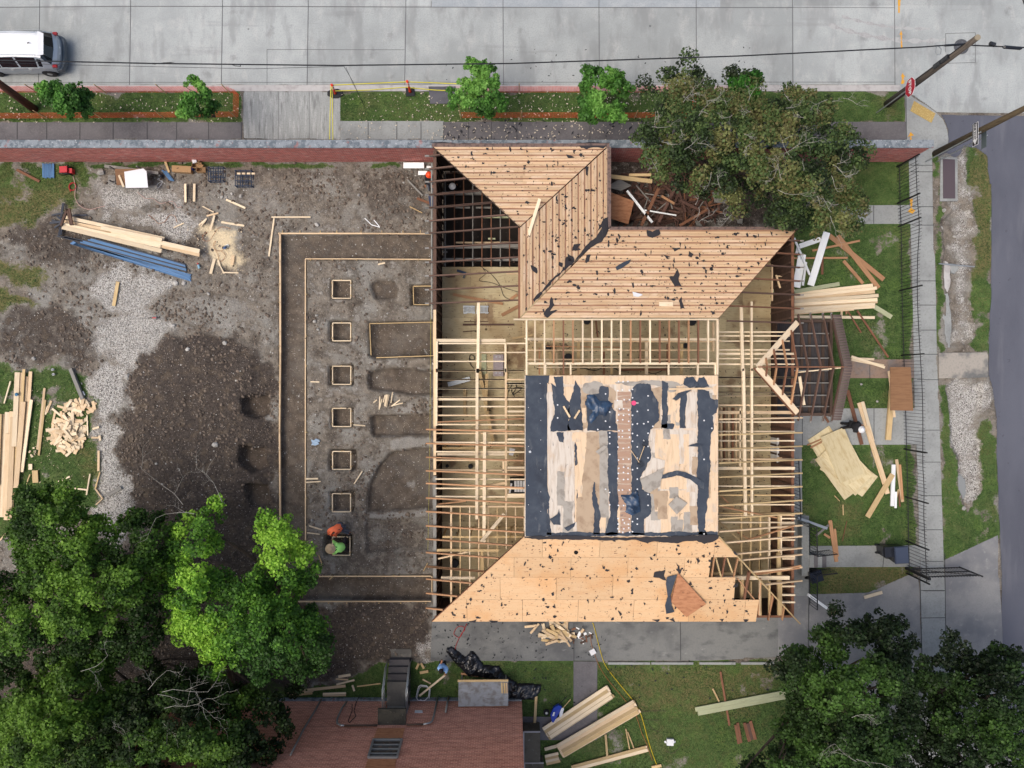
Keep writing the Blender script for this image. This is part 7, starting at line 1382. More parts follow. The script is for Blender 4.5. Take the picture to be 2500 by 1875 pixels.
def cbox(label, code, pts, h, openb=False):
    o = thing('cardboard_box', label, 'box', t(code, *pts[0])); P = [t(code,x,y,h) for x,y in pts]
    if not openb: MB().slab(P, h-.03).build('box_body', card, o); c = sum(P, Vector())/4; MB().bar(c-Vector((.22,-.02,-.004)), c+Vector((-.12,.05,.004)), .03, .004).build('dark_slot', blackrub, o)
    else:
        for i in range(4): MB().bar(P[i]*1.0-Vector((0,0,h/2)), P[(i+1)%4]-Vector((0,0,h/2)), .012, h-.04).build('side_panel', card, o)
        MB().slab([q-Vector((0,0,h-.03)) for q in P], .01).build('bottom_panel', card, o)
        MB().slab([P[0], P[1], P[1]+Vector((.05,.13,-.06)), P[0]+Vector((-.03,.14,-.06))], .008).build('flap', card, o); MB().slab([P[1], P[2], P[2]+Vector((.13,-.03,-.08)), P[1]+Vector((.12,.04,-.08))], .008).build('flap', card, o)
cbox('long closed brown cardboard box below the brick wall','A0',[(1325,1275),(1472,1282),(1472,1332),(1325,1322)],.3); cbox('small open cardboard box right of the long one','A0',[(1480,1250),(1530,1255),(1528,1292),(1478,1290)],.28,True); cbox('open cardboard box nearest the crate grids','A0',[(1515,1285),(1560,1290),(1560,1325),(1512,1322)],.3,True)
tag(MB().box(*tuple(t('A0',1522,1258))[:2],.3,.2,.18,.05,.3).build('white_bag', whitepl), 'crumpled white bag in the small open cardboard box', 'bag'); tag(MB().box(*tuple(t('A0',1490,1308))[:2],.03,.14,.16,.2,.1).build('blue_can', mat('deep_blue_paint', K(40,52,120))), 'dark blue can between the cardboard boxes', 'can')
def crate(label, x0, y0, x1, y1, m):
    a, b = t('A0',x0,y0,.3), t('A0',x1,y1,.3); o = thing('steel_grid', label, 'grid', t('A0',(x0+x1)/2,(y0+y1)/2))
    for i in range(4):
        x = a.x+(b.x-a.x)*i/3; y = a.y+(b.y-a.y)*i/3
        for z in (.05,.3): MB().bar((x,a.y,z),(x,b.y,z),.03).build('bar', m, o); MB().bar((a.x,y,z+.03),(b.x,y,z+.03),.03).build('bar', m, o)
    for x in (a.x,b.x):
        for y in (a.y,b.y): MB().bar((x,y,.0),(x,y,.36),.035).build('leg', m, o)
bs2 = mat('dull_blue_steel', K(52,66,88)); crate('dull blue steel bar cage below the brick wall, left of two',1608,1290,1722,1396,bs2); crate('dull blue steel bar cage carrying pale blocks, right of two',1815,1316,1940,1434,bs2)
for x in (1843,1880,1918,1955): board('A0',x-13,1339,x+12,1339,13,pine,'small pale block lying on the right steel cage','pale blocks on the right steel cage',z=.34,name='block',cat='block')
o = thing('wire_mesh', 'dark wire mesh held between two upright boards', 'mesh', t('A0',1465,1490))
for i in range(8): MB().bar(t('A0',1425,1425+i*18,.06),t('A0',1505,1424+i*18,.06),.01).build('wire', blackiron, o)
for i in range(4): MB().bar(t('A0',1445+i*14,1420,.07),t('A0',1445+i*14,1560,.07),.01).build('wire', blackiron, o)
def saw(label, c): 
    o = thing('circular_saw', label, 'saw', c); MB().box(c.x,c.y,c.z+.0,.3,.14,.02,.6).build('base_plate', metalg, o); MB().lathe((c.x+.03,c.y+.03,c.z+.1),[(.09,-.02),(.09,.02)],16,'y').build('blade_guard', metalg, o)
    MB().tube([(c.x-.1,c.y-.08,c.z+.1),(c.x+.04,c.y-.04,c.z+.12)],.05,8).build('motor', mat('saw_blue', K(60,90,140)), o); MB().tube([(c.x-.14,c.y-.1,c.z+.1),(c.x-.1,c.y-.02,c.z+.2),(c.x+.02,c.y+.02,c.z+.16)],.02,6).build('handle', blackplastic, o)
saw('blue and silver circular saw lying on the sawdust', t('B0',1745,483,.06))
o = thing('spray_can', 'pale blue bottle with red cap beside the sawdust', 'bottle', t('B0',1540,632)); c = t('B0',1540,632); MB().tube([(c.x-.02,c.y+.05,.1),(c.x+.03,c.y-.12,.1)],.06,10).build('bottle_body', mat('pale_blue_plastic', K(140,180,200)), o); MB().tube([(c.x-.03,c.y+.06,.1),(c.x-.06,c.y+.14,.1)],.03,8).build('cap', redm, o)
o = thing('hammer', 'red and black hammer on the grey gravel', 'hammer', t('B0',1180,1030)); MB().bar(t('B0',1143,1031,.08),t('B0',1175,1031,.08),.03).build('grip', blackrub, o); MB().bar(t('B0',1175,1031,.08),t('B0',1205,1029,.08),.04).build('shaft', redm, o); MB().bar(t('B0',1210,1012,.09),t('B0',1212,1045,.09),.05).build('head', darksteel, o)
for x,y,lb in ((415,1430,'upper white cup on the left grass'),(421,1466,'lower white cup on the left grass')): c = t('B0',x,y,.03); tag(MB().lathe(c,[(.045,0),(.06,.12),(.05,.12),(.04,.02)],12).build('cup', whitepl),lb,'cup')
tag(MB().rock(t('C0',128,198,.3),.09,.6,.5,.6).build('blue_bag', mat('bright_blue_film', K(50,110,150), rough=.4)), 'crumpled blue bag on the long board stack', 'bag')
cloth = mat('pale_blue_cloth', K(168,192,214), rough=.8)
tag(MB().slab([(p.x,p.y,.12+.04*math.sin(i*2)) for i,p in enumerate([t('C1',x,y) for x,y in [(508,545),(530,552),(545,538),(572,548),(578,562),(560,570),(572,580),(540,592),(520,588),(508,592),(518,572),(512,560)]])], .02).build('cloth', cloth), 'pale blue cloth lying beside the inner form board', 'cloth')
# stones
RK = [('A0',783,1330,30,'large pale stone left of the white covered table'),('A0',1860,1515,18,'white stone beside the rubble near the steel cages'),('A0',1792,1497,12,'small pale stone left of the white stone'),('A0',1715,1522,15,'round grey stone right of the wire mesh'),('A0',1750,1525,12,'small grey stone beside the round grey one'),('B0',1340,1092,24,'tan stone at the top of the dark soil heap'),('B0',232,845,13,'small white stone on the left grass track'),('B0',268,1345,20,'white stone above the lower left grass'),('B0',985,1485,32,'brown boulder between white gravel and the soil heap'),('B0',1470,1275,18,'tan stone on the dark soil heap'),('B0',1745,1225,20,'grey stone on the right of the soil heap'),('B0',1610,845,16,'grey stone below the sawdust'),('B0',1425,765,22,'grey stone at the right end of the blue steel'),('B0',1362,765,24,'flat grey stone below the right end of the blue steel'),('C0',1690,580,28,'big whitish stone on the dark soil heap'),('C0',1235,727,12,'small white stone in the dark soil'),('B1',550,312,22,'white stone above the top trench'),('B1',872,85,15,'grey stone in the rubble near the house'),('B1',842,527,9,'white pebble on the trench floor'),('B1',545,1012,14,'upper white stone right of the inner form'),('B1',533,1058,16,'middle white stone right of the inner form'),('B1',557,1120,13,'lower white stone right of the inner form'),('B1',1093,997,10,'small white stone between the pits'),('C1',318,236,10,'pale stone on the left trench floor'),('C1',512,1170,13,'round pale stone above the laths'),('C1',1115,800,8,'white pebble in the quarter round pit'),('D1',562,488,18,'grey stone below the bottom trench'),('A1',1218,1410,10,'white stone beside the whitish plank'),('A3',1590,1625,17,'white stone at the top of the gravel ditch'),('B3',1595,200,16,'second white stone at the top of the gravel ditch'),('B3',1585,335,20,'pale stone lying left in the gravel ditch'),('B3',1688,398,17,'white stone right in the gravel ditch'),('C3',955,120,12,'white lump on the small lawn beside the plywood panel'),('C3',1078,253,11,'second white lump on the small lawn'),('C3',912,65,9,'small yellowish lump on the path edge'),('C3',1748,1080,26,'white boulder at the bottom tip of the gravel ditch')]
for c,x,y,r,lb in RK:
    g_ = t(c,x,y); tag(MB().rock((g_.x,g_.y,max(gz(g_.x,g_.y),-.5)+r*Q*.3), r*Q, .6, .5, .25).build('stone', stone, smooth=False), lb, 'stone')
for k,pts in enumerate([[(1605,590),(1625,600),(1650,640),(1640,700),(1645,760),(1625,830),(1600,800),(1590,740),(1598,650)],[(1590,850),(1625,840),(1640,900),(1650,1000),(1655,1100),(1640,1270),(1600,1270),(1595,1100),(1585,950)],[(1640,610),(1700,620),(1710,650),(1680,690),(1650,680)]]):
    tag(MB().slab([(q[0],q[1],-.02) for q in jag([t('B3',x,y)[:2] for x,y in pts],.15,.04,k)], .15).build('concrete_slab', walkc if k else kerbm), ['broken whitish concrete piece in the gravel ditch','long worn concrete slab along the left side of the gravel ditch','flat broken slab in the middle of the gravel ditch'][k], 'concrete piece')
tag(MB().slab([(q[0],q[1],-.06) for q in jag([t('C3',x,y)[:2] for x,y in [(1690,830),(1730,820),(1765,860),(1770,960),(1750,1010),(1710,990),(1690,900)]],.15,.04,9)], .15).build('concrete_slab', mat('wet_grey_slab', K(138,142,142))), 'smooth grey slab near the bottom tip of the gravel ditch', 'concrete piece')
tag(MB().tube([t('B3',1555,612,.12), t('B3',1830,636,.12)], .03, 8).build('pipe', metalg), 'thin grey pipe lying across the gravel ditch', 'pipe')
# kerb blocks below the south driveway
for k,(x0,x1) in enumerate(((898,1222),(1232,1555),(1602,1880),(1925,2200))): tag(MB().bar(t('D2',x0,849,.04), t('D2',x1,850,.04), 18*Q, .12).build('edging_block', walkc), ['first grey edging strip below the south driveway counted from the small path','second grey edging strip below the south driveway','third grey edging strip below the south driveway','last grey edging strip below the driveway by the big right tree'][k], 'edging')
# black tarp pile
def tarp(name, label, code, pts, zh, m, seed, zbase=.02, cat='tarp', fold=.28):
    r = random.Random(seed); P = [t(code,x,y)[:2] for x,y in pts]; P = [tuple(p) for p in P]; A = np.array(P); x0,y0 = A.min(0)-.1; x1,y1 = A.max(0)+.1; st = .045
    xs = np.arange(x0,x1,st); ys = np.arange(y0,y1,st); X,Y = np.meshgrid(xs,ys); D = sdf(P,X,Y); an = r.random()*3
    U = X*math.cos(an)+Y*math.sin(an); V = -X*math.sin(an)+Y*math.cos(an)
    n = np.abs(fbm(U*.5,V*1.3,fold,seed,4)-.5)*2; Z = zbase+zh*np.sqrt(np.clip(D/.35,0,1))*(.35+1.3*n); idx = -np.ones(X.shape,int); mb = MB(); ins = D > -.02
    for j in range(X.shape[0]):
        for i in range(X.shape[1]):
            if ins[j,i]: idx[j,i] = len(mb.v); mb.v.append((X[j,i],Y[j,i],max(Z[j,i],zbase)))
    for j in range(X.shape[0]-1):
        for i in range(X.shape[1]-1):
            q = (idx[j,i],idx[j,i+1],idx[j+1,i+1],idx[j+1,i])
            if min(q) >= 0: mb.f.append(q); mb.uv += [(0,0)]*4; mb.tint.append(.5)
    b = len(mb.v); nv = b; mb.v += [(v[0],v[1],zbase-.01) for v in mb.v[:nv]]; mb.f += [tuple(reversed([k+nv for k in f])) for f in mb.f]; mb.uv += mb.uv[:]; mb.tint += mb.tint[:]
    return tag(mb.build(name, m, smooth=True), label, cat)
tarp('black_tarp','big crumpled black plastic tarp between the driveway and the brick building','D2',[(-345,725),(-300,720),(-200,800),(-160,750),(-130,760),(-60,860),(60,870),(100,930),(200,1000),(385,1010),(380,1060),(330,1130),(250,1130),(120,1110),(40,1060),(60,990),(-60,960),(-180,950),(-280,850),(-350,760)],.42,blackplastic,3)
def zshift(code, pts, z):      # tarp on the flat deck: outline given at deck height
    out = []
    for x,y in pts: px,py = TP(code,x,y); out.append((1250+(px-1250)*(H-z)/H, CY+(py-CY)*(H-z)/H))
    return [((px-TP(code,0,0)[0])/.316456, (py-TP(code,0,0)[1])/.316456) for px,py in out]
tarp('plastic_sheet','crumpled blue grey plastic sheet on the upper half of the flat roof','C2',zshift('C2',[(715,270),(745,200),(800,205),(830,250),(905,250),(935,270),(900,330),(880,372),(830,350),(800,390),(770,420),(748,415),(760,350),(790,325),(740,310)],ZD),.25,blueplastic,5,zbase=ZD+.05,cat='plastic sheet',fold=.35)
tarp('plastic_sheet','crumpled dark blue plastic sheet on the lower middle of the flat roof','C2',zshift('C2',[(990,975),(1060,975),(1120,925),(1135,985),(1150,1100),(1080,1135),(1030,1105),(1040,1050),(1010,1010)],ZD),.25,blueplastic,6,zbase=ZD+.05,cat='plastic sheet',fold=.35)
for k,(pts,lb,m) in enumerate([([(1250,685),(1340,710),(1335,760),(1200,830),(1145,850)],'upper half of the pale board bundle on the flat roof',DECKC['w']),([(1145,855),(1335,765),(1310,860),(1300,910),(1215,960),(1180,945)],'lower half of the pale broken panel on the flat roof',DECKC['g']),([(1430,985),(1510,1040),(1430,1125),(1365,1050)],'square grey stained panel turned on its corner on the flat roof',DECKC['g']),([(870,590),(895,600),(830,665),(800,640)],'small grey scrap in the left middle of the flat roof',DECKC['g'])]):
    P = jag([t('C2',x,y,ZD+.1) for x,y in pts],.3,.012,k); tag(MB().slab([(q[0],q[1],ZD+.05+.02*k) for q in P], .015).build('loose_panel', m), lb, 'panel')
def fork(label, hx, hy, tx, ty):
    h, t_ = t('C2',hx,hy,ZD+.1), t('C2',tx,ty,ZD+.1); d = (t_-h).normalized(); n_ = Vector((-d.y,d.x,0)); o = thing('garden_fork', label, 'garden fork', h); tag(o, label, 'garden fork')
    MB().tube([h, t_-d*.25], .017, 8).build('handle', pine2, o); MB().bar(t_-d*.25-n_*.1, t_-d*.25+n_*.1, .025).build('crossbar', blackiron, o)
    for k in range(4): MB().bar(t_-d*.25+n_*(-.1+.067*k), t_+n_*(-.1+.067*k), .014).build('tine', blackiron, o)
fork('garden fork with its tines pointing up on the flat roof', 1140,705,1195,555); fork('garden fork with its tines pointing down on the flat roof', 1075,628,1165,760)
c = t('C2',1097,265,ZD+.03); o = thing('pink_reel', 'small bright pink reel on the flat roof', 'reel', c); pk = mat('bright_pink', K(240,84,130)); MB().lathe(c,[(.1,0),(.1,.05)],16).build('disc', pk, o); MB().bar(c+Vector((.08,0,.03)),c+Vector((.2,0,.03)),.07,.03).build('grip', stone, o)
for k,(x0,y0,x1,y1) in enumerate([(555,290,605,375),(680,320,640,385)]): board('C2',x0,y0,x1,y1,14,pine2,['splintered stick left of the blue plastic sheet on the roof','second splintered stick nearer the blue plastic sheet on the roof'][k],z=ZD+.06)
c = t('C2',297,642,ZD+.05); tag(MB().rock(c,.06,.8,.5).build('white_lump', whitepl), 'small white lump on the dark left strip of the flat roof', 'scrap')
# things on the floors inside the house
o = thing('folded_ladder', 'pair of grey ribbed metal pieces on the subfloor of the west room', 'ladder', t('B1',1775,965,ZF))
for s0,s1 in ((1680,1770),(1785,1875)):
    for i in range(9): MB().bar(t('B1',s0+i*10,935,ZF+.08),t('B1',s0+i*10+(3 if s0<1700 else -3),1000-(8 if 2<i<7 else 0),ZF+.08),.035,.02).build('rib', metalg, o)
    MB().bar(t('B1',s0,940,ZF+.05),t('B1',s1,945,ZF+.05),.04).build('rail', metalg, o); MB().bar(t('B1',s0,992,ZF+.05),t('B1',s1,990,ZF+.05),.04).build('rail', metalg, o)
o = thing('tool_chest', 'long pinkish grey tool chest standing under the ceiling joists', 'chest', t('B1',1947,1395,ZF)); a,b = t('B1',1912,1315,1.2),t('B1',1985,1478,1.2); gm_ = mat('pinkish_grey_plastic', K(168,158,160))
MB().box((a.x+b.x)/2,(a.y+b.y)/2,ZF,b.x-a.x,a.y-b.y,.5).build('chest_body', gm_, o); MB().box((a.x+b.x)/2,(a.y+b.y)/2,ZF+.5,b.x-a.x+.03,a.y-b.y+.03,.05).build('lid', gm_, o)
for x,y in ((1932,1332),(1962,1332),(1932,1455),(1962,1455)): c = t('B1',x,y,1.25); MB().box(c.x,c.y,ZF+.55,.05,.08,.01).build('latch', metalg, o)
board('B1',1560,1545,1730,1500,34,metalg,'grey metal channel lying on the subfloor of the west room',z=ZF+.05,th=.08); board('B1',1600,850,1985,922,20,redwood,'long brown board on the subfloor of the west room',z=ZF+.03); board('B1',1975,1010,2115,935,26,redwood,'brown board near the wing roof edge on the subfloor',z=ZF+.03)
board('B1',1675,1082,2068,1082,14,stain,'thick dark bar lying on the subfloor',z=ZF+.03,th=.05); board('B1',1685,1060,1870,1060,6,stain,'thin dark bar above the thick one on the subfloor',z=ZF+.03); board('B1',1675,1138,1765,1130,6,stain,'short dark bar on the subfloor',z=ZF+.03); board('B1',1838,1310,1838,1470,36,treated,'wide green tinted board on the subfloor',z=ZF+.03); board('B1',2010,690,2115,690,10,pine2,'pale board at the wing roof edge on the subfloor',z=ZF+.03); board('B1',1540,705,1615,708,18,stain,'short dark board at the top of the subfloor',z=ZF+.05); board('B1',2040,890,2095,850,22,redwood,'reddish piece on the subfloor at the wing roof edge',z=ZF+.04)
o = thing('nail_gun','dark blue nail gun lying on the subfloor of the west room','nail gun',t('B1',1665,685,ZF)); MB().bar(t('B1',1630,665,ZF+.08),t('B1',1695,685,ZF+.08),.1).build('body', bs2, o); MB().bar(t('B1',1695,680,ZF+.08),t('B1',1680,725,ZF+.08),.09).build('magazine', blackplastic, o)
for lb,pts in (('dark thin cable curving across the top of the subfloor',[(1830,650),(1850,690),(1800,740),(1900,760),(2000,800),(2100,830)]),('second dark cable crossing the first on the subfloor',[(1820,640),(1900,700),(1960,780),(1990,860),(2040,890)])): cord(lb,'B1',pts,.012,blackrub,z=ZF+.03,cat='cable')
for lb,c_,pts in (('loop of dark hose on the subfloor under the joists','B1',[(1760,1420),(1735,1390),(1725,1350),(1735,1315),(1760,1325),(1765,1350),(1740,1355),(1725,1340)]),('tangle of dark cable under the joists near the roof deck','B1',[(2025,1600),(2060,1540),(2090,1560),(2060,1620),(2100,1600),(2130,1570),(2050,1580),(2080,1650)]),('reddish hose loop in the north gap','B2',[(500,1240),(490,1262),(520,1285),(570,1275),(600,1260),(575,1240),(530,1245)]),('dark cable snaking along the north gap floor','B2',[(620,1440),(700,1420),(800,1435),(900,1400),(1000,1440),(1150,1430),(1250,1460),(1350,1420)]),('thin cable on the floor of the east room','C2',[(1945,1000),(1930,1030),(1960,1050),(2000,1040),(1990,1000)])): cord(lb,c_,pts,.018,blackrub if 'red' not in lb else debriswood,z=ZF+.04,cat='cable')
for k,(c_,x,y,s_,lb) in enumerate([('B2',435,1262,.16,'black bucket in the left of the north gap'),('B2',592,1335,.2,'black compressor lying in the north gap'),('B2',735,1058,.16,'dark bag under the north header'),('B2',1495,1245,.13,'dark box in the right of the north gap'),('B2',1545,1060,.2,'dark tarp bundle under the north header at right'),('C1',1735,752,.12,'black tool on the floor between the joists of the west room'),('C1',1555,750,.08,'small black item left of the black tool'),('C2',1985,930+450-450,.1,'dark item on the east room floor'),('C1',1610,1500,.22,'dark round coil on the floor in the south west corner')]):
    c = t(c_,x,y,ZF+.1); tag(MB().lathe((c.x,c.y,ZF+.01),[(s_*.8,0),(s_,.1),(s_*.9,.28),(s_*.6,.3)],14).build('dark_bucket', blackrub), lb, 'bucket')
o = thing('white_crate','crate of white bars half under the roof deck beside the west room','crate',t('C1',2090,905,ZF)); 
for i in range(4): MB().bar(t('C1',2080+i*22,865,1.5),t('C1',2082+i*22,950,1.5),.11,.08).build('white_bar', whitepl, o)
MB().bar(t('C1',2050,885,1.5),t('C1',2035,960,1.5),.08,.08).build('white_bar', whitepl, o); c=t('C1',2100,905,1.3); MB().box(c.x,c.y,ZF,.75,.7,.55).build('dark_base', blackrub, o)
tag(MB().slab([t('C1',x,y,1.2) for x,y in [(2035,615),(2080,618),(2070,650),(2060,672),(2030,665)]],.03).build('white_bag', whitepl), 'white bag on the floor between the joists beside the roof deck', 'bag')
# NW: white boards by wall, concrete clutter
for k,(x0,y0,x1,y1,w) in enumerate([(1216,1276,1375,1276,44),(1330,1335,1400,1335,30),(1395,1290,1440,1295,20)]): board('A1',x0,y0,x1,y1,w,whitewood,['broad white board lying below the brick wall beside the house','short white board next to the orange helmet','small white piece at the house corner below the brick wall'][k],z=.15)
tag(MB().slab([t('A1',x,y,.3) for x,y in [(1405,1500),(1450,1510),(1452,1600),(1420,1590)]],.04).build('blue_tarp', mat('dark_blue_cloth', K(56,66,92))), 'dark blue tarp piece wedged beside the house wall', 'tarp')
# table top (grey door) and folding frame beside the stairs
o = thing('grey_table', 'grey weathered table top with a timber edge standing against the brick building', 'table', t('D1',1830,1090)); z=.95
MB().slab([t('D1',x,y,z) for x,y in [(1642,990),(2025,988),(2025,1185),(1638,1190)]],.04).build('table_top', mat('blue_grey_worn_board', K(150,156,162),[('noise',3,(1,1,1),.42,.65,K(116,112,108),.8),('noise',2,(.6,2,1),.5,.7,K(176,184,192),.7)]), o)
MB().bar(t('D1',1635,986,z+.02),t('D1',2025,983,z+.02),.1,.06).build('edge_timber', pine3, o); MB().bar(t('D1',1640,1188,z),t('D1',2025,1183,z),.03,.06).build('edge_timber', oldwood, o)
for x,y in ((1660,1005),(2005,1005),(1660,1170),(2005,1170)): q=t('D1',x,y,z); MB().bar((q.x,q.y,0),(q.x,q.y,z-.05),.07).build('leg', greywood, o)
for x in (1975,1995,2012): board('D1',x,1000,x+3,1082,13,[pine2,pine3][x%2],'narrow pale board lying on the grey table top','narrow boards on the grey table top',z=z+.01,th=.03)
o = thing('folding_frame', 'white tubular folding frame on the grass beside the stairs', 'frame', t('D1',1365,1085))
for dz,dx,dy in ((.45,0,0),(.1,6,10)):
    P=[t('D1',x+dx,y+dy,dz) for x,y in [(1350,1020),(1395,1025),(1418,1045),(1410,1110),(1380,1140),(1330,1138),(1314,1110),(1325,1060),(1335,1030),(1350,1020)]]; MB().tube(P,.02,6).build('tube_loop', whitepl, o, smooth=True)
for x,y in ((1320,1080),(1414,1075),(1350,1130)): MB().tube([t('D1',x,y,.45),t('D1',x+8,y+12,.08)],.018,6).build('strut', whitepl, o)
board('D1',1340,1102,1540,940,14,pine,'long pale board resting between the white frame and the worker in blue',z=.5)
# blue machine
c = t('D2',490,1235,.0); o = thing('blue_machine', 'blue wheeled barrow with white spade beside the upper lumber bundle', 'wheelbarrow', c); bl = mat('strong_blue_paint', K(30,62,168), rough=.35)
MB().slab([t('D2',x,y,z) for x,y,z in [(518,1175,.55),(545,1190,.5),(520,1240,.5),(478,1310,.45),(466,1305,.45),(455,1250,.5),(480,1195,.55)]],.2).build('tray', bl, o)
MB().slab([t('D2',x,y,.57) for x,y in [(478,1228),(490,1228),(482,1258),(468,1258)]],.01).build('white_mark', whitepl, o)
w=t('D2',424,1232,.15); MB().lathe((w.x,w.y,.06),[(.1,0),(.15,.03),(.15,.1),(.1,.13)],18).build('wheel', blackrub, o); MB().lathe((w.x,w.y,.2),[(.07,0),(.05,.02)],10).build('hub', metalg, o)
for q0,q1 in (((500,1190),(580,1108)),((470,1200),(420,1225)),((480,1180),(440,1150))): MB().tube([t('D2',*q0,.45),t('D2',*q1,.25)],.018,6).build('frame_tube', blackiron, o)
o = thing('spade', 'white blade spade leaning on the blue barrow', 'spade', t('D2',545,1230)); MB().slab([t('D2',x,y,.5) for x,y in [(540,1195),(560,1200),(545,1255),(528,1270),(523,1255),(530,1215)]],.015).build('blade', whitepl, o); MB().tube([t('D2',550,1198,.5),t('D2',610,1130,.4)],.018,8).build('handle', pine3, o)
cord('bright yellow hose running from the south eave down to the bottom edge','D2',[(780,538),(800,600),(830,720),(870,850),(930,940),(1020,1050),(1100,1150),(1150,1240),(1180,1340),(1210,1450),(1250,1570),(1275,1640),(1280,1700)],.019,yel,z=.045,cat='hose',name='hose')
cord('thin orange cord beside the yellow hose','D2',[(760,620),(775,720),(830,870),(900,980),(1000,1100),(1080,1200),(1120,1270),(1160,1390),(1200,1480),(1240,1600)],.012,orc,z=.05)
cord('dark red cord looped on the left part of the south driveway','D1',[(1705,545),(1680,600),(1650,650),(1620,640),(1605,620),(1630,575),(1670,565),(1690,590),(1660,630),(1620,720),(1610,810)],.014,redc,z=.05)
c=t('D2',1374,1450,.0); o = thing('white_box','white square box with side handles on the bottom lawn','box',c); MB().box(c.x,c.y,.03,.33,.31,.14,-.05).build('box_body', whitepl, o)
for s_ in (-1,1): MB().bar((c.x+s_*.18,c.y,.1),(c.x+s_*.26,c.y-.02,.06),.1,.03).build('flap', whitepl, o)
for k,pts in enumerate([[(1150,1225),(1250,1218),(1350,1220)],[(1170,1285),(1290,1290)],[(1200,1290),(1230,1350),(1290,1380)],[(1350,1530),(1400,1545),(1450,1500),(1475,1470)]]): cord(['upper thin fallen branch beside the yellow hose','short thin fallen branch beside the yellow hose','curved thin fallen branch beside the yellow hose','curved branch below the white box'][k],'D2',pts,.010,bark,cat='branch',name='fallen_branch')
# bins
def bin_(label, c, w, d, m, rot=0, h=1.0):
    o = thing('wheelie_bin', label, 'bin', c); mb = MB(); b0 = [Vector((x*w*.4,y*d*.4,0)) for x,y in ((-1,-1),(1,-1),(1,1),(-1,1))]; R_ = Matrix.Rotation(rot,3,'Z')
    mb.hexa([c+R_@p for p in b0]+[c+R_@(p*1.25+Vector((0,0,h-.08))) for p in b0]).build('bin_body', blackplastic, o)
    MB().hexa([c+R_@(p*1.33+Vector((0,0,h-.08))) for p in b0]+[c+R_@(p*1.2+Vector((0,0,h))) for p in b0]).build('lid', m, o)
    for s_ in (-1,1): MB().lathe(c+R_@Vector((-w*.42,s_*d*.38,.12)),[(.12,-.03),(.12,.03)],14,'y').build('wheel', blackrub, o)
    MB().tube([c+R_@Vector((-w*.55,-d*.35,h-.05)),c+R_@Vector((-w*.62,-d*.35,h-.02)),c+R_@Vector((-w*.62,d*.35,h-.02)),c+R_@Vector((-w*.55,d*.35,h-.05))],.018,6).build('handle', blackplastic, o)
gb_ = mat('slate_blue_lid', K(66,76,96), rough=.45); q=t('C3',1270,1440,1.0); bin_('large wheeled bin with slate blue lid standing inside the iron fence', Vector((q.x,q.y,.03)), .62,.78, gb_, .06); q=t('C3',1175,1415,.9); bin_('black wheeled bin standing left of the blue lidded one', Vector((q.x,q.y,.03)), .5,.5, blackplastic, .06, .9); q=t('C3',615,1608,.9); bin_('small dark bin beside the lower porch steps', Vector((q.x,q.y,.03)), .55,.5, mat('dark_blue_lid', K(34,42,58)), .3, .9)
# east steps with railings
o = thing('porch_steps', 'small concrete steps with black railings on the east side of the house', 'stairs', t('C3',630,1490))
for i,(x0,x1) in enumerate(((556,592),(592,622),(622,655),(655,688))): a,b=t('C3',x0,1440,.6-.14*i),t('C3',x1,1535,.6-.14*i); MB().box((a.x+b.x)/2,(a.y+b.y)/2,0,b.x-a.x-.004,a.y-b.y,.6-.14*i).build('step', [walkc,walkd][i%2], o)
a=t('C3',500,1185,.6); b=t('C3',556,1600,.6); MB().box((a.x+b.x)/2,(a.y+b.y)/2,0,b.x-a.x,a.y-b.y,.56).build('landing', walkc, o)
def railing(pts, z0s, h=.95, sp=.13):
    for i in range(len(pts)-1):
        p,q = Vector((*pts[i],z0s[i])), Vector((*pts[i+1],z0s[i+1])); L=(q-p).length; n=max(2,int(L/sp))
        for k in range(n+1): r=p.lerp(q,k/n); MB().bar(r,r+Vector((0,0,h)),.018).build('baluster', blackiron, o)
        MB().bar(p+Vector((0,0,h)),q+Vector((0,0,h)),.04).build('handrail', blackiron, o); MB().bar(p+Vector((0,0,.08)),q+Vector((0,0,.08)),.03).build('rail', blackiron, o)
lt=t('C3',552,1190,.6); lr=t('C3',556,1415,.6); railing([(lt.x,lt.y),(lr.x,lr.y),(lr.x+1.15,lr.y)],[.58,.58,.1]); lb_=t('C3',556,1560,.6); railing([(lr.x+1.15,lb_.y),(lb_.x,lb_.y),(lb_.x,lb_.y-1.6)],[.1,.58,.58]); railing([(lt.x-.45,lt.y),(lt.x,lt.y)],[.58,.58]); l2=t('C3',440,700,.5); railing([(l2.x,l2.y),(l2.x+.1,t('C3',460,1150,.5).y)],[.1,.1],sp=.16)
# ------------------------------------------------------------------ uncountable small stuff
def scatter(name, n, seed, cond, rmin, rmax, m, x0=-25.2, x1=25.2, y0=-19, y1=19, kind='stuff', sink=.35, flat=.6):
    r = random.Random(seed); mb = MB(); k = 0; tries = 0
    while k < n and tries < n*30:
        tries += 1; x,y = r.uniform(x0,x1), r.uniform(y0,y1)
        i = min(max(int(np.searchsorted(TX,x)),1),len(TX)-1); j = min(max(int(np.searchsorted(TY,y)),1),len(TY)-1)
        if not cond(j,i,r): continue
        s_ = rmin+(rmax-rmin)*r.random()**3; mb.rock((x,y,float(TZ[j,i])+s_*(flat-sink)), s_, flat, None, .5); k += 1
    struct(mb.build(name, m), kind)
PV = np.zeros(TG.shape)
XX, YY = np.meshgrid(TX, TY)
for p_, d_ in PAVED: PV = np.maximum(PV, sdf(p_, XX, YY) > -.05)
soilok = lambda j,i,r: TG[j,i] < .3 and not PV[j,i] and THS[j,i] < .1
scatter('soil_clods', 11000, 1, lambda j,i,r: soilok(j,i,r) and TPIT[j,i] < .5 and TGV[j,i] < .4 and r.random() < .06+1.6*max(0,float(fbm(XX[j:j+1,i:i+1],YY[j:j+1,i:i+1],2.2,5)[0,0])-.42), .015, .10, soilclod, x1=4)
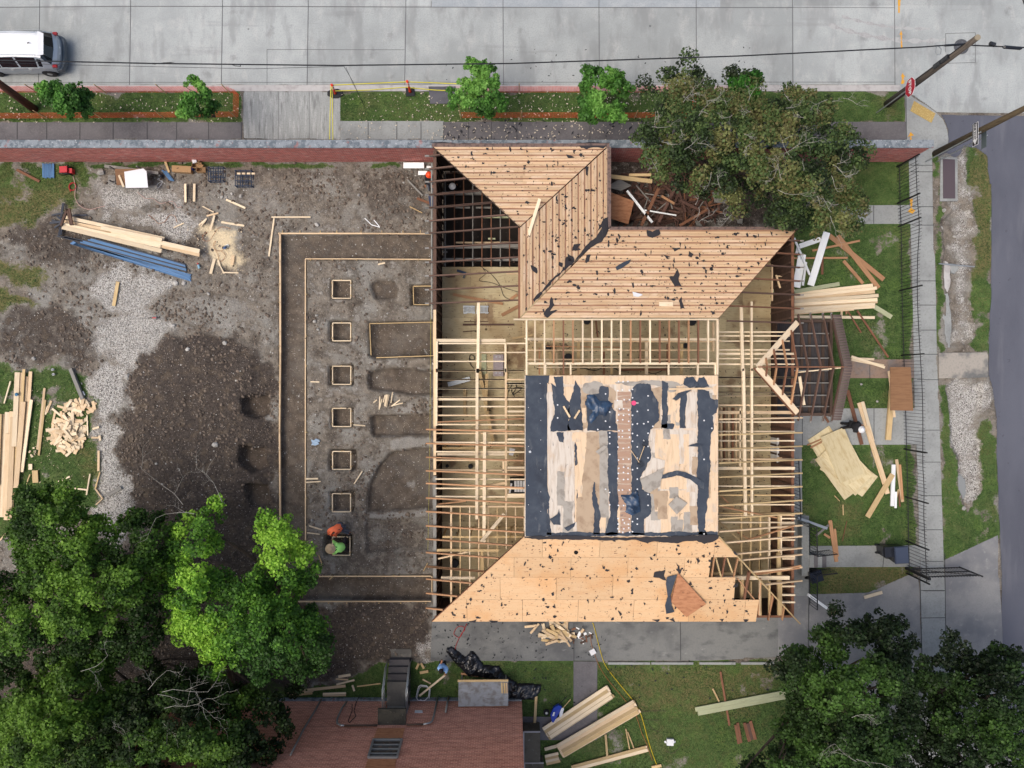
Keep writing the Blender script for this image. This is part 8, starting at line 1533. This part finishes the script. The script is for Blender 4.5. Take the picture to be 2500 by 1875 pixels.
scatter('pale_pebbles', 2600, 2, soilok, .012, .045, stone, x1=4)
scatter('gravel', 3200, 3, lambda j,i,r: TGV[j,i] > .4 and not PV[j,i], .015, .05, stone)
def litter(name, n, seed, poly, size, m, z=.05, zr=0, drop=None):
    r = random.Random(seed); P = poly; A = np.array(P); x0,y0 = A.min(0)[:2]; x1,y1 = A.max(0)[:2]; mb = MB(); k = 0
    while k < n:
        x,y = r.uniform(x0,x1), r.uniform(y0,y1)
        if sdf(P,np.array([x]),np.array([y]))[0] < 0 or (drop and r.random() < drop(x,y)): continue
        s_ = size*r.uniform(.5,1.3); a = r.random()*6.3; c_,n_ = math.cos(a)*s_, math.sin(a)*s_; w = r.uniform(.25,.6); pts = [(x-c_,y-n_,z),(x+n_*w,y-c_*w,z+r.random()*.01),(x+c_*.9,y+n_*.9,z),(x-n_*w*r.uniform(.4,1),y+c_*w,z)]
        mb.slab([Vector(p) for p in pts], .004, tint=r.random()); k += 1
    struct(mb.build(name, m), 'stuff')
litleaf = mat('pale_dry_leaves', K(214,204,184), tint=.3); litdark = mat('black_felt_bits', K(44,46,52))
S2 = lambda pts: sp(pts)
litter('fallen_leaves', 260, 1, S2([(0,225),(590,225),(590,300),(0,300)]), .05, litleaf, .06); litter('fallen_leaves', 520, 2, S2([(1040,225),(1620,225),(1620,345),(1040,345)]), .055, litleaf, .07); litter('fallen_leaves', 110, 3, S2([(835,225),(1060,225),(1060,340),(835,340)]), .05, litleaf, .06)
litter('felt_bits', 90, 4, S2([(1085,290),(1600,290),(1600,345),(1085,345)]), .09, litdark, .06); litter('felt_bits', 45, 5, S2([(1080,120),(1850,110),(1850,215),(1080,215)]), .06, litdark, RZ+.01); litter('felt_bits', 110, 6, sp([(1060,1520),(1480,1520),(1480,1612),(1060,1612)]), .06, litdark, .05); litter('felt_bits', 60, 7, sp([(1280,1612),(1900,1612),(1900,1740),(1280,1740)]), .07, litdark, .06)
litter('wood_chips', 260, 8, gp('C0', [(0,0),(780,200),(760,1050),(0,1000)]), .03, pine, .06); litter('wood_chips', 220, 9, gp('B0', [(1350,280),(1880,280),(1880,720),(1550,700)]), .03, pine, .1); litter('wood_chips', 150, 10, C1([(470,600),(900,600),(1400,200),(1400,1400),(470,1500)]), .025, litleaf, .06)
litter('floor_debris', 420, 11, [tuple(t('C2',x,y,ZF))[:2] for x,y in ((1760,0),(2190,0),(2190,1500),(1760,1500))], .045, litdark, ZF+.01); litter('floor_debris', 300, 12, [tuple(t('C1',x,y,ZF))[:2] for x,y in ((1530,-900),(2150,-900),(2150,1400),(1530,1400))], .04, debriswood, ZF+.01); litter('floor_debris', 200, 13, [tuple(t('B2',x,y,ZF))[:2] for x,y in ((270,1050),(1745,1050),(1745,1470),(270,1470))], .05, litdark, ZF+.01)
# grass blades
def grass(n, seed):
    R = np.random.default_rng(seed); out = []; X = R.uniform(-25.3,25.3,n*6); Y = R.uniform(-19,19,n*6)
    i = np.clip(np.searchsorted(TX,X),1,len(TX)-1); j = np.clip(np.searchsorted(TY,Y),1,len(TY)-1)
    ok = (TG[j,i] > .55) & (PV[j,i] < .5) & (THS[j,i] < .5); X,Y,i,j = X[ok][:n],Y[ok][:n],i[ok][:n],j[ok][:n]; N = len(X); Z = TZ[j,i]
    a = R.uniform(0,6.283,N); L = R.uniform(.03,.08,N); w = R.uniform(.008,.018,N); dx,dy = np.cos(a),np.sin(a)
    v = np.stack([np.stack([X-dy*w,Y+dx*w,Z],1),np.stack([X+dy*w,Y-dx*w,Z],1),np.stack([X+dx*L,Y+dy*L,Z+R.uniform(.02,.06,N)],1)],1).reshape(-1,3)
    me = bpy.data.meshes.new('grass_blades'); me.vertices.add(N*3); me.vertices.foreach_set('co',v.astype(np.float32).ravel()); me.loops.add(N*3); me.loops.foreach_set('vertex_index',np.arange(N*3,dtype=np.int32)); me.polygons.add(N); me.polygons.foreach_set('loop_start',np.arange(N,dtype=np.int32)*3); me.polygons.foreach_set('loop_total',np.full(N,3,np.int32)); me.update()
    pal = np.array([lin(c) for c in [(44,66,34),(66,94,48),(92,118,64),(134,132,88)]]); tn = np.clip(fbm(X,Y,1.8,77,4)*1.1-.08+R.normal(size=N)*.22,0,.999)*3; k = tn.astype(int); f = (tn-k)[:,None]; col = pal[k]*(1-f)+pal[np.minimum(k+1,3)]*f
    at = me.attributes.new('leafcol','FLOAT_COLOR','FACE'); at.data.foreach_set('color',np.concatenate([col*.85,np.ones((N,1))],1).astype(np.float32).ravel()); me.materials.append(leafm)
    o = link('grass_blades', me, (0,0,0)); o['kind'] = 'stuff'
grass(190000, 3)
# ------------------------------------------------------------------ people
def skinned(name, V, E, R, m, parent, origin, root=0, sub=1):
    me = bpy.data.meshes.new(name); me.from_pydata([tuple(Vector(v)-Vector(origin)) for v in V], E, [])
    tmp = bpy.data.objects.new('tmp', me); COL.objects.link(tmp); md = tmp.modifiers.new('s', 'SKIN')
    if not me.skin_vertices: me.attributes.new('skin_vertex', 'FLOAT', 'POINT') if False else None
    if not me.skin_vertices:
        bpy.context.view_layer.objects.active = tmp; bpy.ops.mesh.customdata_skin_add()
    for i, s_ in enumerate(me.skin_vertices[0].data): s_.radius = (R[i], R[i]); s_.use_root = (i == root)
    sb = tmp.modifiers.new('u', 'SUBSURF'); sb.levels = sb.render_levels = sub
    bpy.context.view_layer.update(); out = bpy.data.meshes.new_from_object(tmp.evaluated_get(bpy.context.evaluated_depsgraph_get())); bpy.data.objects.remove(tmp)
    out.materials.clear(); out.materials.append(m); out.polygons.foreach_set('use_smooth', [True]*len(out.polygons)); return link(name, out, origin, parent)
def person(label, pel, chest, head, armL, armR, legL, legR, top, trou, vest=None, hat=None, hatm=None, longs=True, hair=None):
    pel, chest, head = Vector(pel), Vector(chest), Vector(head); o = thing('person', label, 'person', (pel.x, pel.y, 0)); org = WL[o.name]
    sp_ = (chest-pel).normalized(); side = (Vector(armL[0])-Vector(armR[0])); side = (side-sp_*side.dot(sp_)).normalized(); neck = chest+(head-chest).normalized()*.12
    if (head-chest).length > .32: head = chest+(head-chest).normalized()*.32
    shL, shR = chest+side*.18, chest-side*.18; hL, hR = pel+side*.09, pel-side*.09
    def limb(a, b, c, l1, l2):
        b = Vector(b); c = Vector(c); b = a+(b-a).normalized()*l1; c = b+(c-b).normalized()*l2; return b, c
    eL, wL = limb(shL, *armL, .28, .26); eR, wR = limb(shR, *armR, .28, .26); kL, aL = limb(hL, *legL, .42, .42); kR, aR = limb(hR, *legR, .42, .42)
    fwd = side.cross(Vector((0,0,1))).normalized()
    if fwd.dot(Vector((head.x-pel.x, head.y-pel.y, 0))) < 0: fwd = -fwd
    V = [pel, pel.lerp(chest,.5), chest, neck, head]; Rr = [.13,.12,.14,.055,.10]; E = [(0,1),(1,2),(2,3),(3,4)]
    def add(p, r, par): V.append(Vector(p)); Rr.append(r); E.append((par, len(V)-1)); return len(V)-1
    add(head+fwd*.105, .022, 4)
    for sh, e, w in ((shL,eL,wL),(shR,eR,wR)):
        i = add(sh,.07,2); i = add(e,.045,i); i = add(w,.03,i); d = (w-e).normalized(); pp = add(w+d*.07,.034,i); sd_ = d.cross(Vector((0,0,1))); sd_ = sd_.normalized() if sd_.length > .1 else side
        for k in range(4): q = add(w+d*.11+sd_*(.03-.02*k),.010,pp); add(w+d*(.16+.012*(k in (1,2)))+sd_*(.034-.022*k)-Vector((0,0,.015)),.009,q)
        add(w+d*.07+sd_*.065-Vector((0,0,.01)),.011,i)
    for h, k, a in ((hL,kL,aL),(hR,kR,aR)):
        i = add(h,.09,0); i = add(k,.06,i); i = add(a,.042,i); add(a+fwd*.13-Vector((0,0,.03)),.035,i)
    skinned('body', V, E, Rr, skin, o, org)
    w1L, w1R = (wL, wR) if longs else (shL.lerp(eL,.7), shR.lerp(eR,.7))
    sv = [pel.lerp(chest,-.05), pel.lerp(chest,.5), chest, shL, eL if longs else shL.lerp(eL,.4), w1L, shR, eR if longs else shR.lerp(eR,.4), w1R, neck]
    skinned('shirt', sv, [(0,1),(1,2),(2,3),(3,4),(4,5),(2,6),(6,7),(7,8),(2,9)], [.18,.17,.185,.11,.08,.055,.11,.08,.055,.075], top, o, org)
    if vest: skinned('vest', [pel.lerp(chest,-.1), pel.lerp(chest,.5), chest, chest+side*.17, chest-side*.17], [(0,1),(1,2),(2,3),(2,4)], [.23,.24,.23,.15,.15], vest, o, org)
    skinned('trousers', [pel, hL, kL, aL, hR, kR, aR], [(0,1),(1,2),(2,3),(0,4),(4,5),(5,6)], [.155,.11,.078,.062,.11,.078,.062], trou, o, org)
    for a in (aL, aR): skinned('boot', [a, a+fwd*.07-Vector((0,0,.03)), a+fwd*.17-Vector((0,0,.04))], [(0,1),(1,2)], [.06,.055,.045], blackrub, o, org)
    if vest: 
        for s_ in (1,-1): MB().bar(chest+side*s_*.10+Vector((0,0,.2)), pel.lerp(chest,.2)-side*s_*.12+Vector((0,0,.205)), .03, .012).build('reflective_stripe', blackplastic, o)
    tp = head+Vector((0,0,.01))
    if hat == 'helmet': MB().lathe(tp, [(.165,.02),(.155,.035),(.13,.05),(.115,.10),(.07,.145),(.015,.16)], 18).build('hard_hat', hatm, o, smooth=True)
    elif hat == 'straw': MB().lathe(tp, [(.25,.045),(.245,.055),(.12,.06),(.11,.13),(.06,.155),(.01,.15)], 20).build('straw_hat', hatm, o, smooth=True)
    else: MB().lathe(tp, [(.095,-.03),(.118,.02),(.112,.07),(.075,.11),(.012,.125)], 16).build('hair', hair, o, smooth=True)
cblk = mat('black_clothing', K(34,34,38)); cjean = mat('grey_jeans', K(92,96,106)); cbrn = mat('dark_trousers', K(58,54,54)); corg = mat('orange_vest', K(255,124,80,1.2), rough=.6); cgrn = mat('lime_green_shirt', K(176,250,134,1.15), rough=.7); cblu = mat('light_blue_shirt', K(140,182,232,1)); straw = mat('straw', K(214,188,150,1)); horg = mat('orange_helmet', K(248,84,40), rough=.3); hwhite = mat('white_helmet', K(240,242,244), rough=.3); hairb = mat('dark_hair', K(30,26,26))
T = lambda c,x,y,z: t(c,x,y,z)
person('worker in an orange vest kneeling and bending over the lowest pier form', T('C1',736,1216,.55), T('C1',662,1262,.95), T('C1',645,1300,.85), (T('C1',640,1290,.5),T('C1',665,1330,.1)), (T('C1',700,1290,.5),T('C1',710,1320,.1)), (T('C1',740,1262,.1),T('C1',800,1278,.1)), (T('C1',745,1235,.1),T('C1',805,1260,.1)), corg, cjean, corg, None, None, True, hairb)
person('worker in a lime green shirt and straw hat crouching in the lowest pier form', T('C1',755,1372,.1), T('C1',700,1382,.48), T('C1',655,1388,.58), (T('C1',690,1345,.35),T('C1',675,1330,.1)), (T('C1',690,1420,.3),T('C1',665,1430,0)), (T('C1',760,1340,.05),T('C1',790,1350,-.2)), (T('C1',770,1395,.0),T('C1',800,1380,-.2)), cgrn, cbrn, cgrn, 'straw', straw)
person('worker with an orange hard hat stooping beside the house wall below the brick wall', T('A1',1425,1395,.85), T('A1',1420,1360,1.3), T('A1',1415,1350,1.6), (T('A1',1395,1390,1.1),T('A1',1390,1420,.9)), (T('A1',1450,1390,1.1),T('A1',1445,1420,.9)), (T('A1',1410,1420,.5),T('A1',1415,1470,.1)), (T('A1',1440,1430,.5),T('A1',1445,1480,.1)), cblk, cjean, None, 'helmet', horg)
person('person with a white hard hat standing in the dark room under the rafters', T('A1',1592,1450,.6), T('A1',1592,1444,1.1), T('A1',1594,1438,1.4), (T('A1',1570,1455,.9),T('A1',1565,1440,.7)), (T('A1',1615,1455,.9),T('A1',1620,1440,.7)), (T('A1',1585,1455,.2),T('A1',1585,1455,-.2)), (T('A1',1600,1455,.2),T('A1',1600,1455,-.2)), cblk, cblk, None, 'helmet', hwhite)
person('worker in black with a white hard hat striding beside the skewed plywood pile', T('C3',885,432,.85), T('C3',925,452,1.2), T('C3',958,470,1.36), (T('C3',930,415,1.0),T('C3',970,440,.8)), (T('C3',905,480,1.0),T('C3',935,488,.8)), (T('C3',850,425,.5),T('C3',800,420,.1)), (T('C3',850,450,.5),T('C3',800,462,.1)), cblk, cblk, None, 'helmet', hwhite)
person('worker in a light blue shirt standing on the grass by the white frame', T('D1',1516,868,.9), T('D1',1520,892,1.32), T('D1',1508,910,1.58), (T('D1',1490,890,1.1),T('D1',1500,865,1.1)), (T('D1',1552,900,1.1),T('D1',1540,935,.9)), (T('D1',1508,862,.5),T('D1',1505,858,.1)), (T('D1',1526,862,.5),T('D1',1530,858,.1)), cblu, cblk, None, None, None, True, hairb)
